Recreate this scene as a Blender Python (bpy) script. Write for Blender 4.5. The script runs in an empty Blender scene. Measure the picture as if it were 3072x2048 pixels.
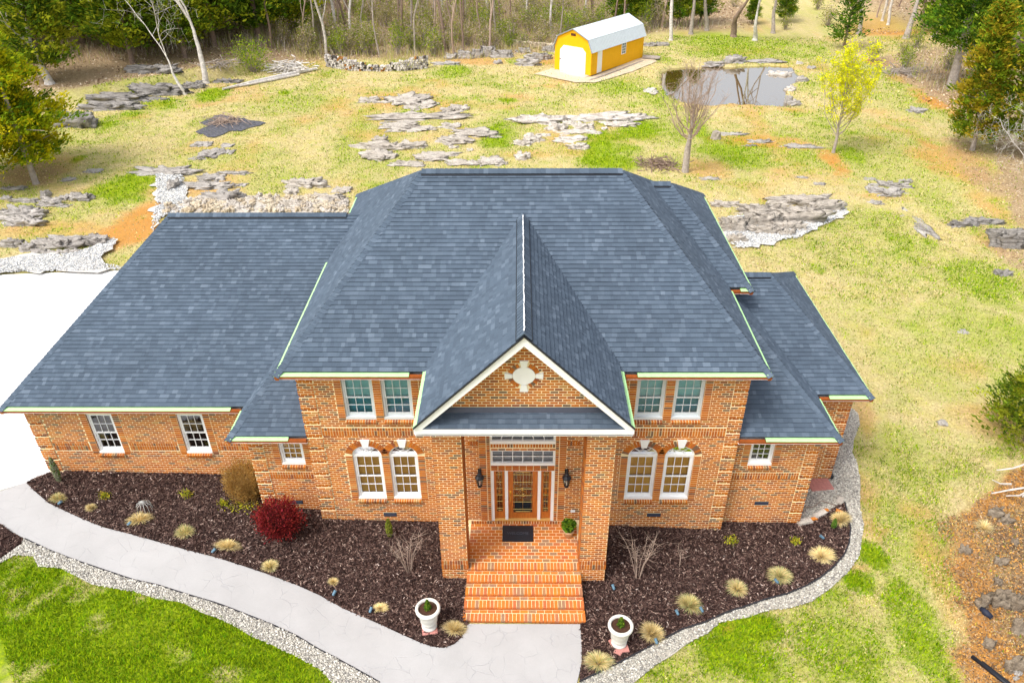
import bpy, math, random
import numpy as np
from mathutils import Vector, Matrix, noise
from mathutils.geometry import delaunay_2d_cdt

sc = bpy.context.scene
COL = sc.collection
PI = math.pi
rng = np.random.default_rng(7)
random.seed(7)

# ------------------------------------------------------------------ camera
CAM = np.array([0.274, -16.724, 17.436])
PITCH, YAW, ROLL = 0.5757, -0.0112, 0.0061
cam = bpy.data.cameras.new('camera'); co = bpy.data.objects.new('camera', cam); COL.objects.link(co)
cam.sensor_width = 36; cam.lens = 26.94; cam.clip_end = 2000; cam.clip_start = 0.1
def _camrot():
    cy, sy, cp, sp, cr, sr = math.cos(YAW), math.sin(YAW), math.cos(PITCH), math.sin(PITCH), math.cos(ROLL), math.sin(ROLL)
    A = np.array([[cy, -sy, 0], [sy, cy, 0], [0, 0, 1]])            # heading
    B = np.array([[1, 0, 0], [0, sp, cp], [0, cp, -sp]])             # rows: right, up, forward
    M = B @ A
    r, u, f = M
    r2 = cr * r - sr * u; u2 = sr * r + cr * u
    return np.array([r2, u2, -f]).T
co.matrix_world = Matrix.Translation(CAM) @ Matrix([list(map(float, r)) for r in _camrot()]).to_4x4()
sc.camera = co

# ------------------------------------------------------------------ sky, sun, exposure (bright overcast)
SUN_EL, SUN_AZ = math.radians(56), math.radians(232)    # azimuth clockwise from +Y: light from the front left
w = bpy.data.worlds.new('World'); sc.world = w; w.use_nodes = True
nt = w.node_tree; nt.nodes.clear()
sky = nt.nodes.new('ShaderNodeTexSky'); sky.sky_type = 'NISHITA'; sky.sun_disc = False
sky.sun_elevation = SUN_EL; sky.sun_rotation = SUN_AZ; sky.air_density = 1.0; sky.dust_density = 4.0; sky.ozone_density = 1.0
hs = nt.nodes.new('ShaderNodeHueSaturation'); hs.inputs['Saturation'].default_value = 0.30     # overcast: the sky is almost grey
bg = nt.nodes.new('ShaderNodeBackground'); bg.inputs[1].default_value = 0.15
wo = nt.nodes.new('ShaderNodeOutputWorld')
nt.links.new(sky.outputs[0], hs.inputs['Color']); nt.links.new(hs.outputs[0], bg.inputs[0]); nt.links.new(bg.outputs[0], wo.inputs[0])
sl = bpy.data.lights.new('sun', 'SUN'); sl.energy = 1.0; sl.angle = math.radians(16); sl.color = (1.0, 0.95, 0.87)
so = bpy.data.objects.new('sun', sl); COL.objects.link(so)
so.location = (-20, -20, 40)
sd = Vector((math.sin(SUN_AZ) * math.cos(SUN_EL), math.cos(SUN_AZ) * math.cos(SUN_EL), math.sin(SUN_EL)))
so.rotation_euler = sd.to_track_quat('Z', 'Y').to_euler()
sc.view_settings.view_transform = 'Standard'; sc.view_settings.look = 'None'
sc.view_settings.gamma = 1.0; sc.view_settings.use_curve_mapping = False
sc.view_settings.exposure = 0.90
sc.cycles.max_bounces = 6; sc.cycles.diffuse_bounces = 3; sc.cycles.glossy_bounces = 3; sc.cycles.transparent_max_bounces = 8
sc.cycles.use_denoising = True

# ------------------------------------------------------------------ object helpers
def link(o, parent=None):
    COL.objects.link(o)
    if parent is not None:
        o.parent = parent
    return o
def tag(o, label=None, cat=None, group=None, kind=None):
    if label: o['label'] = label
    if cat: o['category'] = cat
    if group: o['group'] = group
    if kind: o['kind'] = kind
    return o
def empty(name, loc=(0, 0, 0), rz=0.0):
    o = bpy.data.objects.new(name, None); o.empty_display_size = 0.2
    o.location = loc; o.rotation_euler = (0, 0, rz)
    return link(o)
def npmesh(name, V, F, mat=None, parent=None, attrs=None, smooth=False, loc=None):
    """one mesh object from numpy arrays; F is (m,3) or (m,4)"""
    V = np.asarray(V, np.float32); F = np.asarray(F, np.int32)
    me = bpy.data.meshes.new(name)
    k = F.shape[1]
    me.vertices.add(len(V)); me.vertices.foreach_set('co', V.ravel())
    me.loops.add(F.size); me.loops.foreach_set('vertex_index', F.ravel())
    me.polygons.add(len(F)); me.polygons.foreach_set('loop_start', np.arange(0, F.size, k, dtype=np.int32))
    if smooth: me.polygons.foreach_set('use_smooth', np.ones(len(F), bool))
    me.update(calc_edges=True)
    for an, arr in (attrs or {}).items():
        arr = np.asarray(arr, np.float32)
        if arr.ndim == 1:
            a = me.attributes.new(an, 'FLOAT', 'POINT'); a.data.foreach_set('value', arr)
        else:
            a = me.attributes.new(an, 'FLOAT_COLOR', 'POINT')
            c = np.ones((len(arr), 4), np.float32); c[:, :arr.shape[1]] = arr; a.data.foreach_set('color', c.ravel())
    if mat: me.materials.append(mat)
    o = bpy.data.objects.new(name, me)
    if loc is not None: o.location = loc
    return link(o, parent)
class MB:
    """collects shapes; build() links them as one mesh object"""
    def __init__(s): s.v = []; s.f = []; s.r = []
    def add(s, vs, fs, r=0.0):
        b = len(s.v); s.v += [tuple(map(float, p)) for p in vs]; s.f += [tuple(b + i for i in f) for f in fs]; s.r += [r] * len(vs)
    def obox(s, c, u, v, n, hu, hv, hn, r=0.0, back=True):
        c, u, v, n = map(np.asarray, (c, u, v, n)); P = []
        for k in (-1, 1):
            for a, b in ((-1, -1), (1, -1), (1, 1), (-1, 1)):
                P.append(c + u * hu * a + v * hv * b + n * hn * k)
        F = [(4, 5, 6, 7), (0, 1, 5, 4), (1, 2, 6, 5), (2, 3, 7, 6), (3, 0, 4, 7)]
        if back: F.append((3, 2, 1, 0))
        s.add(P, F, r)
    def box(s, x0, x1, y0, y1, z0, z1, r=0.0):
        s.obox(((x0 + x1) / 2, (y0 + y1) / 2, (z0 + z1) / 2), (1, 0, 0), (0, 1, 0), (0, 0, 1), (x1 - x0) / 2, (y1 - y0) / 2, (z1 - z0) / 2, r)
    def tube(s, pts, rad, n=6, r=0.0, cap=True):
        pts = [np.asarray(p, float) for p in pts]; m = len(pts); V = []
        if not hasattr(rad, '__len__'): rad = [rad] * m
        for i, p in enumerate(pts):
            t = pts[min(i + 1, m - 1)] - pts[max(i - 1, 0)]; t = t / (np.linalg.norm(t) + 1e-9)
            a = np.cross(t, (0, 0, 1) if abs(t[2]) < .9 else (1, 0, 0)); a /= np.linalg.norm(a) + 1e-9; b = np.cross(t, a)
            for k in range(n):
                q = 2 * PI * k / n; V.append(p + (a * math.cos(q) + b * math.sin(q)) * rad[i])
        F = [(i * n + k, i * n + (k + 1) % n, (i + 1) * n + (k + 1) % n, (i + 1) * n + k) for i in range(m - 1) for k in range(n)]
        if cap: F += [tuple(range(n))[::-1], tuple((m - 1) * n + k for k in range(n))]
        s.add(V, F, r)
    def lathe(s, prof, c=(0, 0, 0), n=20, r=0.0):
        V = []; F = []; m = len(prof)
        for rr, z in prof:
            for k in range(n):
                q = 2 * PI * k / n; V.append((c[0] + rr * math.cos(q), c[1] + rr * math.sin(q), c[2] + z))
        for i in range(m - 1):
            for k in range(n): F.append((i * n + k, i * n + (k + 1) % n, (i + 1) * n + (k + 1) % n, (i + 1) * n + k))
        s.add(V, F, r)
    def poly(s, pts, r=0.0): s.add(pts, [tuple(range(len(pts)))], r)
    def build(s, name, mat, parent=None, smooth=False, loc=None):
        me = bpy.data.meshes.new(name)
        V = s.v
        if loc is not None: V = [(a - loc[0], b - loc[1], c - loc[2]) for a, b, c in V]
        me.from_pydata(V, [], s.f)
        a = me.attributes.new('rnd', 'FLOAT', 'POINT'); a.data.foreach_set('value', np.asarray(s.r, np.float32))
        if smooth: me.polygons.foreach_set('use_smooth', np.ones(len(me.polygons), bool))
        if mat: me.materials.append(mat)
        o = bpy.data.objects.new(name, me)
        if loc is not None: o.location = loc
        return link(o, parent)
def copy_tree(root, loc, rz=0.0, s=1.0, label=None):
    c = root.copy(); COL.objects.link(c); c.location = loc; c.rotation_euler = (0, 0, rz); c.scale = (s, s, s) if not hasattr(s, '__len__') else s
    if label: c['label'] = label
    for ch in list(root.children):
        d = ch.copy(); COL.objects.link(d); d.parent = c; d.matrix_parent_inverse = ch.matrix_parent_inverse.copy()
        for g in list(ch.children):
            e = g.copy(); COL.objects.link(e); e.parent = d
    return c
ORD = ['first', 'second', 'third', 'fourth', 'fifth', 'sixth', 'seventh', 'eighth', 'ninth', 'tenth', 'eleventh', 'twelfth', 'thirteenth', 'fourteenth', 'fifteenth', 'sixteenth', 'seventeenth', 'eighteenth', 'nineteenth', 'twentieth', 'twenty-first', 'twenty-second', 'twenty-third', 'twenty-fourth', 'twenty-fifth']

# ------------------------------------------------------------------ numpy noise
_perm = np.random.default_rng(3).random((256, 256)).astype(np.float32)
def vnoise(x, y):
    xi = np.floor(x).astype(int); yi = np.floor(y).astype(int); fx = x - xi; fy = y - yi
    fx = fx * fx * (3 - 2 * fx); fy = fy * fy * (3 - 2 * fy)
    g = lambda a, b: _perm[a & 255, b & 255]
    return (g(xi, yi) * (1 - fx) + g(xi + 1, yi) * fx) * (1 - fy) + (g(xi, yi + 1) * (1 - fx) + g(xi + 1, yi + 1) * fx) * fy
def fbm(x, y, s, o=4):
    t = 0; a = 1; n = 0
    for i in range(o):
        t = t + a * vnoise(x * s + 17.3 * i, y * s + 9.1 * i); n += a; a *= .55; s *= 2.07
    return t / n
def inpoly(x, y, poly):
    x = np.asarray(x); y = np.asarray(y); r = np.zeros(x.shape, bool); n = len(poly)
    for i in range(n):
        x0, y0 = poly[i][:2]; x1, y1 = poly[(i + 1) % n][:2]
        if y0 == y1: continue
        c = ((y0 > y) != (y1 > y)) & (x < (x1 - x0) * (y - y0) / (y1 - y0) + x0)
        r ^= c
    return r

# ------------------------------------------------------------------ materials
class NT:
    def __init__(s, name):
        s.m = bpy.data.materials.new(name); s.m.use_nodes = True; s.t = s.m.node_tree; s.t.nodes.clear()
        s.o = s.n('ShaderNodeOutputMaterial'); s.b = s.n('ShaderNodeBsdfPrincipled'); s.l(s.b.outputs[0], s.o.inputs[0])
    def n(s, t, **k):
        q = s.t.nodes.new(t)
        for a, b in k.items(): setattr(q, a, b)
        return q
    def l(s, a, b): s.t.links.new(a, b)
    def inp(s, sock, v):
        if hasattr(v, 'node'): s.l(v, sock)
        else: sock.default_value = v if not (isinstance(v, tuple) and len(v) == 3) else (*v, 1)
    def noise(s, scale, detail=4, rough=.6, vec=None, dist=0.0):
        q = s.n('ShaderNodeTexNoise'); q.inputs['Scale'].default_value = scale; q.inputs['Detail'].default_value = detail; q.inputs['Roughness'].default_value = rough; q.inputs['Distortion'].default_value = dist
        if vec is not None: s.l(vec, q.inputs['Vector'])
        return q.outputs['Fac']
    def obj(s): return s.n('ShaderNodeTexCoord').outputs['Object']
    def pos(s): return s.n('ShaderNodeNewGeometry').outputs['Position']
    def attr(s, name, col=False): return s.n('ShaderNodeAttribute', attribute_name=name).outputs['Color' if col else 'Fac']
    def ramp(s, fac, stops, interp='LINEAR'):
        q = s.n('ShaderNodeValToRGB'); q.color_ramp.interpolation = interp; e = q.color_ramp.elements
        while len(e) < len(stops): e.new(.5)
        for i, (p, c) in enumerate(stops): e[i].position = p; e[i].color = (*c, 1)
        s.inp(q.inputs[0], fac); return q.outputs[0]
    def math(s, op, a, b=0.0, clamp=False):
        q = s.n('ShaderNodeMath', operation=op, use_clamp=clamp); s.inp(q.inputs[0], a); s.inp(q.inputs[1], b); return q.outputs[0]
    def mix(s, f, a, b, mode='MIX'):
        q = s.n('ShaderNodeMix', data_type='RGBA', blend_type=mode); s.inp(q.inputs[0], f); s.inp(q.inputs[6], a); s.inp(q.inputs[7], b); return q.outputs[2]
    def mapr(s, v, a, b, c=0.0, d=1.0):
        q = s.n('ShaderNodeMapRange'); s.inp(q.inputs[0], v)
        for i, x in enumerate((a, b, c, d)): q.inputs[i + 1].default_value = x
        return q.outputs[0]
    def bump(s, h, st=.3, dist=.02):
        q = s.n('ShaderNodeBump'); q.inputs['Strength'].default_value = st; q.inputs['Distance'].default_value = dist; s.l(h, q.inputs['Height']); s.l(q.outputs[0], s.b.inputs['Normal'])
    def done(s, col, rough=.8, spec=.3, **k):
        s.inp(s.b.inputs['Base Color'], col); s.inp(s.b.inputs['Roughness'], rough); s.b.inputs['Specular IOR Level'].default_value = spec
        for a, v in k.items(): s.inp(s.b.inputs[a], v)
        return s.m
    def hsv(s, col, v=1.0, sat=1.0):
        q = s.n('ShaderNodeHueSaturation'); s.inp(q.inputs['Color'], col); s.inp(q.inputs['Value'], v); s.inp(q.inputs['Saturation'], sat); return q.outputs[0]
def simple(name, col, rough=.6, spec=.4, var=.12, scale=6.0, bump=0.0, metal=0.0):
    t = NT(name); nz = t.noise(scale, 5, .65, t.obj())
    c = t.hsv(col, t.mapr(nz, .3, .7, 1 - var, 1 + var))
    if bump: t.bump(nz, bump, .01)
    return t.done(c, rough, spec, Metallic=metal)
M = {}
def brick_mat(name, stops, stain=.25):
    t = NT(name); r = t.math('FRACT', t.math('ADD', t.attr('rnd'), 0.0))
    c = t.ramp(r, stops, 'LINEAR'); p = t.pos()
    n1 = t.noise(38, 4, .7, p); n2 = t.noise(1.1, 3, .6, p)
    c = t.hsv(c, t.math('MULTIPLY', t.mapr(n1, .3, .7, .78, 1.2), t.mapr(n2, .3, .7, 1 - stain * .5, 1 + stain * .5)))
    t.bump(n1, .5, .006)
    return t.done(c, .85, .25)
OR, RE, DK, TA, PU = (.56, .185, .026), (.43, .115, .020), (.17, .105, .065), (.50, .26, .08), (.29, .085, .034)
M['brick'] = brick_mat('brick', [(0, OR), (.26, (.51, .155, .022)), (.46, RE), (.62, (.50, .15, .022)), (.80, PU), (.89, DK), (.92, (.22, .13, .08)), (.95, TA), (1, OR)])
M['brick_step'] = brick_mat('brick_step', [(0, (.62, .215, .030)), (.3, (.55, .155, .030)), (.55, (.60, .20, .040)), (.80, (.50, .14, .05)), (.92, (.34, .19, .11)), (.96, (.36, .20, .10)), (1, (.58, .19, .03))], .12)
def mortar():
    t = NT('mortar'); p = t.pos(); n = t.noise(30, 4, .7, p); n2 = t.noise(1.5, 3, .5, p)
    c = t.mix(t.mapr(n2, .35, .65), (.88, .73, .42), (.93, .82, .55)); c = t.hsv(c, t.mapr(n, .3, .7, .85, 1.1)); t.bump(n, .4, .005)
    return t.done(c, .95, .1)
M['mortar'] = mortar()
def bricktex():
    t = NT('brick_masonry'); q = t.n('ShaderNodeTexBrick'); q.inputs['Scale'].default_value = 1
    m = t.n('ShaderNodeMapping'); m.inputs['Rotation'].default_value = (PI / 2, 0, PI / 2); t.l(t.obj(), m.inputs[0]); t.l(m.outputs[0], q.inputs['Vector'])
    q.inputs['Color1'].default_value = (*OR, 1); q.inputs['Color2'].default_value = (*PU, 1); q.inputs['Mortar'].default_value = (.7, .58, .38, 1)
    q.inputs['Brick Width'].default_value = .203; q.inputs['Row Height'].default_value = .0794; q.inputs['Mortar Size'].default_value = .006
    return t.done(q.outputs[0], .85, .2)
M['masonry'] = bricktex()
def shingle():
    t = NT('shingle'); p = t.pos(); r = t.attr('rnd')
    c = t.ramp(r, [(0, (.072, .098, .134)), (.4, (.082, .112, .152)), (.75, (.094, .126, .169)), (.93, (.110, .145, .192)), (1, (.130, .168, .218))])
    n = t.noise(70, 4, .8, p); n2 = t.noise(.5, 4, .6, p)
    c = t.hsv(c, t.math('MULTIPLY', t.mapr(n, .25, .75, .70, 1.3), t.mapr(n2, .3, .7, .90, 1.10))); t.bump(n, .6, .004)
    return t.done(c, .9, .25)
M['shingle'] = shingle()
M['felt'] = simple('roof_underlay', (.03, .035, .045), .9, .1)
M['flash'] = simple('dark_flashing', (.035, .04, .06), .35, .5, .2, 3)
M['guard'] = simple('mint_gutter_guard', (.47, .80, .36), .45, .4, .08, 9)
M['gutter'] = simple('copper_brown_gutter', (.33, .085, .018), .4, .5, .2, 5)
M['white'] = simple('white_paint', (.86, .86, .86), .5, .4, .03, 8)
M['whitegrey'] = simple('grey_white_vinyl', (.62, .66, .68), .45, .4, .05, 6)
def wood(name, a, b, sc=14):
    t = NT(name); m = t.n('ShaderNodeMapping'); m.inputs['Scale'].default_value = (sc, sc, 1.2); t.l(t.obj(), m.inputs[0])
    n = t.noise(3, 6, .6, m.outputs[0], .4); return t.done(t.mix(t.mapr(n, .3, .7), a, b), .35, .5)
M['doorwood'] = wood('stained_door_wood', (.36, .085, .012), (.58, .19, .03))
M['sillwood'] = wood('pale_threshold_wood', (.62, .34, .09), (.72, .45, .15))
M['blind'] = wood('wooden_blind', (.80, .36, .015), (.90, .48, .03), 4)
M['blindwhite'] = simple('pale_roller_blind', (.72, .88, .86), .8, .2, .05)
M['brass'] = simple('brass', (.75, .52, .16), .3, .5, .1, 8, 0, 1.0)
M['black'] = simple('black_metal', (.012, .014, .02), .4, .5, .2, 10)
M['vent'] = simple('dark_vent', (.02, .025, .045), .6, .3)
M['curtain'] = simple('teal_curtain', (.16, .40, .54), .8, .2, .2, 3)
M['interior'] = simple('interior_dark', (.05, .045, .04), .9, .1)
def glass(name, tint, refl=.12):
    t = NT(name); t.t.nodes.remove(t.b)
    tr = t.n('ShaderNodeBsdfTransparent'); tr.inputs[0].default_value = (*tint, 1); gl = t.n('ShaderNodeBsdfGlossy'); gl.inputs['Roughness'].default_value = .02; gl.inputs[0].default_value = (.95, .97, 1, 1)
    fr = t.n('ShaderNodeFresnel'); fr.inputs[0].default_value = 1.5
    mx = t.n('ShaderNodeMixShader'); t.l(t.math('ADD', fr.outputs[0], refl, True), mx.inputs[0]); t.l(tr.outputs[0], mx.inputs[1]); t.l(gl.outputs[0], mx.inputs[2]); t.l(mx.outputs[0], t.o.inputs[0])
    return t.m
M['glass'] = glass('window_glass', (.88, .92, .90), .03)
M['glassblue'] = glass('blue_window_glass', (.62, .82, .88), .05)
M['glassdark'] = glass('door_glass', (.45, .42, .40), .12)
def concrete(name, a, b, crack=False):
    t = NT(name); p = t.pos(); n = t.noise(.9, 5, .6, p); n2 = t.noise(45, 3, .7, p)
    c = t.mix(t.mapr(n, .3, .7), a, b); c = t.hsv(c, t.mapr(n2, .3, .7, .95, 1.04))
    if crack:
        v = t.n('ShaderNodeTexVoronoi', feature='DISTANCE_TO_EDGE'); v.inputs['Scale'].default_value = 2.3
        m = t.n('ShaderNodeMapping'); m.inputs['Scale'].default_value = (1, 1, 0); t.l(p, m.inputs[0])
        wv = t.n('ShaderNodeMix', data_type='VECTOR'); wv.inputs[0].default_value = .12; t.l(m.outputs[0], wv.inputs[4]); nn = t.n('ShaderNodeTexNoise'); nn.inputs['Scale'].default_value = 3; t.l(p, nn.inputs['Vector']); t.l(nn.outputs['Color'], wv.inputs[5])
        t.l(wv.outputs[1], v.inputs['Vector'])
        e = t.mapr(v.outputs['Distance'], .0, .022, 1, 0); e = t.math('MULTIPLY', e, t.mapr(t.noise(1.7, 3, .6, p), .42, .62), True)
        c = t.mix(t.math('MULTIPLY', e, .45), c, (.30, .30, .32))
        t.bump(t.math('SUBTRACT', 1.0, e), .5, .01)
    else:
        t.bump(n2, .2, .004)
    return t.done(c, .8, .3)
M['drive'] = concrete('driveway_concrete', (.76, .76, .75), (.86, .86, .85))
M['walk'] = concrete('stamped_concrete', (.395, .388, .385), (.455, .448, .445), True)
def rnd_mat(name, stops, rough=.9, spec=.2, sc=25, var=.2, trans=0.0):
    t = NT(name); c = t.ramp(t.attr('rnd'), stops); n = t.noise(sc, 3, .6, t.pos()); c = t.hsv(c, t.mapr(n, .3, .7, 1 - var, 1 + var))
    if trans: t.b.inputs['Subsurface Weight'].default_value = 0
    m = t.done(c, rough, spec)
    if trans:
        tl = t.n('ShaderNodeBsdfTranslucent'); t.l(c, tl.inputs[0]); mx = t.n('ShaderNodeMixShader'); mx.inputs[0].default_value = trans
        t.l(t.b.outputs[0], mx.inputs[1]); t.l(tl.outputs[0], mx.inputs[2]); t.l(mx.outputs[0], t.o.inputs[0])
    return m
M['chip'] = rnd_mat('mulch_chips', [(0, (.022, .013, .012)), (.4, (.058, .032, .027)), (.75, (.115, .068, .056)), (.92, (.21, .135, .11)), (.98, (.36, .26, .21)), (1, (.55, .45, .40))])
M['mulch'] = simple('mulch', (.035, .018, .015), .95, .1, .5, 20, .8)
M['pebble'] = rnd_mat('white_pebbles', [(0, (.22, .21, .20)), (.3, (.40, .38, .33)), (.7, (.58, .55, .48)), (1, (.80, .77, .70))], .7, .3)
M['pebbleblue'] = rnd_mat('grey_gravel', [(0, (.34, .35, .36)), (.5, (.56, .57, .58)), (1, (.84, .83, .81))], .8, .25)
M['gravelbed'] = simple('gravel_bed', (.50, .46, .40), .95, .1, .35, 30, .8)
M['gravelgrey'] = simple('grey_gravel_bed', (.58, .56, .52), .95, .1, .35, 25, .8)
def ground():
    t = NT('ground_cover'); p = t.pos(); a = t.n('ShaderNodeAttribute', attribute_name='cover'); sp = t.n('ShaderNodeSeparateColor'); t.l(a.outputs['Color'], sp.inputs[0])
    n1 = t.noise(1.7, 5, .65, p); n2 = t.noise(9, 4, .7, p); n3 = t.noise(55, 3, .7, p)
    straw = t.mix(t.mapr(n2, .3, .7), (.47, .36, .16), (.72, .61, .34)); straw = t.mix(t.mapr(n1, .45, .75), straw, (.56, .48, .15))
    green = t.mix(t.mapr(n2, .3, .7), (.14, .26, .006), (.37, .44, .016))
    soil = t.mix(t.mapr(n2, .3, .7), (.50, .19, .03), (.62, .31, .08)); litter = t.mix(t.mapr(n2, .3, .7), (.28, .18, .10), (.52, .38, .25)); sy = t.n('ShaderNodeSeparateXYZ'); t.l(p, sy.inputs[0]); litter = t.mix(t.mapr(sy.outputs[1], 5, 12, .8, 0), litter, t.mix(t.mapr(n2, .3, .7), (.11, .065, .035), (.27, .16, .085)))
    c = t.mix(t.math('ADD', sp.outputs[0], t.mapr(n2, .2, .8, -.2, .2), True), straw, green)
    c = t.mix(t.math('MULTIPLY', sp.outputs[1], t.mapr(n2, .25, .55, .5, 1.1), True), c, soil)
    c = t.mix(sp.outputs[2], c, litter)
    c = t.hsv(c, t.math('MULTIPLY', t.mapr(n3, .25, .75, .62, 1.28), t.mapr(n2, .3, .7, .84, 1.12))); t.bump(t.math('ADD', n3, n2), .7, .03)
    return t.done(c, .95, .1)
M['ground'] = ground()
def colattr(name, trans=.25, var=.2):
    t = NT(name); c = t.attr('col', True); n = t.noise(3, 3, .6, t.pos()); c = t.hsv(c, t.mapr(n, .3, .7, 1 - var, 1 + var)); t.done(c, .85, .15)
    tl = t.n('ShaderNodeBsdfTranslucent'); t.l(c, tl.inputs[0]); mx = t.n('ShaderNodeMixShader'); mx.inputs[0].default_value = trans
    t.l(t.b.outputs[0], mx.inputs[1]); t.l(tl.outputs[0], mx.inputs[2]); t.l(mx.outputs[0], t.o.inputs[0]); return t.m
M['blade'] = colattr('grass_blades', .3)
M['leaf'] = colattr('foliage', .42, .25)
M['twig'] = colattr('twigs', 0.0, .15)
def rock(name, a, b, d, band=.5):
    t = NT(name); p = t.pos(); n1 = t.noise(1.3, 6, .65, p); n2 = t.noise(14, 5, .7, p)
    m = t.n('ShaderNodeMapping'); m.inputs['Scale'].default_value = (.6, .6, 9); t.l(p, m.inputs[0]); n3 = t.noise(1.6, 5, .7, m.outputs[0], .5)
    c = t.mix(t.mapr(n1, .35, .65), a, b); c = t.mix(t.math('MULTIPLY', t.mapr(n3, .5, .68), band), c, d); c = t.mix(t.mapr(n2, .62, .75, 0, .7), c, d)
    c = t.hsv(c, t.mapr(n2, .3, .7, .8, 1.15)); t.bump(t.math('ADD', n2, n3), .9, .06)
    return t.done(c, .9, .2)
M['rock_pale'] = rock('pale_limestone', (.62, .56, .49), (.45, .40, .34), (.13, .105, .085), .9)
M['rock_grey'] = rock('grey_limestone', (.54, .50, .46), (.37, .34, .31), (.10, .085, .072), .9)
M['rock_dark'] = rock('dark_limestone', (.38, .355, .33), (.25, .23, .21), (.055, .048, .042), .95)
M['rock_white'] = rock('whitish_limestone', (.74, .68, .61), (.55, .49, .42), (.22, .17, .13), .8)
M['rock_brown'] = rock('brown_stone', (.34, .28, .21), (.26, .20, .14), (.07, .05, .035), .8)
M['rock_rubble'] = rock('buff_rubble', (.72, .64, .50), (.58, .47, .33), (.28, .18, .10), .4)
M['bark_pale'] = simple('pale_bark', (.60, .56, .52), .9, .15, .35, 5, .6)
M['bark_grey'] = simple('grey_bark', (.36, .31, .27), .9, .15, .35, 5, .6)
M['bark_brown'] = simple('brown_bark', (.24, .17, .13), .9, .15, .35, 6, .7)
M['bark_red'] = simple('reddish_bark', (.40, .30, .24), .9, .15, .3, 6, .5)
def water():
    t = NT('pond_water'); n = t.noise(1.2, 2, .5, t.pos()); t.bump(n, .02, .02)
    return t.done((.10, .06, .012), .015, .5, IOR=7.0)
M['water'] = water()
# ------------------------------------------------------------------ site survey: plan coordinates in metres
S_WALK_UP = [(-15.39, 1.14), (-14.89, 0.74), (-14.24, 0.27), (-13.57, -0.05), (-12.87, -0.37), (-12.11, -0.68), (-11.21, -0.92), (-10.31, -1.19), (-9.38, -1.47), (-8.44, -1.72), (-7.55, -2.01), (-6.73, -2.26), (-5.91, -2.55), (-5.24, -2.83), (-4.69, -3.13), (-4.57, -3.21), (-4.05, -3.44), (-3.44, -3.71), (-2.85, -4.0), (-2.35, -4.23), (-1.99, -4.36), (-1.68, -4.39), (-1.42, -4.28), (-1.24, -4.07), (-1.15, -3.85), (-1.11, -3.65)]
S_WALK_LOW = [(-15.26, -0.58), (-14.73, -0.9), (-14.19, -1.17), (-13.29, -1.57), (-12.4, -1.91), (-11.39, -2.25), (-10.43, -2.57), (-9.7, -2.73), (-8.82, -3.01), (-7.93, -3.27), (-7.04, -3.58), (-6.18, -3.88), (-5.53, -4.15), (-4.87, -4.51), (-4.36, -4.76), (-4.26, -4.82), (-3.84, -5.04), (-3.43, -5.26), (-3.19, -5.39)]
S_WALK_RIGHT = [(1.91, -3.59), (1.91, -4.14), (1.88, -4.67), (1.8, -5.01), (1.72, -5.29)]
S_LAWN_EDGE = [(-14.41, -2.09), (-14.15, -1.79), (-13.59, -1.8), (-13.27, -2.17), (-12.67, -2.21), (-12.04, -2.48), (-11.5, -2.75), (-11.05, -2.84), (-10.26, -2.97), (-9.58, -3.15), (-8.71, -3.32), (-8.01, -3.63), (-7.29, -3.92), (-6.66, -4.24), (-6.01, -4.5), (-5.38, -4.75), (-4.75, -5.06), (-4.38, -5.41)]
S_MULCH_L_FAR = [(-14.48, -1.96), (-14.17, -1.37), (-14.18, -1.18)]
S_DRIVE_FRONT = [(-16.05, 0.8), (-15.41, 1.17), (-15.21, 1.39), (-14.93, 1.64)]
S_DRIVE_BACK = [(-24.53, 15.51), (-18.97, 16.1)]
S_MULCH_R_EDGE = [(10.73, 1.2), (10.65, 0.71), (10.52, 0.09), (10.25, -0.52), (9.93, -0.98), (9.47, -1.43), (8.96, -1.81), (8.47, -2.11), (7.83, -2.4), (7.19, -2.59), (6.59, -2.83), (6.0, -3.05), (5.31, -3.41), (4.66, -3.65), (4.03, -4.02), (3.39, -4.4), (2.76, -4.77), (2.17, -5.08), (1.78, -5.28)]
S_GRAV_R_EDGE = [(12.72, 6.27), (12.86, 5.82), (12.72, 5.21), (12.19, 4.37), (11.84, 3.68), (11.85, 3.22), (11.65, 2.34), (11.14, 0.97), (11.02, 0.33), (10.68, -0.4), (10.4, -0.98), (9.85, -1.59), (9.19, -2.12), (8.53, -2.59), (7.78, -2.86), (7.09, -2.97), (6.47, -3.18), (5.72, -3.4), (5.24, -3.79), (4.57, -4.13), (4.15, -4.46), (3.67, -4.82), (3.13, -5.25)]
S_MULCH_R_TOP = [(8.95, 0.3), (9.38, 0.33), (9.97, 0.71), (10.55, 1.17)]
S_GRAVEL_DRIVE = [(-25.35, 16.94), (-24.0, 17.31), (-22.01, 17.69), (-21.17, 18.6), (-20.76, 19.48), (-20.35, 18.71), (-20.5, 17.99), (-20.3, 16.71), (-19.02, 16.24), (-18.94, 15.95), (-24.54, 15.52)]
S_GRAVEL_PATH = [(-22.31, 28.69), (-21.84, 29.38), (-21.07, 29.54), (-20.31, 28.08), (-19.37, 25.85), (-18.47, 23.12), (-19.22, 22.67), (-19.32, 21.63), (-19.31, 20.52), (-19.95, 22.44), (-20.65, 24.64)]
S_RUBBLE = [(-19.96, 23.64), (-19.28, 24.3), (-17.77, 24.89), (-16.57, 25.48), (-15.32, 25.39), (-12.98, 25.12), (-9.75, 24.97), (-9.39, 23.06), (-19.35, 22.72)]
S_GRAVEL_BACK = [(17.67, 23.92), (18.96, 24.69), (18.99, 24.16), (18.23, 23.11), (16.96, 22.02), (15.97, 21.23), (15.04, 20.28), (13.52, 19.89), (12.09, 19.15), (11.3, 19.05), (11.22, 20.38), (11.39, 21.89), (11.91, 23.09)]
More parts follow.
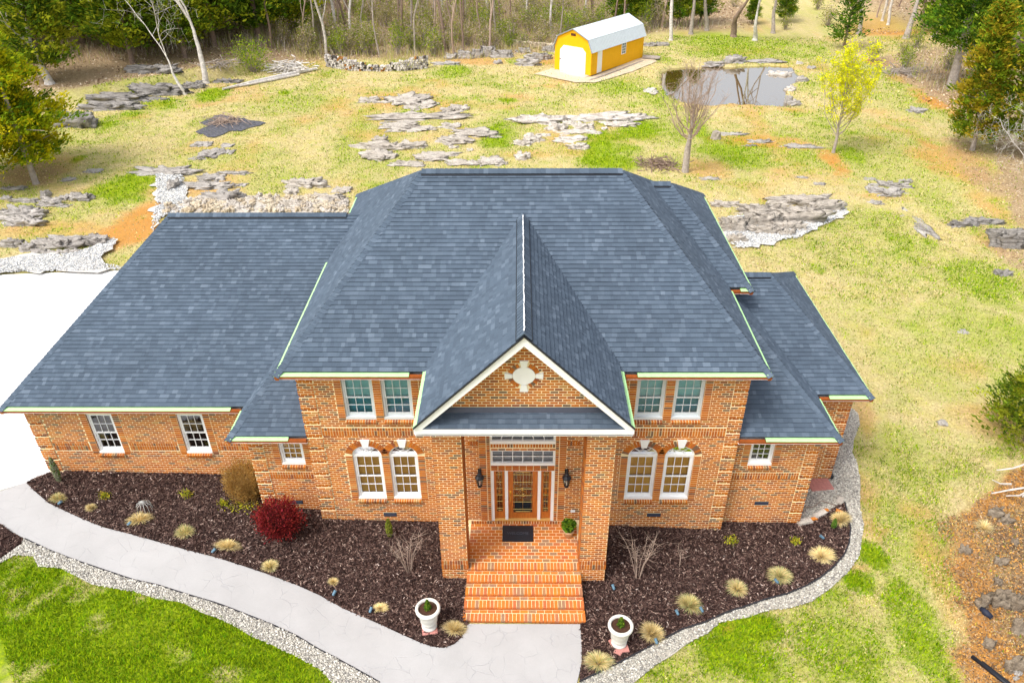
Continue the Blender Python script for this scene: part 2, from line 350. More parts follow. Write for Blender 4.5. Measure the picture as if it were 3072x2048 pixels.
S_POND = [(13.39, 56.05), (14.31, 57.59), (16.1, 58.4), (18.6, 58.06), (20.77, 58.32), (23.89, 58.69), (25.82, 58.02), (25.62, 55.61), (25.37, 53.62), (24.08, 51.94), (23.12, 50.09), (22.23, 47.36), (21.84, 45.05), (20.68, 45.01), (18.77, 45.53), (17.28, 45.76), (15.58, 45.07), (14.77, 45.5), (13.47, 46.14), (12.83, 47.76), (12.46, 49.82), (12.83, 52.9)]
S_ROCKS = [('layered ledge below the cedar wood', 'dark', [(-31.89, 38.5, 2.38, 1.69, 0.9), (-32.41, 45.2, 6.65, 1.86, 0.5), (-31.29, 42.59, 3.91, 1.1, 0.45), (-29.71, 47.11, 5.09, 1.43, 0.7), (-31.04, 50.75, 3.7, 1.8, 0.55), (-27.07, 48.95, 1.73, 0.87, 0.45), (-25.08, 50.87, 2.03, 0.75, 0.25)]), ('scatter below the burn pile', 'grey', [(-20.76, 31.83, 0.87, 0.57, 0.1), (-21.54, 34.56, 1.01, 0.8, 0.15), (-20.28, 32.64, 0.97, 1.32, 0.15), (-19.72, 32.95, 0.64, 0.75, 0.15), (-19.67, 34.35, 0.8, 0.57, 0.12), (-19.15, 33.11, 0.49, 0.75, 0.1)]), ('outcrop around the gravel path', 'grey', [(-22.1, 29.27, 2.99, 0.89, 0.3), (-20.44, 26.87, 0.66, 1.14, 0.4), (-18.57, 26.86, 2.29, 0.79, 0.3), (-18.73, 28.27, 1.13, 0.73, 0.25), (-16.8, 24.75, 2.08, 0.99, 0.55), (-17.7, 29.26, 1.67, 0.38, 0.15), (-17.04, 27.19, 1.07, 0.42, 0.12)]), ('ledge above the pale rubble', 'tan', [(-13.2, 26.12, 0.61, 0.66, 0.25), (-12.53, 27.37, 1.92, 0.81, 0.35), (-11.64, 24.19, 2.1, 1.11, 0.35), (-10.98, 25.25, 1.84, 0.62, 0.3), (-10.09, 24.34, 1.1, 0.92, 0.25), (-10.31, 26.43, 0.88, 0.67, 0.2)]), ('outcrop under the golden cedar', 'weathered', [(-29.45, 24.82, 0.58, 0.33, 0.2), (-30.22, 26.29, 0.65, 0.44, 0.12), (-29.58, 26.26, 0.96, 0.61, 0.15), (-27.12, 22.41, 2.03, 1.1, 0.45), (-26.58, 21.27, 1.91, 0.65, 0.35), (-28.15, 24.44, 1.59, 0.44, 0.2), (-27.32, 25.1, 0.4, 0.56, 0.35), (-26.52, 24.14, 1.1, 0.65, 0.3), (-26.18, 23.88, 1.76, 0.35, 0.15), (-26.06, 24.9, 0.63, 0.56, 0.25), (-27.34, 27.84, 0.8, 0.65, 0.1), (-25.07, 24.87, 1.25, 0.68, 0.3), (-26.41, 29.31, 0.92, 0.64, 0.12)]), ('ledge along the driveway gravel', 'grey', [(-25.67, 18.55, 1.02, 0.29, 0.4), (-24.65, 18.35, 0.63, 0.54, 0.35), (-23.84, 17.87, 0.62, 0.25, 0.25), (-23.21, 17.79, 0.54, 0.25, 0.2), (-23.33, 18.61, 2.36, 0.66, 0.45), (-22.72, 17.98, 0.62, 0.25, 0.2), (-22.09, 17.93, 0.7, 0.3, 0.2), (-21.65, 19.0, 1.51, 0.64, 0.4)]), ('mid-lawn outcrop behind the roof', 'pale grey', [(-11.85, 45.83, 1.34, 1.09, 0.2), (-9.17, 32.89, 1.69, 1.34, 0.3), (-9.43, 35.82, 0.93, 0.42, 0.45), (-9.14, 34.63, 2.58, 0.84, 0.5), (-8.5, 39.34, 2.44, 1.39, 0.15), (-8.98, 46.04, 2.67, 2.2, 0.2), (-7.04, 31.23, 1.58, 0.83, 0.15), (-7.45, 38.49, 3.06, 0.99, 0.15), (-6.97, 34.88, 1.83, 0.74, 0.3), (-7.39, 41.28, 6.12, 1.22, 0.25), (-7.47, 44.64, 2.01, 1.78, 0.15), (-5.64, 32.4, 1.75, 1.02, 0.25), (-4.98, 33.15, 1.78, 0.76, 0.12), (-5.26, 42.74, 0.77, 0.57, 0.35), (-4.82, 39.36, 1.23, 0.9, 0.12), (-4.21, 34.64, 0.61, 0.39, 0.15), (-4.05, 35.99, 1.86, 1.12, 0.3), (-4.45, 43.25, 1.0, 0.83, 0.35), (-3.4, 31.58, 1.74, 0.76, 0.15), (-3.07, 34.13, 0.38, 0.39, 0.1), (-2.88, 37.65, 2.7, 1.25, 0.25), (-1.62, 31.69, 1.66, 1.22, 0.15)]), ('outcrop between roof and shed', 'whitish', [(0.47, 32.61, 0.84, 0.67, 0.45), (0.57, 35.45, 1.0, 0.53, 0.25), (1.19, 36.13, 1.01, 0.72, 0.45), (1.88, 40.67, 3.16, 1.29, 0.4), (2.17, 37.31, 0.56, 0.48, 0.12), (2.95, 38.63, 1.09, 0.66, 0.5), (4.05, 39.82, 0.99, 0.54, 0.25), (4.04, 36.23, 1.88, 0.75, 0.2), (4.31, 34.49, 1.02, 0.44, 0.35), (4.5, 37.89, 2.17, 0.81, 0.15), (4.98, 38.96, 1.23, 0.57, 0.35), (6.22, 41.42, 5.64, 1.43, 0.25), (6.54, 38.77, 0.44, 0.41, 0.15), (7.67, 39.82, 2.07, 0.86, 0.2)]), ('rim of the pond', 'pond-side', [(11.44, 49.1, 1.07, 1.79, 0.12), (18.87, 58.69, 1.9, 1.24, 0.15), (20.8, 59.28, 1.75, 1.04, 0.6), (23.84, 59.77, 3.39, 1.4, 0.15), (23.93, 55.52, 2.13, 1.09, 0.7), (21.2, 45.24, 0.9, 0.86, 0.2), (22.18, 46.4, 0.52, 0.41, 0.4), (23.42, 50.04, 0.75, 0.9, 0.3), (25.45, 56.3, 0.82, 0.8, 0.45), (22.39, 45.44, 0.84, 0.74, 0.3), (26.94, 59.12, 0.62, 0.25, 0.25), (25.4, 53.16, 0.86, 0.73, 0.3), (27.64, 57.82, 0.68, 0.69, 0.2)]), ('shelf between pond and tree', 'thin', [(12.1, 28.86, 1.0, 0.37, 0.12), (15.43, 38.03, 2.09, 0.56, 0.1), (16.38, 35.37, 0.84, 0.25, 0.1), (17.22, 36.28, 1.47, 0.48, 0.15), (19.55, 35.08, 1.94, 0.62, 0.15), (17.98, 29.24, 0.6, 0.29, 0.1), (18.69, 28.17, 0.59, 0.25, 0.15)]), ('small ledge beyond the gravel', 'grey', [(22.19, 29.15, 0.84, 0.37, 0.1), (21.75, 27.41, 0.81, 0.57, 0.25), (21.04, 25.27, 0.61, 0.41, 0.15), (22.47, 27.13, 1.53, 0.44, 0.25), (23.09, 28.04, 1.65, 0.33, 0.3), (22.48, 26.49, 1.12, 0.31, 0.25), (24.25, 28.77, 0.61, 0.25, 0.2), (31.64, 44.18, 1.16, 0.92, 0.2), (22.32, 22.49, 0.81, 2.42, 0.05)]), ('outcrop at the right lawn edge', 'brown-grey', [(24.58, 22.33, 1.4, 0.53, 0.25), (26.14, 22.76, 1.99, 0.54, 0.25), (26.05, 21.52, 0.97, 0.29, 0.2), (23.92, 16.6, 0.87, 0.55, 0.2), (25.86, 19.71, 1.79, 0.5, 1.0)]), ('ledge behind the right roof', 'pale layered', [(12.15, 24.77, 1.38, 0.49, 0.25), (11.81, 21.29, 1.69, 0.49, 0.8), (11.64, 19.98, 0.94, 0.26, 0.4), (13.78, 23.7, 2.11, 0.59, 0.5), (13.27, 21.26, 1.21, 0.25, 0.3), (13.52, 22.05, 1.71, 0.48, 0.7), (13.49, 20.99, 1.36, 0.38, 0.35), (14.66, 21.5, 1.7, 0.47, 0.4), (14.52, 20.78, 0.8, 0.29, 0.3), (15.91, 23.87, 2.03, 0.41, 0.3), (15.81, 22.67, 2.97, 0.83, 0.7), (16.54, 25.12, 3.45, 0.97, 0.4), (17.84, 24.16, 1.7, 0.48, 0.45)]), ('stony bank beside the red clay', 'brown', [(13.6, -0.8, 0.36, 0.25, 0.25), (13.15, -2.74, 0.29, 0.25, 0.35), (12.7, -4.01, 0.28, 0.25, 0.25), (15.28, 0.69, 0.38, 0.25, 0.3), (13.96, -1.97, 0.21, 0.25, 0.2), (13.62, -2.68, 0.58, 0.35, 0.5), (14.39, -1.27, 0.35, 0.25, 0.2), (15.45, 0.38, 0.37, 0.25, 0.25), (15.24, -0.5, 0.16, 0.25, 0.12), (12.98, -4.69, 0.4, 0.25, 0.4), (14.01, -2.83, 0.37, 0.25, 0.5), (13.68, -3.54, 0.26, 0.25, 0.4)]), ('boulder row left of the shed', 'lichen grey', [(-6.59, 58.26, 2.37, 0.9, 0.2), (-6.28, 60.71, 1.15, 1.01, 0.4), (-4.93, 60.93, 1.59, 0.74, 0.6), (-3.83, 61.05, 0.94, 0.26, 0.8), (-2.83, 61.44, 1.24, 0.35, 1.0), (-1.71, 58.82, 0.71, 0.47, 0.3), (-1.26, 61.3, 2.03, 0.57, 0.6), (0.63, 63.22, 1.19, 0.45, 0.4), (1.21, 58.35, 2.17, 1.07, 0.5), (2.2, 60.66, 2.02, 0.86, 0.5), (3.32, 63.59, 1.19, 0.33, 0.5), (13.58, 66.72, 1.86, 0.37, 0.3), (15.18, 67.08, 1.25, 0.25, 0.3)]), ('open lawn right of the house', 'small grey', [(15.8, 5.34, 0.25, 0.25, 0.12), (19.43, 11.44, 0.35, 0.42, 0.08)])]
S_PATCHES = [('g', -29.7, 38.9, 1.1, 2.1, 1.0), ('g', -28.9, 41.1, 1.1, 1.8, 1.0), ('g', -27.8, 43.9, 1.7, 2.0, 1.0), ('g', -24.9, 46.6, 1.2, 2.1, 1.0), ('g', -23.2, 26.5, 1.8, 2.8, 1.0), ('g', -28.5, 31.5, 0.4, 0.9, 1.0), ('g', -19.2, 48.0, 0.6, 0.8, 1.0), ('g', -17.5, 44.9, 3.5, 3.0, 0.5), ('g', -18.8, 32.2, 3.4, 2.2, 0.4), ('g', -14.6, 28.6, 2.1, 2.3, 0.4), ('g', -1.1, 37.8, 1.4, 3.7, 1.0), ('g', -0.8, 46.3, 0.8, 0.9, 1.0), ('g', 6.2, 33.9, 2.2, 3.6, 1.0), ('g', 9.9, 39.2, 2.4, 3.6, 1.0), ('g', -6.0, 55.0, 1.8, 2.4, 0.8), ('g', 9.0, 50.7, 2.9, 2.9, 0.7), ('g', 11.9, 47.1, 1.8, 4.5, 0.7), ('g', -11.4, 37.2, 1.1, 6.8, 0.5), ('g', -8.5, 32.2, 2.0, 1.9, 0.5), ('g', 24.2, 67.0, 7.0, 6.6, 0.75), ('g', 13.3, 39.5, 1.0, 3.5, 0.8), ('g', 15.5, 34.4, 3.1, 3.5, 0.9), ('g', 19.1, 32.6, 1.9, 2.3, 0.7), ('g', 22.5, 32.9, 1.0, 2.8, 0.8), ('g', 34.1, 56.0, 1.7, 4.1, 0.6), ('g', 33.3, 47.2, 3.6, 5.2, 0.5), ('g', 24.7, 32.1, 4.0, 6.2, 0.4), ('g', 24.7, 27.0, 1.2, 3.9, 0.5), ('g', 19.7, 22.9, 2.1, 1.8, 0.45), ('g', 17.7, 18.7, 2.3, 3.0, 0.35), ('g', 22.5, 15.8, 2.0, 2.4, 0.7), ('g', 20.1, 11.4, 1.9, 2.4, 0.75), ('g', 16.2, 12.9, 2.0, 1.7, 0.3), ('g', 17.0, 9.3, 2.1, 2.2, 0.4), ('g', 13.7, 4.2, 1.3, 1.0, 0.5), ('g', 15.0, 17.1, 0.4, 0.5, 0.6), ('g', 21.7, 20.0, 0.5, 0.7, 0.7), ('g', 10.8, -0.9, 0.4, 0.5, 1.2), ('g', 10.0, -1.9, 0.5, 0.4, 1.2), ('g', 9.0, -2.4, 0.6, 0.4, 1.1), ('g', 6.5, -3.5, 1.0, 0.6, 1.1), ('g', 5.9, -4.5, 1.4, 0.8, 0.95), ('g', 8.8, -3.9, 1.4, 1.4, 0.75), ('g', 11.0, -3.7, 0.7, 1.8, 0.8), ('g', 12.4, -0.3, 1.0, 2.0, 0.45), ('g', 13.5, 2.7, 0.9, 1.2, 0.5), ('g', 3.8, -4.9, 0.7, 0.4, 1.1), ('s', 20.9, 31.8, 0.8, 2.2, 1.0), ('s', 28.8, 36.2, 0.9, 1.6, 0.7), ('s', 35.2, 60.3, 1.2, 1.6, 1.0), ('s', 34.7, 54.4, 1.2, 2.3, 0.9), ('s', 34.8, 47.7, 1.8, 3.9, 0.9), ('s', 29.4, 32.8, 2.5, 3.8, 0.6), ('s', 29.1, 30.0, 0.7, 0.9, 0.7), ('s', 17.8, 36.4, 3.4, 1.7, 0.7), ('s', 12.2, 30.6, 1.4, 2.2, 0.5), ('s', 41.1, 74.6, 5.8, 2.6, 0.9), ('s', 44.7, 79.2, 4.3, 6.2, 0.6), ('s', -20.6, 21.3, 1.3, 2.9, 0.9), ('s', -24.6, 20.7, 2.9, 1.3, 0.5), ('s', -29.7, 29.2, 1.5, 3.1, 0.4), ('s', 12.9, 5.2, 0.2, 0.8, 0.7), ('s', 11.6, 2.1, 0.3, 0.9, 0.6), ('s', 11.2, 0.1, 0.3, 0.3, 0.8), ('s', 10.3, -1.4, 0.2, 0.1, 0.9), ('s', 6.0, -3.5, 0.1, 0.1, 0.9), ('s', 13.0, 0.9, 0.5, 0.4, 0.4), ('s', 12.7, -2.7, 0.5, 2.1, 1.3), ('s', 14.1, -0.4, 0.4, 0.6, 1.0), ('s', 12.0, -4.7, 0.3, 0.6, 0.9), ('s', 2.8, 59.9, 2.7, 1.5, 0.7), ('s', -3.6, 59.7, 3.2, 1.2, 0.6), ('s', 28.0, 24.1, 1.0, 3.2, 0.5), ('s', 25.2, 20.2, 0.6, 1.9, 0.6), ('s', 13.2, 6.4, 0.3, 1.0, 0.5), ('s', 22.0, 26.4, 1.3, 0.5, 0.4), ('l', 13.8, -2.8, 0.9, 3.3, 1.2), ('l', 15.8, 0.8, 1.0, 1.0, 0.9), ('l', 25.7, 18.4, 1.0, 4.1, 0.8), ('l', 30.1, 26.9, 1.4, 7.0, 0.6), ('l', 31.8, 34.5, 1.5, 2.7, 0.5), ('l', -38.2, 55.4, 3.2, 5.8, 0.9), ('l', -35.3, 58.8, 6.0, 4.9, 1.0), ('l', -30.2, 28.2, 1.6, 3.1, 0.5), ('l', 37.0, 54.1, 3.3, 5.4, 0.6)]
XP, ZP = [-60, -18, -15, -9, -7.6, -6, -5, 0, 2.5, 6.46, 9, 12, 25, 60], [0.5, 0.48, 0.45, 0.3, 0.25, 0.1, 0, -0.12, -0.18, -0.38, -0.43, -0.42, -0.55, -0.6]
# ------------------------------------------------------------------ terrain
HOUSE_PLAN = [[(-14.9, 1.69), (-7.62, 1.69), (-7.62, .33), (-5.74, .33), (-5.74, 0), (-1.6, 0), (-1.6, -.45), (2.4, -.45), (2.4, 0), (6.46, 0), (6.46, .33), (8.98, .33), (8.98, 2.32), (10.6, 2.32), (10.6, 9.6), (7.1, 9.6), (7.1, 11.5), (-5.7, 11.5), (-5.7, 14), (-14.9, 14)],
              [(-1.9, -2.15), (2.7, -2.15), (2.7, 0), (-1.9, 0)], [(-1.2, -3.57), (2.0, -3.57), (2.0, -2), (-1.2, -2)]]
def ramp01(t): t = np.clip(t, 0, 1); return t * t * (3 - 2 * t)
POND_C = (18.9, 51.6)
def hbase(x, y):
    x = np.asarray(x, float); y = np.asarray(y, float)
    a = np.interp(x, XP, ZP); b = -.012 * np.clip(x, -30, 30) - .02
    t = ramp01((y - 6) / 8)
    return a * (1 - t) + b * t
def hgt(x, y):
    x = np.asarray(x, float); y = np.asarray(y, float)
    h = hbase(x, y)
    far = ramp01((y - 16) / 10)
    h = h + far * (fbm(x, y, .12, 3) - .5) * .35
    # bank above the dark ledge (wood floor on the left, behind the ledge line)
    ledge_y = np.interp(x, [-60, -40, -36, -30, -26, -20, -10], [34, 38, 42.5, 47.5, 51.5, 60, 75])
    h = h + ramp01((y - ledge_y) / 1.6) * 0.9 * ramp01((-20 - x) / 6) + ramp01((y - ledge_y - 2) / 30) * 1.5 * ramp01((-16 - x) / 20)
    h = h + ramp01((x - 12.6) / 4) * ramp01((2 - y) / 4) * .25
    p = inpoly(x, y, S_POND)
    h = np.where(p, h - .55, h)
    return h
def H(x, y): return float(hgt(np.array([x]), np.array([y]))[0])
def cover(x, y):
    n = fbm(x, y, .35, 4); n2 = fbm(x + 40, y, 1.6, 3)
    g = .17 + 1.25 * (n - .5) + .7 * (n2 - .5)
    s = .55 * (fbm(x, y + 70, .28, 4) - .58) * 4; l = np.zeros_like(g)
    s = np.clip(s, 0, .55)
    for k, cx, cy, rx, ry, st in S_PATCHES:
        d = ((x - cx) / (rx * 1.15)) ** 2 + ((y - cy) / (ry * 1.15)) ** 2
        d = d + (n - .5) * 2.2 + (n2 - .5) * 1.2
        q = np.clip(1.25 - d, 0, 1) * st
        if k == 'g': g = np.maximum(g, q * (.75 + .5 * n2)); s = s * (1 - .7 * q)
        elif k == 's': s = np.maximum(s, q)
        else: l = np.maximum(l, q)
    # front lawn by the walk
    q = ramp01((-1.6 - y) / .6) * ramp01((-2.5 - x) / 1.0)
    g = np.maximum(g, q * np.clip(1.05 - ramp01((fbm(x, y, 1.3, 3) - .60) / .12) * .6, 0, 1)); s = s * (1 - .9 * q)
    # wood floor
    wood = ramp01((y - np.interp(x, [-70, -42, -36, -30, -26, -22, -18, -8, 2, 12, 14, 20, 28, 32, 36, 46, 60], [33, 38, 43.5, 49, 53, 56, 59, 59.5, 62, 68, 72, 74, 76, 110, 110, 80, 60])) / 2.0)
    rightw = ramp01((x - np.interp(y, [-10, -6, -4.3, -1, .5, 2, 4, 10, 20, 30, 36, 44, 52, 62, 75, 95], [9.5, 11.0, 11.6, 13.0, 13.9, 15.6, 18.5, 23.0, 26.5, 30.5, 33.0, 34.5, 34.5, 35.0, 60, 60]) + (n2 - .5) * 1.4) / .5)
    nearb = ramp01((9 - y) / 3); xb = np.interp(y, [-10, -6, -4.3, -1, .5, 2, 4, 10], [9.5, 11.0, 11.6, 13.0, 13.9, 15.6, 18.5, 23.0]); band = rightw * nearb * np.clip(1.4 - (x - xb - .9) / .9 + (n - .5) * 3, 0, 1); s = np.where(y < 7, np.maximum(np.minimum(s, .4), band), s); l = np.where(y < 7, np.maximum(l * .3, rightw * (1 - .8 * band) * nearb), l); l = np.maximum(l, np.maximum(wood * .9, rightw * .85 * (1 - nearb))); g = g * (1 - .6 * np.maximum(wood, rightw)); s = s * (1 - .5 * wood)
    return np.clip(g, 0, 1), np.clip(s, 0, 1), np.clip(l, 0, 1)

def axis(lo, hi, step, far, n):
    a = np.arange(lo, hi + 1e-6, step); t = np.linspace(0, 1, n + 1)[1:] ** 1.8 * far
    return np.concatenate([(lo - t)[::-1], a, hi + t])
gx = axis(-34, 40, .3, 420, 26); gy = axis(-8, 72, .3, 420, 26)
X, Y = np.meshgrid(gx, gy); xf, yf = X.ravel(), Y.ravel()
Zg = hgt(xf, yf) + (fbm(xf, yf, 2.2, 2) - .5) * .06
nx, ny = len(gx), len(gy); ii = np.arange((ny - 1) * (nx - 1)); r_, c_ = ii // (nx - 1), ii % (nx - 1); a_ = r_ * nx + c_
gq = np.stack([a_, a_ + 1, a_ + nx + 1, a_ + nx], 1)
gd = npmesh('ground', np.stack([xf, yf, Zg], 1), gq, M['ground'], attrs={'cover': np.stack(cover(xf, yf), 1)}, smooth=True)
tag(gd, 'spring lawn ground of straw, green patches and orange clay', 'ground', kind='structure')

def fill(poly, step, zf, edge=.25, jit=0.0):
    """triangulate a plan polygon with inner points; returns V, F"""
    P = [Vector(p[:2]) for p in poly]; dense = []
    for i, p in enumerate(P):
        q = P[(i + 1) % len(P)]; k = max(1, int((q - p).length / edge))
        dense += [p.lerp(q, j / k) for j in range(k)]
    if jit: dense = [p + Vector((noise.noise(Vector((p.x * 1.3, p.y * 1.3, 1.0))), noise.noise(Vector((p.x * 1.3, p.y * 1.3, 9.0))))) * jit for p in dense]
    n = len(dense); ed = [(i, (i + 1) % n) for i in range(n)]
    xs = [p.x for p in dense]; ys = [p.y for p in dense]
    g = np.stack(np.meshgrid(np.arange(min(xs), max(xs), step), np.arange(min(ys), max(ys), step)), -1).reshape(-1, 2)
    g = g + rng.uniform(-.25, .25, g.shape) * step
    k = inpoly(g[:, 0], g[:, 1], [(p.x, p.y) for p in dense]); g = g[k]
    vv, _, ff, *_ = delaunay_2d_cdt(dense + [Vector(p) for p in g], ed, [], 1, 1e-5)
    V = np.array([(v.x, v.y) for v in vv]); F = np.array([f for f in ff if len(f) == 3])
    z = zf(V[:, 0], V[:, 1])
    a, b, c = V[F[:, 0]], V[F[:, 1]], V[F[:, 2]]
    cr = (b[:, 0] - a[:, 0]) * (c[:, 1] - a[:, 1]) - (b[:, 1] - a[:, 1]) * (c[:, 0] - a[:, 0]); F[cr < 0] = F[cr < 0][:, ::-1]
    return np.column_stack([V, z]), F
def sheet(name, poly, step, zf, mat, label, cat, thick=0.0):
    V, F = fill(poly, step, zf, jit=.7 if 'gravel' in name and 'border' not in name else .06 if name == 'gravel_border' else 0.0)
    if thick:   # skirt down at the edge
        from collections import Counter
        e = Counter()
        for f in F:
            for i in range(3): e[tuple(sorted((int(f[i]), int(f[(i + 1) % 3]))))] += 1
        n = len(V); V2 = V.copy(); V2[:, 2] -= thick; V = np.vstack([V, V])     # the skirt has its own vertices: the top stays smooth
        sk = []
        for f in F:
            for i in range(3):
                a, b = int(f[i]), int(f[(i + 1) % 3])
                if e[tuple(sorted((a, b)))] == 1: sk += [(b + n, a + n, a + 2 * n), (b + n, a + 2 * n, b + 2 * n)]
        V = np.vstack([V, V2]); F = np.vstack([F, np.array(sk)])
    o = npmesh(name, V, F, mat, smooth=True); return tag(o, label, cat, kind='structure')

P_DRIVE = [(-14.87, 1.66), (-15.21, 1.39), (-15.41, 1.17), (-16.05, .8), (-19, -.8), (-40, -6), (-40, 14.2), (-24.53, 15.51), (-18.97, 16.1), (-14.87, 16.4)]
P_WALK = [(-15.41, 1.15)] + S_WALK_UP + S_WALK_RIGHT + [(1.5, -7), (-1.5, -7)] + S_WALK_LOW[::-1] + [(-16.6, .35)]
P_MULCH_L = S_WALK_UP + [(-1.16, -2.3), (-1.5, .2), (-5.5, .3), (-7.4, .6), (-7.5, 2.0), (-14.7, 2.0), (-14.88, 1.6), (-15.2, 1.38)]
P_MULCH_R = S_MULCH_R_EDGE + S_WALK_RIGHT[::-1][1:] + [(1.96, -2.3), (2.3, .2), (6.3, .4), (8.8, .5)] + S_MULCH_R_TOP
P_MULCH_C = [(-15.26, -.60), (-14.73, -.92), (-14.2, -1.2), (-14.2, -1.37), (-14.5, -1.96), (-17.5, -2.2), (-17.5, .1)]
P_GRAV_L = [(-14.19, -1.19)] + S_WALK_LOW[3:] + [(-1.6, -7), (-2.6, -7)] + S_LAWN_EDGE[::-1] + [(-14.9, -2.5), (-14.46, -1.94), (-14.17, -1.37)]
P_GRAV_R = S_GRAV_R_EDGE + [(1.9, -7), (1.5, -7)] + S_MULCH_R_EDGE[::-1] + S_MULCH_R_TOP[::-1] + [(8.9, .5), (8.9, 2.5), (10.4, 2.5), (10.5, 6.6)]
wob = lambda x, y: (fbm(x, y, 3.1, 3) - .5)
sheet('driveway', P_DRIVE, .8, lambda x, y: hbase(x, y) + .035, M['drive'], 'white concrete driveway slab beside the garage wing', 'driveway', .12)
sheet('front_walk', P_WALK, .4, lambda x, y: hbase(x, y) + .05, M['walk'], 'curved pale grey stamped concrete walk to the steps', 'walkway', .1)
for nm, P, lb in (('mulch_bed', P_MULCH_L, 'dark mulch bed between the walk and the garage side'), ('mulch_bed', P_MULCH_R, 'dark mulch bed right of the brick steps'), ('mulch_bed', P_MULCH_C, 'dark mulch corner below the walk at the driveway')):
    sheet(nm, P, .18, lambda x, y: hbase(x, y) + .045 + wob(x, y) * .06, M['mulch'], lb, 'mulch bed')
sheet('gravel_border', P_GRAV_L, .2, lambda x, y: hbase(x, y) + .035 + wob(x, y) * .03, M['gravelbed'], 'white pebble border between the walk and the green lawn', 'gravel border')
sheet('gravel_border', P_GRAV_R, .2, lambda x, y: hbase(x, y) + .035 + wob(x, y) * .03, M['gravelbed'], 'white pebble border curving around the right mulch bed', 'gravel border')
sheet('gravel_area', S_GRAVEL_DRIVE + [(-27, 15.45), (-27, 16.8)], .4, lambda x, y: hbase(x, y) + .16 + wob(x, y) * .05, M['gravelgrey'], 'grey gravel strip along the far edge of the driveway', 'gravel')
sheet('gravel_path', S_GRAVEL_PATH, .4, lambda x, y: hgt(x, y) + .09 + wob(x, y) * .05, M['gravelgrey'], 'short grey gravel path behind the garage roof', 'gravel')
sheet('gravel_area', S_GRAVEL_BACK, .4, lambda x, y: hgt(x, y) + .09 + wob(x, y) * .05, M['gravelgrey'], 'pale gravel at the foot of the ledge right of the roof', 'gravel')
sheet('rubble_bed', S_RUBBLE, .4, lambda x, y: hgt(x, y) + .09 + wob(x, y) * .05, M['gravelbed'], 'buff rubble strip behind the garage ridge', 'rubble bed')
pz = float(np.median(hbase(np.array([p[0] for p in S_POND]), np.array([p[1] for p in S_POND]))) - .12)
def grow(poly, c, k): return [(c[0] + (p[0] - c[0]) * k, c[1] + (p[1] - c[1]) * k) for p in poly]
V, F = fill(grow(S_POND, POND_C, 1.03), 1.5, lambda x, y: np.full(x.shape, pz))
tag(npmesh('pond', V, F, M['water'], smooth=True), 'small pond reflecting bare trees, right of the yellow shed', 'pond', kind='structure')

# driveway joints and dark landscape edging
def strip(name, pts, wd, dz0, dz1, mat, label, cat):
    mb = MB()
    P = []
    for i in range(len(pts) - 1):
        a, b = np.array(pts[i]), np.array(pts[i + 1]); k = max(1, int(np.linalg.norm(b - a) / .3))
        P += [a + (b - a) * j / k for j in range(k)]
    P.append(np.array(pts[-1])); V = []
    for i, p in enumerate(P):
        t = P[min(i + 1, len(P) - 1)] - P[max(i - 1, 0)]; t = t / np.linalg.norm(t); n = np.array([-t[1], t[0]]) * wd / 2
        z = float(hbase(p[0], p[1]))
        V += [(*(p + n), z + dz0), (*(p - n), z + dz0), (*(p - n), z + dz1), (*(p + n), z + dz1)]
    m = len(P); F = []
    for i in range(m - 1):
        for k in range(4): F.append((i * 4 + k, i * 4 + (k + 1) % 4, i * 4 + 4 + (k + 1) % 4, i * 4 + 4 + k))
    mb.add(V, F); return tag(mb.build(name, mat), label, cat)
M['edging'] = simple('black_edging', (.03, .03, .035), .6, .3)
strip('landscape_edging', S_WALK_LOW[2:], .03, -.05, .062, M['edging'], 'thin black edging along the lower side of the walk', 'edging')
strip('landscape_edging', S_MULCH_R_EDGE, .035, -.05, .095, M['edging'], 'thin black edging around the right mulch bed', 'edging')
for k, (yy, lb) in enumerate(((5.2, 'front saw joint across the white driveway'), (9.6, 'rear saw joint across the white driveway'))):
    m_ = MB(); m_.box(-38, -14.9, yy, yy + .012, 0, .003)
    for i, v in enumerate(m_.v): m_.v[i] = (v[0], v[1] + (v[0] + 15) * .01, float(hbase(v[0], v[1])) + .0385 + v[2])
    # follow the slab: subdivide along x
    m_ = MB(); xs = np.linspace(-38, -14.9, 24)
    for a, b in zip(xs[:-1], xs[1:]):
        za, zb = float(hbase(a, yy)) + .039, float(hbase(b, yy)) + .039
        m_.add([(a, yy, za), (b, yy, zb), (b, yy + .014, zb), (a, yy + .014, za)], [(0, 1, 2, 3)])
    tag(m_.build('driveway_joint', simple('joint', (.42, .42, .42))), lb, 'joint', kind='structure')

# ------------------------------------------------------------------ scatter helpers (numpy)
def sample(poly, dens):
    xs = [p[0] for p in poly]; ys = [p[1] for p in poly]; A = (max(xs) - min(xs)) * (max(ys) - min(ys)); n = int(A * dens)
    x = rng.uniform(min(xs), max(xs), n); y = rng.uniform(min(ys), max(ys), n); k = inpoly(x, y, poly)
    for hp in HOUSE_PLAN: k &= ~inpoly(x, y, hp)
    return x[k], y[k]
CUBE = np.array([[-1, -1, -1], [1, -1, -1], [1, 1, -1], [-1, 1, -1], [-1, -1, 1], [1, -1, 1], [1, 1, 1], [-1, 1, 1]], float)
CF = np.array([[0, 3, 2, 1], [4, 5, 6, 7], [0, 1, 5, 4], [1, 2, 6, 5], [2, 3, 7, 6], [3, 0, 4, 7]])
def rotz(P, a):
    c, s = np.cos(a), np.sin(a); x, y = P[..., 0].copy(), P[..., 1].copy(); Q = P.copy(); Q[..., 0] = x * c - y * s; Q[..., 1] = x * s + y * c; return Q
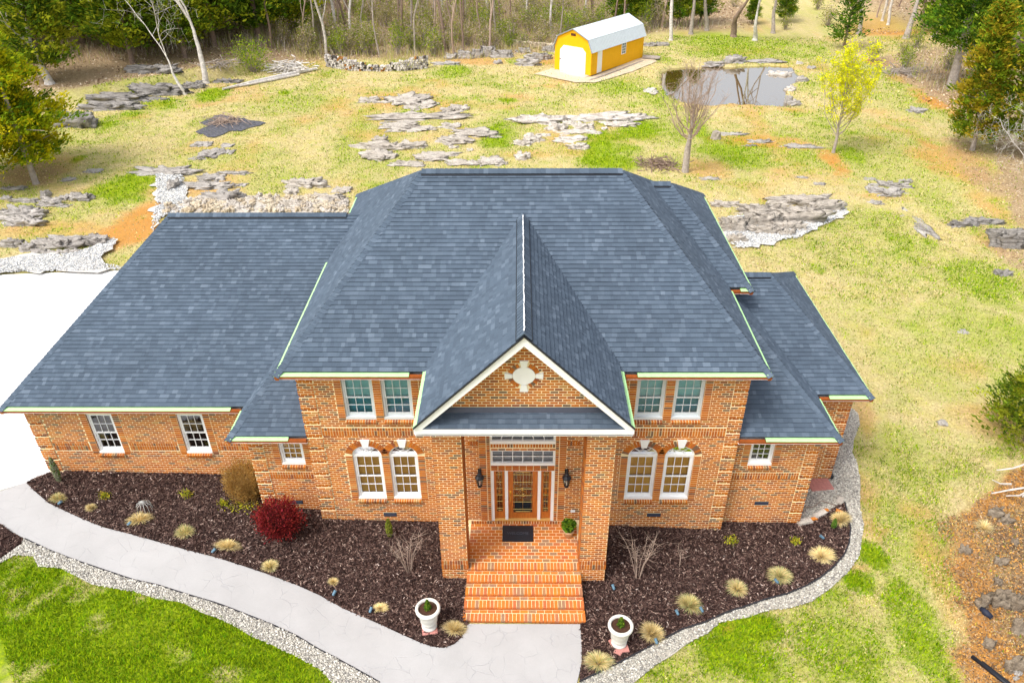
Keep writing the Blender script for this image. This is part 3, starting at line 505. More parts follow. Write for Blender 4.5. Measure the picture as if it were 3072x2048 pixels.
def pebbles(name, poly, dens, size, mat, zf, label, cat, flat=.65):
    x, y = sample(poly, dens); n = len(x); s = size * rng.uniform(.55, 1.35, n)
    P = CUBE[None] * rng.uniform(.45, .75, (n, 8, 1)) * rng.uniform(.75, 1.1, (n, 8, 3)); P = P * s[:, None, None]; P[..., 2] *= flat
    P = rotz(P, rng.uniform(0, 6.28, n)[:, None]); P[..., 0] += x[:, None]; P[..., 1] += y[:, None]; P[..., 2] += (zf(x, y) + s * .2)[:, None]
    F = (CF[None] + 8 * np.arange(n)[:, None, None]).reshape(-1, 4)
    o = npmesh(name, P.reshape(-1, 3), F, mat, attrs={'rnd': np.repeat(rng.random(n), 8)}); return tag(o, label, cat, kind='stuff')
pebbles('pebbles', P_GRAV_L, 1300, .028, M['pebble'], lambda x, y: hbase(x, y) + .045 + wob(x, y) * .03, 'loose white pebbles along the walk', 'pebbles')
pebbles('pebbles', P_GRAV_R, 1000, .028, M['pebble'], lambda x, y: hbase(x, y) + .045 + wob(x, y) * .03, 'loose white pebbles around the right bed and house side', 'pebbles')
pebbles('gravel_stones', S_GRAVEL_DRIVE + [(-27, 15.45), (-27, 16.8)], 220, .04, M['pebbleblue'], lambda x, y: hbase(x, y) + .165 + wob(x, y) * .05, 'loose grey gravel beyond the driveway', 'gravel')
pebbles('gravel_stones', S_GRAVEL_PATH, 120, .05, M['pebbleblue'], lambda x, y: hgt(x, y) + .10 + wob(x, y) * .05, 'loose grey gravel on the short path', 'gravel')
pebbles('gravel_stones', S_GRAVEL_BACK, 120, .05, M['pebbleblue'], lambda x, y: hgt(x, y) + .10 + wob(x, y) * .05, 'loose pale gravel below the right ledge', 'gravel')
def chips(name, poly, dens, label):
    x, y = sample(poly, dens); n = len(x); L = rng.uniform(.02, .06, n); W = rng.uniform(.006, .016, n)
    a = rng.uniform(0, 6.28, n); t = rng.normal(0, .35, n); u = np.stack([np.cos(a) * np.cos(t), np.sin(a) * np.cos(t), np.sin(t)], 1); v = np.stack([-np.sin(a), np.cos(a), rng.normal(0, .5, n)], 1)
    c = np.stack([x, y, hbase(x, y) + .06 + wob(x, y) * .06 + rng.uniform(0, .02, n)], 1)
    P = np.stack([c - u * L[:, None] - v * W[:, None], c + u * L[:, None] - v * W[:, None], c + u * L[:, None] + v * W[:, None], c - u * L[:, None] + v * W[:, None]], 1)
    F = np.arange(4 * n).reshape(-1, 4); r = rng.random(n) ** 1.15
    tag(npmesh(name, P.reshape(-1, 3), F, M['chip'], attrs={'rnd': np.repeat(r, 4)}), label, 'mulch', kind='stuff')
chips('mulch_chips', P_MULCH_L, 900, 'shredded dark wood mulch left of the steps')
chips('mulch_chips', P_MULCH_R, 900, 'shredded dark wood mulch right of the steps')
chips('mulch_chips', P_MULCH_C, 700, 'shredded dark wood mulch at the driveway corner')

# ------------------------------------------------------------------ grass
BLOCK = HOUSE_PLAN + [P_DRIVE, P_WALK, P_MULCH_L, P_MULCH_R, P_MULCH_C, P_GRAV_L, P_GRAV_R, S_GRAVEL_DRIVE, S_GRAVEL_PATH, S_GRAVEL_BACK, S_RUBBLE, S_POND]
def grass(name, x0, x1, y0, y1, dens, ln, wd, label, lush=1.0):
    n = int((x1 - x0) * (y1 - y0) * dens); x = rng.uniform(x0, x1, n); y = rng.uniform(y0, y1, n)
    # keep only the strip the place shows around the house: within a wedge in front of the camera
    k = np.abs(x - CAM[0]) < (y - CAM[1]) * .80 + 3.5
    for b in BLOCK: k &= ~inpoly(x, y, b)
    x, y = x[k], y[k]; g, s, l = cover(x, y)
    k = rng.random(len(x)) > np.maximum(s * .92, l * .8) ; x, y, g = x[k], y[k], g[k]; n = len(x)
    gr = rng.random(n) < np.clip(g * 1.05, .08, 1)
    j = rng.uniform(.55, 1.3, (n, 1)); mixv = rng.random((n, 1))
    green = np.array([.09, .25, .002]) * (1 - mixv) + np.array([.46, .58, .006]) * mixv
    straw = np.array([.80, .68, .40]) * (1 - mixv) + np.array([.52, .44, .12]) * mixv
    c = np.where(gr[:, None], green, straw) * j
    L = ln * rng.uniform(.6, 1.4, n) * np.where(gr, 1.0 + .35 * g * lush, .7); a = rng.uniform(0, 6.28, n); t = rng.uniform(.2, 1.1, n)
    d = np.stack([np.cos(a) * np.sin(t), np.sin(a) * np.sin(t), np.cos(t)], 1); sdv = np.stack([-np.sin(a), np.cos(a), np.zeros(n)], 1) * (wd * rng.uniform(.6, 1.4, n))[:, None]
    b = np.stack([x, y, hgt(x, y) - .01], 1)
    P = np.stack([b - sdv, b + sdv, b + d * L[:, None]], 1)
    cc = np.repeat(c[:, None], 3, 1)
    o = npmesh(name, P.reshape(-1, 3), np.arange(3 * n).reshape(-1, 3), M['blade'], attrs={'col': cc.reshape(-1, 3)}); return tag(o, label, 'grass', kind='stuff')
grass('lawn_grass', -19, -1.5, -9, -1.2, 1500, .085, .014, 'bright green lawn grass below the curved walk')
grass('lawn_grass', 1.5, 19, -9, 4, 1000, .075, .016, 'patchy green and straw grass right of the house')
grass('field_grass', 8, 34, 4, 24, 260, .075, .02, 'dry straw grass on the right side lawn')
grass('field_grass', -34, 34, 14, 42, 100, .10, .032, 'dry patchy grass of the back lawn')
grass('field_grass', -34, 46, 42, 72, 42, .13, .05, 'dry patchy grass around the shed and pond')
# ================================================================== the house
XL, XR, OV, ZE = -5.74, 6.464, .42, 5.76
CH, BL, JT = .0794, .203, .019
house = empty('brick_house', (0, 4, 0))
tag(house, 'large orange-red brick house with dark blue-grey shingled hip roofs', 'house')
def hp(o):      # parent to the house root, keep world coordinates
    o.parent = house; o.matrix_parent_inverse = Matrix.Translation((0, -4, 0)); return o
def sub(o, par):
    o.parent = par; o.matrix_parent_inverse = par.matrix_world.inverted() if False else Matrix(); return o
EX, EY, EZ = np.array((1., 0, 0)), np.array((0, 1., 0)), np.array((0, 0, 1.))
BR = {}       # part name key -> list of brick records (c,u,v,n,hu,hv,hn,rnd)
def rec(key, c, u, v, n, hu, hv, hn, r=None): BR.setdefault(key, []).append((np.asarray(c, float), u, v, n, hu, hv, hn, random.random() if r is None else r))
def sub_iv(iv, holes):
    out = [iv]
    for a, b in holes:
        o2 = []
        for s, e in out:
            if b <= s or a >= e: o2.append((s, e))
            else:
                if a > s: o2.append((s, a))
                if b < e: o2.append((b, e))
        out = o2
    return out
def wallbricks(key, O, u, n, s0, s1, z0, z1, holes=(), proud=.005, zb=0.0):
    """running bond over s0..s1 (along u) and z0..z1; holes(z) -> blocked intervals"""
    k0 = int(math.floor((z0 - zb) / CH)); k = k0
    while zb + k * CH < z1 - .02:
        a, b = max(zb + k * CH, z0), min(zb + (k + 1) * CH - JT, z1)
        if b - a > .02:
            zc = (a + b) / 2; blocked = [h for f in holes for h in f(zc)]
            off = (BL / 2 if k % 2 else 0.0) + math.floor(s0 / BL) * BL - BL
            s = off
            while s < s1:
                e = s + BL - JT; lo, hi = max(s, s0), min(e, s1)
                if hi - lo > .03:
                    for p, q in sub_iv((lo, hi), blocked):
                        if q - p > .028:
                            d = proud + random.uniform(-.0015, .0015)
                            rec(key, O + u * (p + q) / 2 + EZ * zc + n * (d / 2 - .004), u, EZ, n, (q - p) / 2, (b - a) / 2, d / 2 + .004)
                s += BL
        k += 1
def stack(key, O, u, n, s0, s1, z0, z1, proud=.007):      # stacked jamb bricks
    z = z0
    while z < z1 - .03:
        rec(key, O + u * (s0 + s1) / 2 + EZ * (z + (CH - JT) / 2) + n * proud / 2, u, EZ, n, (s1 - s0 - JT) / 2, (CH - JT) / 2, proud / 2 + .003); z += CH
def soldier(key, O, u, n, s0, s1, z0, z1, proud=.010, wd=.0775):
    k = max(1, round((s1 - s0) / wd)); w = (s1 - s0) / k
    for i in range(k):
        p = proud + random.uniform(-.0015, .0015)
        rec(key, O + u * (s0 + w * (i + .5)) + EZ * (z0 + z1) / 2 + n * p / 2, u, EZ, n, (w - JT) / 2, (z1 - z0 - JT) / 2, p / 2 + .003)
def rect(x0, x1, z0, z1): return lambda z: [(x0, x1)] if z0 < z < z1 else []
def arch(xc, a, zs, b):   # half ellipse above zs
    def f(z):
        if not zs <= z < zs + b: return []
        q = a * math.sqrt(max(0, 1 - ((z - zs) / b) ** 2)); return [(xc - q, xc + q)]
    return f
def mortar_wall(mb, O, u, n, s0, s1, z0, z1, openings):
    xs = sorted({s0, s1, *[q for o in openings for q in o[:2] if s0 < q < s1]}); zs = sorted({z0, z1, *[q for o in openings for q in o[2:] if z0 < q < z1]})
    for a, b in zip(xs[:-1], xs[1:]):
        for c, d in zip(zs[:-1], zs[1:]):
            m, k = (a + b) / 2, (c + d) / 2
            if any(o[0] < m < o[1] and o[2] < k < o[3] for o in openings): continue
            P = [O + u * a + EZ * c, O + u * b + EZ * c, O + u * b + EZ * d, O + u * a + EZ * d]
            if np.dot(np.cross(u, EZ), n) < 0: P = P[::-1]
            mb.poly(P)
NF = -EY
WALLS = {}
# ---- window schedule (x0, x1, z0, z1)
AW = [(-4.54, -3.70), (-3.48, -2.66), (3.41, 4.25), (4.47, 5.31)]
UW = [(-4.55, -3.71), (-3.48, -2.66), (3.46, 4.25), (4.49, 5.30)]
AZ0, AZS, AB = .95, 2.67, .36
UZ0, UZ1 = 3.99, 5.42
# ---- main front wall
O0 = np.array((0., 0, 0)); mb = MB(); holes = []; ops = []
for x0, x1 in AW:
    xc, a = (x0 + x1) / 2, (x1 - x0) / 2
    holes += [rect(x0 - .215, x1 + .215, AZ0, AZS), rect(x0, x1, AZ0 - .10, AZ0), arch(xc, a + .215, AZS, AB + .215)]; ops.append((x0, x1, AZ0 - .02, AZS + AB))
for x0, x1 in UW: holes += [rect(x0 - .215, x1 + .215, UZ0, UZ1), rect(x0, x1, UZ0 - .12, UZ0)]; ops.append((x0, x1, UZ0 - .02, UZ1))
VENTS = [(-3.86, -3.46, .21, .37), (4.16, 4.58, .22, .37)]
for v in VENTS: holes.append(rect(*v))
ent = (-1.55, 2.35)
holes.append(rect(*ent, -2, 9))
bandz = (3.40, 3.69)
holes += [rect(-5.30, 6.06, *bandz)]
for (s0, s1) in ((XL + .44, ent[0]), (ent[1], XR - .39)):
    wallbricks('main', O0, EX, NF, s0, s1, -.7, 5.6, holes)
    soldier('main', O0, EX, NF, s0, s1, 3.40, 3.585); soldier('main', O0, EX, NF, s0, s1, 3.585, 3.69)
QB = {}
def quoin_blocks(mb, key, keep=lambda s: True):
    for O, u, n, s0, s1, z0, z1 in QB.get(key, []):
        if keep(s0): mb.obox(O + u * (s0 + s1) / 2 + EZ * (z0 + z1) / 2 + n * .010, u, EZ, n, (s1 - s0) / 2, (z1 - z0) / 2, .0115, back=False)
def quoin(key, O, u, n, s0, s1, z0, z1):
    z = z0; i = 0
    while z < z1:
        zt = min(z + 5 * CH, z1); wallbricks(key, O + n * .022, u, n, s0 - (.0), s1, z, zt, zb=z0); zt2 = min(zt + CH, z1)
        QB.setdefault(key, []).append((O, u, n, s0 + .004, s1 - .002, z, zt - JT * .5))
        wallbricks(key, O, u, n, s0 + .02, s1 - .01, zt, zt2, zb=z0); z = zt2; i += 1
quoin('main', O0, EX, NF, XL - .02, XL + .43, -.4, 5.6); quoin('main', O0, EX, NF, XR - .385, XR + .02, -.7, 5.6)
for i, (x0, x1) in enumerate(AW):
    if i % 2 == 0: stack('main', O0, EX, NF, x0 - .21, x0, AZ0 - .04, AZS); stack('main', O0, EX, NF, x1, AW[i + 1][0], AZ0 - .04, AZS + .12)
    else: stack('main', O0, EX, NF, x1, x1 + .21, AZ0 - .04, AZS)
for i, (x0, x1) in enumerate(UW):
    if i % 2 == 0: stack('main', O0, EX, NF, x0 - .21, x0, UZ0 - .02, 5.6); stack('main', O0, EX, NF, x1, UW[i + 1][0], UZ0 - .02, 5.6)
    else: stack('main', O0, EX, NF, x1, x1 + .21, UZ0 - .02, 5.6)
mb2 = MB(); mortar_wall(mb, O0, EX, NF, XL, ent[0], -.8, 5.62, ops); mortar_wall(mb2, O0, EX, NF, ent[1], XR, -.8, 5.62, ops); quoin_blocks(mb, 'main', lambda s: s < 0); quoin_blocks(mb2, 'main', lambda s: s > 0)
# spandrels between the arch and its bounding box, arch voussoirs, key stones
KEY = []
for x0, x1 in AW:
    xc, a = (x0 + x1) / 2, (x1 - x0) / 2; N = 14
    for sgn in (-1, 1):
        pts = [O0 + EX * (xc + sgn * a * math.cos(t)) + EZ * (AZS + AB * math.sin(t)) for t in np.linspace(0, PI / 2, N)]
        for p, q in zip(pts[:-1], pts[1:]):
            P = [p, q, (q[0], 0, AZS + AB), (p[0], 0, AZS + AB)]; (mb if xc < 0 else mb2).poly(P if sgn < 0 else P[::-1])
    m = 19
    for i in range(m):
        t = PI * (i + .5) / m
        if abs(t - PI / 2) < .14: continue
        if abs(math.cos(t)) > .985: continue
        rr = np.array([(a + .105) * math.cos(t), 0, (AB + .105) * math.sin(t)]); nr = np.array([math.cos(t) / (a + .1), 0, math.sin(t) / (AB + .1)]); nr /= np.linalg.norm(nr); tg = np.array([-nr[2], 0, nr[0]])
        rec('main', np.array((xc, -.009, AZS)) + rr, tg, nr, NF, .036, .098, .014)
    KEY.append((xc, 2.99, 3.27))
WALLS['mainL'] = hp(mb.build('wall', M['mortar'])); WALLS['mainR'] = hp(mb2.build('wall', M['mortar']))
# ---- entry wall (proud of the main wall)
YE = -.449; Oe = np.array((0., YE, 0)); mb = MB()
DOOR = (-.54, 1.285, .47, 2.50); TRN = (-.535, 1.285, 2.70, 3.25); FAN = (-.535, 1.285, 3.49, 4.25)
he = [rect(*DOOR), rect(DOOR[0], DOOR[1], 2.5, 2.62), rect(*TRN), rect(TRN[0], TRN[1], 2.59, 2.7), rect(-.86, -.54, .37, 4.4), rect(1.285, 1.6, .37, 4.4), rect(TRN[0], TRN[1], 3.33, 3.49), rect(FAN[0], FAN[1], 3.49, 3.8), arch(.375, .91, 3.78, .5), rect(-2, 3, .3, .51)]
wallbricks('entry', Oe, EX, NF, ent[0], ent[1], .36, 5.55, he)
for s0, s1 in ((-.645, -.54), (-.86, -.65), (1.285, 1.39), (1.395, 1.605)): stack('entry', Oe, EX, NF, s0, s1, .52, 4.35)
soldier('entry', Oe, EX, NF, -1.16, 1.96, .375, .50); soldier('entry', Oe, EX, NF, -.53, 1.28, 3.36, 3.49); soldier('entry', Oe, EX, NF, -.53, 1.28, 2.59, 2.70, .018, .2); soldier('entry', Oe, EX, NF, -1.16, -.87, 3.42, 3.60, .012); soldier('entry', Oe, EX, NF, 1.61, 1.96, 3.42, 3.60, .012)
soldier('entry', Oe, EX, NF, -.53, 1.28, 2.505, 2.585, .014, .203)
mortar_wall(mb, Oe, EX, NF, ent[0], ent[1], .2, 5.6, [DOOR, (TRN[0], TRN[1], 2.68, 3.25), (FAN[0], FAN[1], 3.49, 4.25)])
for xx in ent:
    mb.poly([(xx, YE, -.3), (xx, .02, -.3), (xx, .02, 5.6), (xx, YE, 5.6)])
WALLS['entry'] = hp(mb.build('wall', M['mortar']))
# ---- garage wing, left bay, right bay, right wing
YG = 1.692; Og = np.array((0., YG, 0)); mb = MB()
GW = [(-13.06, -12.26, 1.26, 2.82), (-10.27, -9.46, 1.26, 2.82)]
hg = [rect(x0 - .215, x1 + .215, z0, z1) for x0, x1, z0, z1 in GW] + [rect(x0, x1, z0 - .12, z0) for x0, x1, z0, z1 in GW] + [rect(-14.52, -13.30, 1.37, 1.665), rect(-12.03, -10.50, 1.37, 1.665), rect(-9.2, -7.62, 1.37, 1.665)]
wallbricks('garage', Og, EX, NF, -14.46, -7.62, .1, 3.1, hg); quoin('garage', Og, EX, NF, -14.92, -14.47, .1, 3.1)
for x0, x1, z0, z1 in GW: stack('garage', Og, EX, NF, x0 - .21, x0, z0, 3.05); stack('garage', Og, EX, NF, x1, x1 + .21, z0, 3.05)
for a, b in ((-14.45, -13.30), (-12.03, -10.50), (-9.22, -7.64)): soldier('garage', Og, EX, NF, a, b, 1.37, 1.56); soldier('garage', Og, EX, NF, a, b, 1.56, 1.665)
mortar_wall(mb, Og, EX, NF, -14.9, -7.6, 0, 3.15, GW); quoin_blocks(mb, 'garage'); WALLS['garage'] = hp(mb.build('wall', M['mortar']))
YB1 = .332; Ob = np.array((0., YB1, 0)); mb = MB(); B1 = (-6.76, -6.06, 2.01, 2.86); V1 = (-6.76, -6.38, .40, .55)
hb = [rect(B1[0] - .21, B1[1] + .21, B1[2], B1[3]), rect(B1[0], B1[1], B1[2] - .12, B1[2]), rect(*V1), rect(-7.2, -5.74, 1.46, 1.72)]
wallbricks('bay', Ob, EX, NF, -7.2, XL, -.1, 3.1, hb); quoin('bay', Ob, EX, NF, -7.64, -7.21, -.1, 3.1)
stack('bay', Ob, EX, NF, B1[0] - .21, B1[0], 2.0, 3.0); stack('bay', Ob, EX, NF, B1[1], B1[1] + .21, 2.0, 3.0)
soldier('bay', Ob, EX, NF, -7.2, XL, 1.46, 1.63); soldier('bay', Ob, EX, NF, -7.2, XL, 1.63, 1.72)
mortar_wall(mb, Ob, EX, NF, -7.62, XL, -.2, 3.15, [B1]); mb.poly([(-7.62, YB1, -.2), (-7.62, YB1, 3.15), (-7.62, YG, 3.15), (-7.62, YG, -.2)]); quoin_blocks(mb, 'bay'); WALLS['bay'] = hp(mb.build('wall', M['mortar']))
YB2 = .325; Oc = np.array((0., YB2, 0)); mb = MB(); B2 = (7.01, 7.71, 2.01, 2.86); V2 = (7.48, 7.91, .40, .54)
hb = [rect(B2[0] - .21, B2[1] + .21, B2[2], B2[3]), rect(B2[0], B2[1], B2[2] - .12, B2[2]), rect(*V2), rect(6.46, 8.6, 1.46, 1.72)]
wallbricks('bay2', Oc, EX, NF, XR, 8.61, -.8, 3.1, hb); quoin('bay2', Oc, EX, NF, 8.62, 9.0, -.8, 3.1)
stack('bay2', Oc, EX, NF, B2[0] - .21, B2[0], 2.0, 3.0); stack('bay2', Oc, EX, NF, B2[1], B2[1] + .21, 2.0, 3.0)
soldier('bay2', Oc, EX, NF, XR, 8.6, 1.46, 1.63); soldier('bay2', Oc, EX, NF, XR, 8.6, 1.63, 1.72)
mortar_wall(mb, Oc, EX, NF, XR, 8.98, -.9, 3.15, [B2]); quoin_blocks(mb, 'bay2'); WALLS['bay2'] = hp(mb.build('wall', M['mortar']))
YW = 2.315; Ow = np.array((0., YW, 0)); mb = MB()
wallbricks('wing', Ow, EX, NF, 8.98, 10.2, -.8, 3.1); quoin('wing', Ow, EX, NF, 10.21, 10.635, -.8, 3.1)
mortar_wall(mb, Ow, EX, NF, 8.96, 10.615, -.9, 3.15, []); quoin_blocks(mb, 'wing'); WALLS['wing'] = hp(mb.build('wall', M['mortar']))
# side and rear walls
mb = MB()
def vq(x0, y0, x1, y1, z0, z1): mb.poly([(x0, y0, z0), (x1, y1, z0), (x1, y1, z1), (x0, y0, z1)])
for q in ((XL, 11.55, XL, 0, -.8, 5.62), (XR, 0, XR, 4.54, -.8, 5.62), (XR, 4.54, 7.13, 4.54, -.8, 5.62), (7.13, 4.54, 7.13, 11.55, -.8, 5.62), (7.13, 11.55, XL, 11.55, -.8, 5.62),
          (-14.9, 14.2, -14.9, YG, 0, 3.15), (XL, 14.2, -14.9, 14.2, 0, 3.15), (8.98, YB2, 8.98, YW, -.9, 3.15), (10.615, YW, 10.615, 9.6, -.9, 3.15), (10.615, 9.6, 7.13, 9.6, -.9, 3.15), (XL, 14.2, XL, 11.55, -.8, 3.15)): vq(*q)
hp(mb.build('side_wall', M['masonry']))
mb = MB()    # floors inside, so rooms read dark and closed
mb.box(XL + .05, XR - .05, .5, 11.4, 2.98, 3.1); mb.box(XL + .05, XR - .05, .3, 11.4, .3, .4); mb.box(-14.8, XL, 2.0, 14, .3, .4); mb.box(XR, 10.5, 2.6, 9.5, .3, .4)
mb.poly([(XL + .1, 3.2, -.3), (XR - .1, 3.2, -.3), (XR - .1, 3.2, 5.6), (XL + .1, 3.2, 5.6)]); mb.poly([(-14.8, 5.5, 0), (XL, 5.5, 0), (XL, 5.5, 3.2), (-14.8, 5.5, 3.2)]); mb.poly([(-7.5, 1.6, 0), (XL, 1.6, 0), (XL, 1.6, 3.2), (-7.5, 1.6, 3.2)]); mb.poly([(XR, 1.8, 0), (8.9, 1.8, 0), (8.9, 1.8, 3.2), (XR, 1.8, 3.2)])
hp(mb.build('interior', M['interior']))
# ---- porch columns
for key, x0, x1 in (('colL', -1.883, -1.161), ('colR', 1.959, 2.680)):
    y0, y1 = -2.144, -1.42; mb = MB(); mb.box(x0, x1, y0, y1, -.5, 5.55)
    for O, u, n, w in ((np.array((x0, y0, 0)), EX, -EY, x1 - x0), (np.array((x1, y0, 0)), EY, EX, y1 - y0), (np.array((x0, y1, 0)), -EY, -EX, y1 - y0), (np.array((x1, y1, 0)), -EX, EY, x1 - x0)):
        wallbricks(key, O, u, n, -.012, w + .012 - JT, -.4, .36); wallbricks(key, O, u, n, -.012, w + .012 - JT, .71, 5.5)
        soldier(key, O, u, n, -.02, w + .02, .36, .55, .016); soldier(key, O, u, n, -.01, w + .01, .55, .71, .012)
    WALLS[key] = hp(mb.build('column', M['mortar']))
# ---- gable brick
YC = -2.144; Oq = np.array((0., YC, 0)); mb = MB(); GX = .383; gs = .978; gtop = 8.04
mb.poly([(GX - 2.4, YC, 5.5), (GX + 2.4, YC, 5.5), (GX + 2.4, YC, 5.72), (GX, YC, 8.06), (GX - 2.4, YC, 5.72)])
def tri(z):
    q = max(0, (gtop - z) / gs - .02); return [(-9, GX - q), (GX + q, 9)]
def ellf(z):
    t = abs(z - 7.03)
    if t > .365: return []
    q = .385 * math.sqrt(1 - (t / .365) ** 2); return [(GX - q, GX + q)]
wallbricks('gable', Oq, EX, NF, GX - 2.2, GX + 2.2, 5.95, 8.0, [tri, ellf, rect(GX - .10, GX + .10, 6.56, 7.46), rect(GX - .46, GX + .46, 6.95, 7.11)])
for i in range(26):
    t = 2 * PI * (i + .5) / 26
    if min(abs(math.sin(t)), abs(math.cos(t))) < .26: continue
    rr = np.array([.325 * math.cos(t), 0, .305 * math.sin(t)]); nr = np.array([math.cos(t), 0, math.sin(t)]); tg = np.array([-nr[2], 0, nr[0]])
    rec('gable', np.array((GX, YC - .009, 7.03)) + rr, tg, nr, NF, .034, .052, .014)
WALLS['gable'] = hp(mb.build('gable_wall', M['mortar']))
mb = MB(); N = 28   # white oval and its four key stones
rim = [(GX + .265 * math.cos(2 * PI * i / N), YC - .03, 7.03 + .245 * math.sin(2 * PI * i / N)) for i in range(N)]; bk = [(p[0], YC + .01, p[2]) for p in rim]
mb.add(rim + bk, [tuple(range(N))[::-1]] + [(i, (i + 1) % N, N + (i + 1) % N, N + i) for i in range(N)])
oval = hp(mb.build('oval_panel', M['white']))
def keystone(xc, z0, z1, w0, w1, y, horiz=False, dep=.045):
    m = MB(); zc = (z0 + z1) / 2
    P = [(-w0, z0), (w0, z0), (w1, z1), (-w1, z1)]; V = []
    for d in (-dep, .0):
        for a, b in P: V.append((xc + a, y + d, b))
    m.add(V, [(0, 1, 2, 3), (1, 5, 6, 2), (5, 4, 7, 6), (4, 0, 3, 7), (3, 2, 6, 7), (4, 5, 1, 0)]); return hp(m.build('keystone', M['white']))
for xc, z0, z1 in KEY: keystone(xc, z0, z1, .075, .135, 0)
keystone(GX, 7.28, 7.46, .06, .10, YC); keystone(GX, 6.58, 6.78, .10, .06, YC)
for s in (-1, 1):
    m = MB(); a, b = (GX + s * .27, GX + s * .45)
    V = [(a, YC - .045, 7.03 - .05), (b, YC - .045, 7.03 - .085), (b, YC - .045, 7.03 + .085), (a, YC - .045, 7.03 + .05)]; V += [(p[0], YC, p[2]) for p in V]
    m.add(V, [(0, 1, 2, 3), (1, 5, 6, 2), (5, 4, 7, 6), (4, 0, 3, 7), (3, 2, 6, 7), (4, 5, 1, 0)]); hp(m.build('keystone', M['white']))

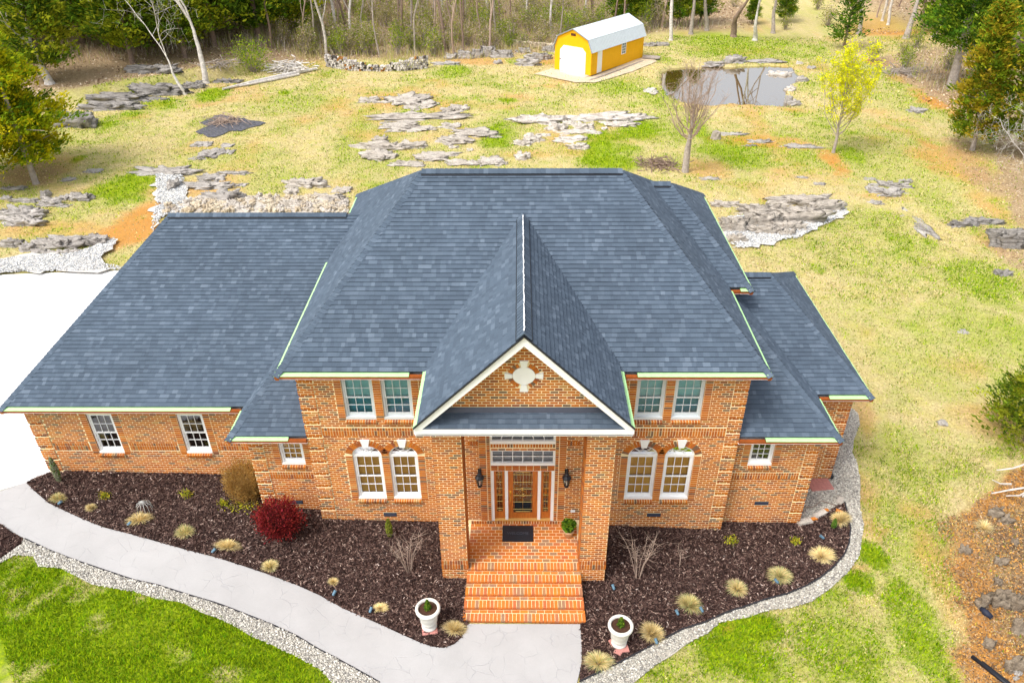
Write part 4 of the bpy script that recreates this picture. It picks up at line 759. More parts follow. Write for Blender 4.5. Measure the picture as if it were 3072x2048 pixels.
# ---- windows
def bx(x0, x1, y0, y1, z0, z1, m=None):
    m = m or MB(); m.box(x0, x1, y0, y1, z0, z1); return m
def sillbricks(win, x0, x1, z, y, mat):
    m = MB(); k = round((x1 - x0) / .078); w_ = (x1 - x0) / k
    for i in range(k):
        c = np.array((x0 + w_ * (i + .5), y - .02, z - .055)); t = math.radians(14)
        m.obox(c, EX, np.array((0, math.cos(t), math.sin(t))), np.array((0, -math.sin(t), math.cos(t))), (w_ - JT) / 2, .075, .048, random.random())
    o = m.build('sill', mat); o['kind'] = 'stuff'; sub(o, win)
    mm = bx(x0 + .002, x1 - .002, y - .07, y + .05, z - .105, z - .022); mm.build('sill_mortar', M['mortar'], win)
def setup_part(o): hp(o); return o
def window(x0, x1, z0, z1, y, glassm, blind=None, cols=3, rows=2, arched=None, brick=M['brick'], framem='white', single=False, headless=False):
    """double-hung window facing -y; y is the brick face"""
    yf = y + .045; m = MB(); fm = M[framem]; J = .055
    m.box(x0, x0 + J, yf, yf + .09, z0, z1); m.box(x1 - J, x1, yf, yf + .09, z0, z1); m.box(x0 + J, x1 - J, yf, yf + .09, z1 - .06, z1)
    m.box(x0 - .0, x1 + .0, yf - .05, yf + .09, z0, z0 + .075)
    win = hp(m.build('window', fm)); win.matrix_parent_inverse = Matrix.Translation((0, -4, 0))
    a, b, c, d = x0 + J, x1 - J, z0 + .075, z1 - .06; mid = (c + d) / 2 if not single else d
    sashes = [(c, d)] if single else [(c, mid + .02), (mid - .02, d)]
    for i, (s0, s1) in enumerate(sashes):
        ys = yf + (.045 if i == 0 else .015); m = MB(); R = .045; RB = .10 if i == 0 else .04
        m.box(a, a + R, ys, ys + .035, s0, s1); m.box(b - R, b, ys, ys + .035, s0, s1); m.box(a + R, b - R, ys, ys + .035, s0, s0 + RB); m.box(a + R, b - R, ys, ys + .035, s1 - .04, s1)
        sash = m.build('sash', fm, win)
        g0, g1, h0, h1 = a + R, b - R, s0 + RB, s1 - .04
        m = MB()
        for k in range(1, cols): q = g0 + (g1 - g0) * k / cols; m.box(q - .008, q + .008, ys + .004, ys + .022, h0, h1)
        for k in range(1, rows): q = h0 + (h1 - h0) * k / rows; m.box(g0, g1, ys + .002, ys + .020, q - .008, q + .008)
        m.build('muntin', fm, win)
        m = MB(); m.poly([(g0, ys + .026, h0), (g1, ys + .026, h0), (g1, ys + .026, h1), (g0, ys + .026, h1)]); m.build('pane', glassm, win)
    if blind:
        m = MB(); yb = yf + .13; t = math.radians(62); lo = c + .02 if blind != 'half' else mid + .02; bm = M['blind'] if blind == 'wood' else M['blindwhite']
        z = lo
        while z < d - .02:
            m.obox(((a + b) / 2, yb, z), EX, np.array((0, math.cos(t), math.sin(t))), np.array((0, -math.sin(t), math.cos(t))), (b - a) / 2 - .015, .024, .002); z += .036
        o = m.build('blind', bm, win); o['kind'] = 'stuff'
        if blind == 'half':
            m = MB(); m.poly([(a, yb + .05, c), (b, yb + .05, c), (b, yb + .05, d), (a, yb + .05, d)]); m.build('curtain', M['curtain'], win)
    if not arched: sillbricks(win, x0, x1, z0, y, brick)
    else:
        sillbricks(win, x0, x1, z0, y, brick); xc, ha = (x0 + x1) / 2, (x1 - x0) / 2; zs, B = z1, arched; m = MB(); T = np.linspace(0, PI, 25)
        out = [(xc + ha * math.cos(t), zs + B * math.sin(t)) for t in T]; inn = [(xc + (ha - .055) * math.cos(t), zs + (B - .055) * math.sin(t)) for t in T]
        for i in range(24):
            V = []
            for yy in (yf, yf + .09): V += [(inn[i][0], yy, inn[i][1]), (out[i][0], yy, out[i][1]), (out[i + 1][0], yy, out[i + 1][1]), (inn[i + 1][0], yy, inn[i + 1][1])]
            m.add(V, [(0, 1, 2, 3), (0, 3, 7, 4), (1, 5, 6, 2)])
        m.box(x0 + .003, x1 - .003, yf - .012, yf + .08, zs - .075, zs + .02)
        m.build('arch_frame', fm, win)
        m = MB()
        for t in (PI / 4, PI / 2, 3 * PI / 4):
            p = np.array((xc + .13 * math.cos(t), yf + .03, zs + .02 + .11 * math.sin(t))); q = np.array((xc + (ha - .05) * math.cos(t), yf + .03, zs + (B - .05) * math.sin(t))); m.tube([p, q], .009, 4)
        m.tube([(xc + .13 * math.cos(t), yf + .03, zs + .02 + .11 * math.sin(t)) for t in np.linspace(0, PI, 11)], .009, 4); m.build('muntin', fm, win)
        m = MB(); P = [(xc + (ha - .05) * math.cos(t), yf + .05, zs + .02 + (B - .07) * math.sin(t)) for t in T]; m.poly(P[::-1]); m.build('pane', M['glassdark'], win)
        # reveal of the arch
        m = MB()
        for i in range(24): m.poly([(out[i][0], y, out[i][1]), (out[i + 1][0], y, out[i + 1][1]), (out[i + 1][0], yf + .1, out[i + 1][1]), (out[i][0], yf + .1, out[i][1])])
        m.build('reveal', M['mortar'], win)
    m = MB(); zt = z1
    m.poly([(x0, y, z0), (x0, y, zt), (x0, yf + .1, zt), (x0, yf + .1, z0)]); m.poly([(x1, y, z0), (x1, yf + .1, z0), (x1, yf + .1, zt), (x1, y, zt)])
    if not arched: m.poly([(x0, y, zt), (x1, y, zt), (x1, yf + .1, zt), (x0, yf + .1, zt)])
    m.build('reveal', M['masonry'], win)
    return win
for x0, x1 in AW: window(x0, x1, AZ0, AZS, 0, M['glass'], 'wood', arched=AB)
for x0, x1 in UW: window(x0, x1, UZ0, UZ1, 0, M['glassblue'], 'half', framem='whitegrey')
for x0, x1, z0, z1 in GW: window(x0, x1, z0, z1, YG, M['glassdark'])
window(*B1, YB1, M['glass'], 'wood', rows=3, single=True); window(*B2, YB2, M['glassdark'], None, rows=3, single=True)
# transom and fan window over the door
m = MB(); y = YE + .03
m.box(TRN[0], TRN[0] + .06, y, y + .09, TRN[2], TRN[3]); m.box(TRN[1] - .06, TRN[1], y, y + .09, TRN[2], TRN[3]); m.box(TRN[0] + .06, TRN[1] - .06, y, y + .09, TRN[3] - .05, TRN[3]); m.box(TRN[0] + .001, TRN[1] - .001, y - .03, y + .09, TRN[2] - .01, TRN[2] + .08)
tw = hp(m.build('transom_window', M['white'])); m = MB()
for k in range(1, 6): q = TRN[0] + .06 + (TRN[1] - TRN[0] - .12) * k / 6; m.box(q - .01, q + .01, y + .02, y + .04, TRN[2] + .08, TRN[3] - .05)
q = (TRN[2] + TRN[3] + .03) / 2; m.box(TRN[0] + .06, TRN[1] - .06, y + .018, y + .038, q - .01, q + .01); m.build('muntin', M['white'], tw)
m = MB(); m.poly([(TRN[0], y + .05, TRN[2]), (TRN[1], y + .05, TRN[2]), (TRN[1], y + .05, TRN[3]), (TRN[0], y + .05, TRN[3])]); m.build('pane', M['glassdark'], tw)
m = MB(); m.box(FAN[0], FAN[0] + .06, y, y + .09, FAN[2], 3.80); m.box(FAN[1] - .06, FAN[1], y, y + .09, FAN[2], 3.80); m.box(FAN[0] + .001, FAN[1] - .001, y - .03, y + .09, FAN[2], FAN[2] + .10)
T = np.linspace(0, PI, 21); xc = .375
for i in range(20):
    V = []
    for yy in (y, y + .09):
        for rr, t in ((0, T[i]), (.06, T[i]), (.06, T[i + 1]), (0, T[i + 1])): V.append((xc + (.91 - rr) * math.cos(t), yy, 3.80 + (.44 - rr) * math.sin(t)))
    m.add(V, [(0, 1, 2, 3), (1, 5, 6, 2), (0, 3, 7, 4)])
fw = hp(m.build('fan_window', M['white'])); m = MB()
for a_ in (.3, .6): m.tube([(xc + a_ * math.cos(t), y + .03, 3.59 + (.18 + a_ * .45) * math.sin(t)) for t in np.linspace(0, PI, 15)], .012, 4)
m.tube([(xc, y + .03, 3.58), (xc, y + .03, 4.2)], .012, 4); m.build('muntin', M['white'], fw)
m = MB(); m.poly([(FAN[0], y + .05, FAN[2]), (FAN[1], y + .05, FAN[2]), (FAN[1], y + .05, 4.25), (FAN[0], y + .05, 4.25)]); m.build('pane', M['glassdark'], fw)
# ---- door unit
m = MB(); y = YE + .02; z0, z1 = DOOR[2], DOOR[3]
for a, b in ((DOOR[0], DOOR[0] + .085), (-.14, -.05), (.81, .90), (DOOR[1] - .085, DOOR[1])): m.box(a, b, y, y + .13, z0, z1)
m.box(DOOR[0] + .085, DOOR[1] - .085, y + .02, y + .13, z1 - .05, z1)
df = hp(m.build('door_frame', M['white'])); m = MB(); m.box(DOOR[0] + .086, DOOR[1] - .086, y - .015, y + .12, z0 - .02, z0 + .06); m.build('threshold', M['sillwood'], df)
def leaf(name, a, b, st, zb, zt):
    c, d = z0 + .065, z1 - .05; yy = y + .06; m = MB()
    m.box(a, a + st, yy, yy + .045, c, d); m.box(b - st, b, yy, yy + .045, c, d); m.box(a + st, b - st, yy, yy + .045, c, c + zb); m.box(a + st, b - st, yy, yy + .045, d - zt, d)
    L = hp(m.build(name, M['doorwood'])); m = MB(); m.poly([(a + st, yy + .025, c + zb), (b - st, yy + .025, c + zb), (b - st, yy + .025, d - zt), (a + st, yy + .025, d - zt)]); m.build('pane', M['glassdark'], L)
    g0, g1, h0, h1 = a + st, b - st, c + zb, d - zt; w_ = g1 - g0; xc = (g0 + g1) / 2; zc = (h0 + h1) / 2; m = MB(); k = yy + .016
    def ln(*p): m.tube([(q[0], k, q[1]) for q in p], .005, 4)
    i_ = min(.07, w_ * .28)
    for f in (.08, .26, .42, .58, .74, .92): ln((g0, h0 + (h1 - h0) * f), (g1, h0 + (h1 - h0) * f))
    ln((g0 + i_, h0 + .04), (g1 - i_, h0 + .04), (g1 - i_ * .4, h0 + .1), (g1 - i_ * .4, h1 - .1), (g1 - i_, h1 - .04), (g0 + i_, h1 - .04), (g0 + i_ * .4, h1 - .1), (g0 + i_ * .4, h0 + .1), (g0 + i_, h0 + .04)); ln((xc, h0), (xc, h1))
    for s in (1, .55): ln(*[(xc + w_ * .2 * s * math.cos(t), zc + .16 * s * math.sin(t)) for t in np.linspace(0, 2 * PI, 13)])
    m.build('leaded_came', M['brass'], L); return L
dl = leaf('door', -.05, .81, .15, .22, .06)
m = MB(); m.tube([(.02, y + .02, 1.28), (.02, y - .02, 1.32), (.02, y - .03, 1.42), (.02, y - .02, 1.50), (.02, y + .05, 1.52)], .013, 6); m.lathe([(.0, 0), (.03, 0), (.032, .012), (0, .02)], (.02, y + .03, 1.58)); m.box(-.005, .045, y + .045, y + .06, 1.22, 1.66); m.build('handle', M['brass'], dl)
leaf('sidelight', -.455, -.14, .07, .26, .06); leaf('sidelight', .90, 1.20, .07, .26, .06)
# ---- crawl space vents, outlet
for (x0, x1, a, b), yy in [(v, 0) for v in VENTS] + [(V1, YB1), (V2, YB2)]:
    m = MB(); m.box(x0, x1, yy - .005, yy + .02, a, b); ve = hp(m.build('crawl_vent', M['vent'])); m = MB()
    for k in range(4): q = a + .02 + k * (b - a - .03) / 4; m.obox(((x0 + x1) / 2, yy - .012, q + .012), EX, np.array((0, .7, .7)), np.array((0, -.7, .7)), (x1 - x0) / 2 - .02, .012, .003)
    o = m.build('louver', M['vent'], ve); o['kind'] = 'stuff'
m = MB(); m.box(1.79, 1.92, YE - .03, YE - .014, .88, .97); hp(m.build('outlet_cover', M['white']))
# ---- wall lanterns
def lantern(x):
    y = YE - .16; m = MB(); m.box(x - .05, x + .05, YE - .035, YE - .01, 2.32, 2.58); m.tube([(x, YE - .03, 2.52), (x, YE - .10, 2.60), (x, y, 2.56), (x, y, 2.50)], .013, 6)
    m.lathe([(0, .73), (.012, .68), (.03, .62), (.035, .52), (.06, .49), (.065, .44), (.125, .38), (.13, .35), (.10, .345), (.0, .345)], (x, y, 2.02), 16)
    for k in range(6): q = 2 * PI * k / 6; m.tube([(x + .085 * math.cos(q), y + .085 * math.sin(q), 2.36), (x + .095 * math.cos(q), y + .095 * math.sin(q), 2.22), (x + .06 * math.cos(q), y + .06 * math.sin(q), 2.07)], .008, 4)
    m.lathe([(0, .03), (.065, .03), (.065, .055), (0, .06)], (x, y, 2.02), 12)
    L = hp(m.build('wall_lantern', M['black'], smooth=False)); m = MB(); m.lathe([(.05, .06), (.082, .19), (.078, .34)], (x, y, 2.02), 14); m.build('lantern_glass', M['glass'], L); m = MB(); m.tube([(x, y, 2.09), (x, y, 2.24)], .018, 6); m.build('candle', M['white'], L)
lantern(-.85); lantern(1.62)

# ================================================================== roofs
SH = []         # shingle records: (verts, faces, rnd, centre)
DECK = MB()
def clip(poly, a, b, c):    # keep a*x+b*y<=c
    out = []
    for i in range(len(poly)):
        p, q = poly[i], poly[(i + 1) % len(poly)]; dp, dq = a * p[0] + b * p[1] - c, a * q[0] + b * q[1] - c
        if dp <= 0: out.append(p)
        if dp * dq < 0: t = dp / (dp - dq); out.append((p[0] + (q[0] - p[0]) * t, p[1] + (q[1] - p[1]) * t))
    return out
EXPO = .143
def roof_face(P3, e, start=.13, deck=True):
    """P3: convex 3D polygon, first vertex on the eave; e: unit vector along the eave (up-slope lies to its left seen from above)"""
    P3 = [np.asarray(p, float) for p in P3]; e = np.asarray(e, float); O = P3[0]
    nrm = np.cross(P3[1] - P3[0], P3[2] - P3[0]); nrm /= np.linalg.norm(nrm); nrm = nrm if nrm[2] > 0 else -nrm
    s = np.cross(nrm, e); s /= np.linalg.norm(s)
    if s[2] < 0: s = -s
    pl = [(float(np.dot(p - O, e)), float(np.dot(p - O, s))) for p in P3]
    ar = sum(pl[i][0] * pl[(i + 1) % len(pl)][1] - pl[(i + 1) % len(pl)][0] * pl[i][1] for i in range(len(pl)))
    if ar < 0: pl = pl[::-1]
    edges = []
    for i in range(len(pl)):
        p, q = pl[i], pl[(i + 1) % len(pl)]; a, b = q[1] - p[1], -(q[0] - p[0]); L = math.hypot(a, b)
        if L > 1e-6: edges.append((a / L, b / L, (a * p[0] + b * p[1]) / L))
    if deck: DECK.poly([O + e * x + s * y - nrm * .006 for x, y in clip(pl, 0, -1, -max(0.0, start - .005))])
    bmax = max(q[1] for q in pl); b0 = start; row = 0
    while b0 < bmax:
        band = clip(clip(pl, 0, 1, b0 + EXPO), 0, -1, -b0)
        if len(band) >= 3:
            x0, x1 = min(q[0] for q in band), max(q[0] for q in band); x = x0 - random.uniform(0, .3); rr = random.uniform(-.06, .06)
            while x < x1:
                wd = random.choice((.08, .10, .12, .14, .17, .20, .24)); t = [(x, b0), (x + wd, b0), (x + wd, b0 + EXPO + .014), (x, b0 + EXPO + .014)]
                if x < x0 + wd or x + wd > x1 - .5 or True:
                    for a, b, c in edges: t = clip(t, a, b, c) if t else t
                if len(t) >= 3:
                    th = random.uniform(.022, .032); V = []
                    for q in t: V.append(O + e * q[0] + s * q[1] + nrm * (.004 + th * max(0, 1 - (q[1] - b0) / (EXPO + .014))))
                    n = len(V); F = [tuple(range(n))]; low = [i for i, q in enumerate(t) if abs(q[1] - b0) < 1e-6]
                    if len(low) == 2:
                        i, j = low if (low[0] + 1) % n == low[1] else low[::-1]; V += [V[i] - nrm * th, V[j] - nrm * th]; F.append((j, i, n, n + 1))
                    r = random.random(); r = min(.999, max(0, r ** 1.25 + rr))
                    SH.append((V, F, r, sum(V[:n]) / n, nrm, wd))
                x += wd
        b0 += EXPO; row += 1
CAPS = []
def hip_cap(A, B, d1, d2, wd=.15, lift=.028, key='hip_cap'):
    """folded cap pieces from A (low) to B (high); d1,d2 unit vectors down both sides"""
    A, B, d1, d2 = (np.asarray(q, float) for q in (A, B, d1, d2)); L = np.linalg.norm(B - A); t = (B - A) / L; k = int(L / EXPO); up = np.cross(d1, t); up = up if up[2] > 0 else -up
    u2 = np.cross(d2, t); u2 = u2 if u2[2] > 0 else -u2; uz = (up + u2); uz /= np.linalg.norm(uz); m = MB()
    for i in range(k + 1):
        s0, s1 = i * EXPO, min((i + 1) * EXPO + .05, L)
        if s1 - s0 < .03: continue
        h0, h1 = lift + random.uniform(0, .008), lift * .35
        a, b = A + t * s0, A + t * s1
        V = [a + d1 * wd + up * h0, a + uz * (h0 + .012), a + d2 * wd + u2 * h0, b + d1 * wd + up * h1, b + uz * (h1 + .012), b + d2 * wd + u2 * h1]
        V += [a + d1 * wd + up * .002, a + uz * .002, a + d2 * wd + u2 * .002]
        r = random.random() ** 1.3
        m.add(V, [(0, 1, 4, 3), (1, 2, 5, 4), (6, 7, 1, 0), (7, 8, 2, 1), (3, 6, 0), (2, 8, 5)], r)
    return m
def plane_dir(n, t):   # unit vector in plane with normal n, perpendicular to t, pointing down
    d = np.cross(n, t); d /= np.linalg.norm(d); return d if d[2] < 0 or abs(d[2]) < 1e-6 else -d
def nplane(P): P = [np.asarray(p, float) for p in P]; n = np.cross(P[1] - P[0], P[2] - P[0]); n /= np.linalg.norm(n); return n if n[2] > 0 else -n
def cap_between(A, B, P1, P2, **k):
    A, B = np.asarray(A, float), np.asarray(B, float)
    if B[2] < A[2]: A, B = B, A
    t = (B - A) / np.linalg.norm(B - A); d1, d2 = plane_dir(nplane(P1), t), plane_dir(nplane(P2), t)
    return hip_cap(A, B, d1, d2, **k)
fx0, fx1, fy, by = XL - OV, XR + OV, -OV, 11.97
RL, RR, RY, RZ = -2.65, 3.36, 5.30, 9.22
main_f = [(fx0, fy, ZE), (fx1, fy, ZE), (RR, RY, RZ), (RL, RY, RZ)]
main_l = [(fx0, by, ZE), (fx0, fy, ZE), (RL, RY, RZ)]
main_r = [(fx1, fy, ZE), (fx1, by, ZE), (RR, RY, RZ)]
main_b = [(fx1, by, ZE), (fx0, by, ZE), (RL, RY, RZ), (RR, RY, RZ)]
roof_face(main_f, EX); roof_face(main_l, -EY, .19); roof_face(main_r, EY, .19); DECK.poly(main_b)
ex1, ey0 = 7.55, 4.12; e1 = (5.30, 7.52, 7.95)
ext_l = (ex1 - (RZ - ZE) * 0 , 0, 0)
ext_f = [(fx1 - .6, ey0, ZE), (ex1, ey0, ZE), e1, (4.5, e1[1], e1[2])]
ext_r = [(ex1, ey0, ZE), (ex1, by, ZE), e1]
ext_b = [(ex1, by, ZE), (4.0, by, ZE), (4.5, e1[1], e1[2]), e1]
roof_face(ext_f, EX); roof_face(ext_r, EY, .19); DECK.poly(ext_b)
gx0, gy0, gz = -15.32, 1.27, 3.29; gr = (-11.907, 7.927, 6.673); gxr = -5.25
gar_f = [(gx0, gy0, gz), (-8.04, gy0, gz), (-5.74, 5.80, 5.59), (gxr, gr[1], gr[2]), gr]
gar_l = [(gx0, 15.4, gz), (gx0, gy0, gz), gr]
gar_b = [(-5.8, 15.4, gz), (gx0, 15.4, gz), gr, (gxr, gr[1], gr[2])]
roof_face(gar_f, EX); roof_face(gar_l, -EY, .19); DECK.poly(gar_b)
bz, by0, bx0 = 3.29, -.09, -8.04; k5 = .508
bay_f = [(bx0, by0, bz), (XL, by0, bz), (XL, by0 + 2.3 / k5, bz + 2.3)]
bay_l = [(bx0, gy0, bz), (bx0, by0, bz), (XL, by0 + 2.3 / k5, bz + 2.3), (XL, gy0 + 2.3 / k5, bz + 2.3)]
roof_face(bay_f, EX); roof_face(bay_l, -EY, .19)
wx1, wy0, wz, wyb = 11.03, 1.90, 3.28, 10.05; wr = (8.53, 5.66, 5.53)
b2x, b2y = 9.40, -.09; k6 = (wr[2] - wz) / (wr[1] - wy0); kr = (wr[2] - wz) / (wx1 - wr[0])
wing_f = [(b2x, wy0, wz), (wx1, wy0, wz), wr, (b2x - (wr[2] - wz) / kr, wr[1], wr[2])]
wing_r = [(wx1, wy0, wz), (wx1, wyb, wz), wr]; wing_b = [(wx1, wyb, wz), (6.9, wyb, wz), (6.9, wr[1], wr[2]), wr]
dd = (b2x - XR); zt2 = wz + dd * kr
bay2_f = [(XR, b2y, wz), (b2x, b2y, wz), (XR, b2y + dd * kr / k6, zt2)]
bay2_r = [(b2x, b2y, wz), (b2x, wy0, wz), (XR, wy0 + dd * kr / k6, zt2), (XR, b2y + dd * kr / k6, zt2)]
wing_f2 = [(b2x - (wr[2] - wz) / kr, wr[1], wr[2]), wr, (wr[0], wr[1], wr[2]), (XR, wr[1], wr[2])]
roof_face(wing_f, EX); roof_face(wing_r, EY, .18); roof_face(bay2_f, EX); roof_face(bay2_r, EY, .18); DECK.poly(wing_b)
gyf, gze, ghw = -2.67, 5.86, 2.62; gzp = 8.45; gys = fy; gyr = RY - (RZ - gzp) / ((RZ - ZE) / (RY - fy)); gyv = fy + (gze - ZE) / ((RZ - ZE) / (RY - fy))
gab_l = [(GX - ghw, gyv, gze), (GX - ghw, gyf, gze), (GX, gyf, gzp), (GX, gyr, gzp)]
gab_r = [(GX + ghw, gyf, gze), (GX + ghw, gyv, gze), (GX, gyr, gzp), (GX, gyf, gzp)]
roof_face(gab_l, -EY, .17); roof_face(gab_r, EY, .17)
pent = [(GX - ghw + .02, gyf, 5.845), (GX + ghw - .02, gyf, 5.845), (GX + 2.3, YC - .10, 5.985), (GX - 2.3, YC - .10, 5.985)]
roof_face(pent, EX, 0.0)
roof = hp(DECK.build('roof', M['felt']))
m = MB(); m.obox((GX, YC - .055, 6.03), EX, np.array((0, .62, .78)), np.array((0, -.78, .62)), 2.15, .085, .004); hp(m.build('flashing', M['flash']))
# caps: hips, ridges
def cap_obj(mbs, name):
    m = MB()
    for q in mbs: m.add(q.v, q.f); m.r[-len(q.v):] = q.r
    o = m.build(name, M['shingle'], roof); o['kind'] = 'stuff'; return o
hips = [cap_between((fx0, fy, ZE), (RL, RY, RZ), main_f, main_l), cap_between((fx1, fy, ZE), (RR, RY, RZ), main_f, main_r), cap_between((ex1, ey0, ZE), e1, ext_f, ext_r), cap_between((gx0, gy0, gz), gr, gar_f, gar_l),
        cap_between((bx0, by0, bz), bay_f[2], bay_f, bay_l), cap_between((b2x, b2y, wz), bay2_f[2], bay2_f, bay2_r), cap_between((wx1, wy0, wz), wr, wing_f, wing_r), cap_between((fx0, by, ZE), (RL, RY, RZ), main_b, main_l), cap_between((fx1, by, ZE), (RR, RY, RZ), main_b, main_r), cap_between((ex1, by, ZE), e1, ext_b, ext_r), cap_between((wx1, wyb, wz), wr, wing_b, wing_r)]
for h_ in hips: cap_obj([h_], 'hip_cap')
rid = [((RL, RY, RZ), (RR, RY, RZ), main_f, main_b), (gr, (gxr - .45, gr[1], gr[2]), gar_f, gar_b), ((4.6, e1[1], e1[2]), e1, ext_f, ext_b), ((XR + .2, wr[1], wr[2]), wr, wing_f, wing_b), ((GX, gyf - .01, gzp), (GX, gyr - .25, gzp), gab_l, gab_r)]
for i, (A, B, p1, p2) in enumerate(rid):
    up = np.array((0, 0, .055)); A, B = np.asarray(A, float) + up, np.asarray(B, float) + up; c_ = cap_between(A, B, p1, p2, wd=.22 if i == 4 else .17, lift=.02); cap_obj([c_], 'ridge_cap')
    # vent strip under the ridge caps
    t = (B - A) / np.linalg.norm(B - A); d1, d2 = plane_dir(nplane(p1), t), plane_dir(nplane(p2), t); m = MB()
    for d, n_ in ((d1, nplane(p1)), (d2, nplane(p2))): m.obox((A + B) / 2 - up * .62 + d * (.125 if i == 4 else .098), t, d, n_, np.linalg.norm(B - A) / 2 - .004 * i, .12 if i == 4 else .098, .024)
    m.build('ridge_vent', M['black'], roof)
m = MB(); L_ = gyr - .3 - gyf - .1
for k in range(int(L_ / .1)): m.obox((GX + random.uniform(-.006, .006), gyf + .12 + k * .1, gzp + .098), EY, EX, EZ, .047, .012 + random.uniform(-.004, .006), .003)
o = m.build('sealant_bead', M['white'], roof); o['kind'] = 'stuff'
# gable rake boards, fascia, porch ceiling
m = MB(); sl_ = math.hypot(ghw, gzp - gze)
for s in (-1, 1):
    P = [(GX, gyf - .012, gzp - .02), (GX, gyf - .012, gzp - .26), (GX + s * (ghw - .2), gyf - .012, gze - .03), (GX + s * (ghw), gyf - .012, gze - .03)]; Q = [(p[0], gyf + .03, p[2]) for p in P]
    V = P + Q; F = [(0, 1, 2, 3), (4, 7, 6, 5), (0, 4, 5, 1), (1, 5, 6, 2), (2, 6, 7, 3), (3, 7, 4, 0)]; mm = MB(); mm.add(V, F if s < 0 else [f[::-1] for f in F]); hp(mm.build('rake_board', M['white']))
    mm = MB(); P = [np.array((GX, gyf - .03, gzp + .03)), np.array((GX + s * ghw, gyf - .03, gze + .03))]; t = P[1] - P[0]; Lr = np.linalg.norm(t); t /= Lr; n_ = np.cross(t, EY); n_ = n_ if n_[2] > 0 else -n_
    mm.obox((P[0] + P[1]) / 2 - n_ * .012, t, EY, n_, Lr / 2, .03, .014); hp(mm.build('drip_edge', M['black']))
    mm = MB(); mm.poly([(GX, gyf + .02, gzp - .07), (GX + s * ghw, gyf + .02, gze - .07), (GX + s * ghw, YC + .02, gze - .07), (GX, YC + .02, gzp - .07)]); hp(mm.build('rake_soffit', M['white']))
m = MB(); m.box(GX - ghw + .01, GX + ghw - .01, gyf - .012, gyf + .02, 5.70, 5.835); hp(m.build('fascia', M['white']))
m = MB(); m.box(GX - ghw + .02, GX + ghw - .02, gyf + .022, YE - .02, 5.62, 5.64); hp(m.build('porch_ceiling', M['white']))
m = MB()
for zz, P in ((ZE - .10, [(fx0, fy), (fx1, fy), (fx1, ey0), (ex1, ey0), (ex1, by), (fx0, by)]), (gz - .10, [(gx0, gy0), (bx0, gy0), (bx0, by0), (XL, by0), (XL, 15.4), (gx0, 15.4)]), (wz - .10, [(XR, b2y), (b2x, b2y), (b2x, wy0), (wx1, wy0), (wx1, wyb), (XR, wyb)])):
    m.poly([(p[0], p[1], zz) for p in P[::-1]])
hp(m.build('soffit', M['white']))
# shingles: the largest in view as single pieces, the rest joined
def seen(c, n_, area):
    d = c - CAM; r = np.linalg.norm(d); return area * max(0, -np.dot(d / r, n_)) / (r * r)
SH.sort(key=lambda q: -seen(q[3], q[4], q[5]) * random.uniform(.8, 1.0))
mb = MB()
for i, (V, F, r, c, n_, a) in enumerate(SH):
    if i < 300:
        q = MB(); q.add(V, F, r); q.build('shingle', M['shingle'], roof, loc=tuple(c)) if False else q.build('shingle', M['shingle'], roof)
    else: mb.add(V, F, r)
o = mb.build('shingle_field', M['shingle'], roof); o['kind'] = 'stuff'
# ---- gutters with guards
gcount = [0]
def gutter(A, B, out, bare=None):
    A, B, out = np.asarray(A, float), np.asarray(B, float), np.asarray(out, float); gcount[0] += 1; dz = .0025 * (gcount[0] % 5)
    t = (B - A) / np.linalg.norm(B - A); L = np.linalg.norm(B - A); m = MB(); prof = [(-.115, .0), (-.115, -.115), (-.03, -.115), (-.005, -.07), (0, -.02), (0, 0), (-.012, 0), (-.012, -.03)]
    V = []
    for p in (A, B):
        for a, b in prof: V.append(p + out * a + EZ * (b - .012 - dz))
    n = len(prof); F = [(i, i + 1, n + i + 1, n + i) for i in range(n - 1)] + [tuple(range(n - 2)), tuple(n + i for i in range(n - 2))[::-1]]
    m.add(V, F); g = hp(m.build('gutter', M['gutter']))
    a, b = A, B
    if bare:
        if bare > 0: b = B - t * bare
        else: a = A - t * bare
        s, e = (B - t * bare, B) if bare > 0 else (A, A - t * bare); mm = MB(); mm.obox((s + e) / 2 - out * .055 - EZ * (.006 + dz), t, out, EZ, np.linalg.norm(e - s) / 2 - .01, .05, .006); mm.build('gutter_cover', M['gutter'], g)
    mm = MB(); tl = math.radians(14); oo = out * math.cos(tl) - EZ * math.sin(tl); nn = out * math.sin(tl) + EZ * math.cos(tl)
    mm.obox((a + b) / 2 - out * .066 + EZ * (.022 - dz), t, oo, nn, np.linalg.norm(b - a) / 2, .082, .004); gg = mm.build('gutter_guard', M['guard'], g)
G_ = lambda x0, y0, x1, y1, z, o, bare=None: gutter((x0, y0, z), (x1, y1, z), o, bare)
G_(fx0, fy, GX - ghw - .02, fy, ZE, -EY, .36); G_(GX + ghw + .05, fy, fx1, fy, ZE, -EY, -.32); G_(fx0, fy, fx0, 6.13, ZE, -EX); G_(fx0, 10.2, fx0, by, ZE, -EX); G_(fx1, fy, fx1, ey0, ZE, EX); G_(fx1 - .15, ey0, ex1, ey0, ZE, -EY, -.42); G_(ex1, ey0, ex1, by, ZE, EX)
G_(gx0, gy0, bx0, gy0, gz, -EY, .32); G_(gx0, gy0, gx0, 15.4, gz, -EX); G_(bx0, by0, bx0, gy0, gz, -EX); G_(bx0, by0, XL - .02, by0, gz, -EY, .52)
G_(XR + .02, b2y, b2x, b2y, wz, -EY, -.75); G_(b2x, b2y, b2x, wy0, wz, EX); G_(b2x, wy0, wx1, wy0, wz, -EY, -.3); G_(wx1, wy0, wx1, wyb, wz, EX)
G_(GX - ghw, gyf, GX - ghw, gyv, gze - .02, -EX); G_(GX + ghw, gyf, GX + ghw, gyv, gze - .02, EX)
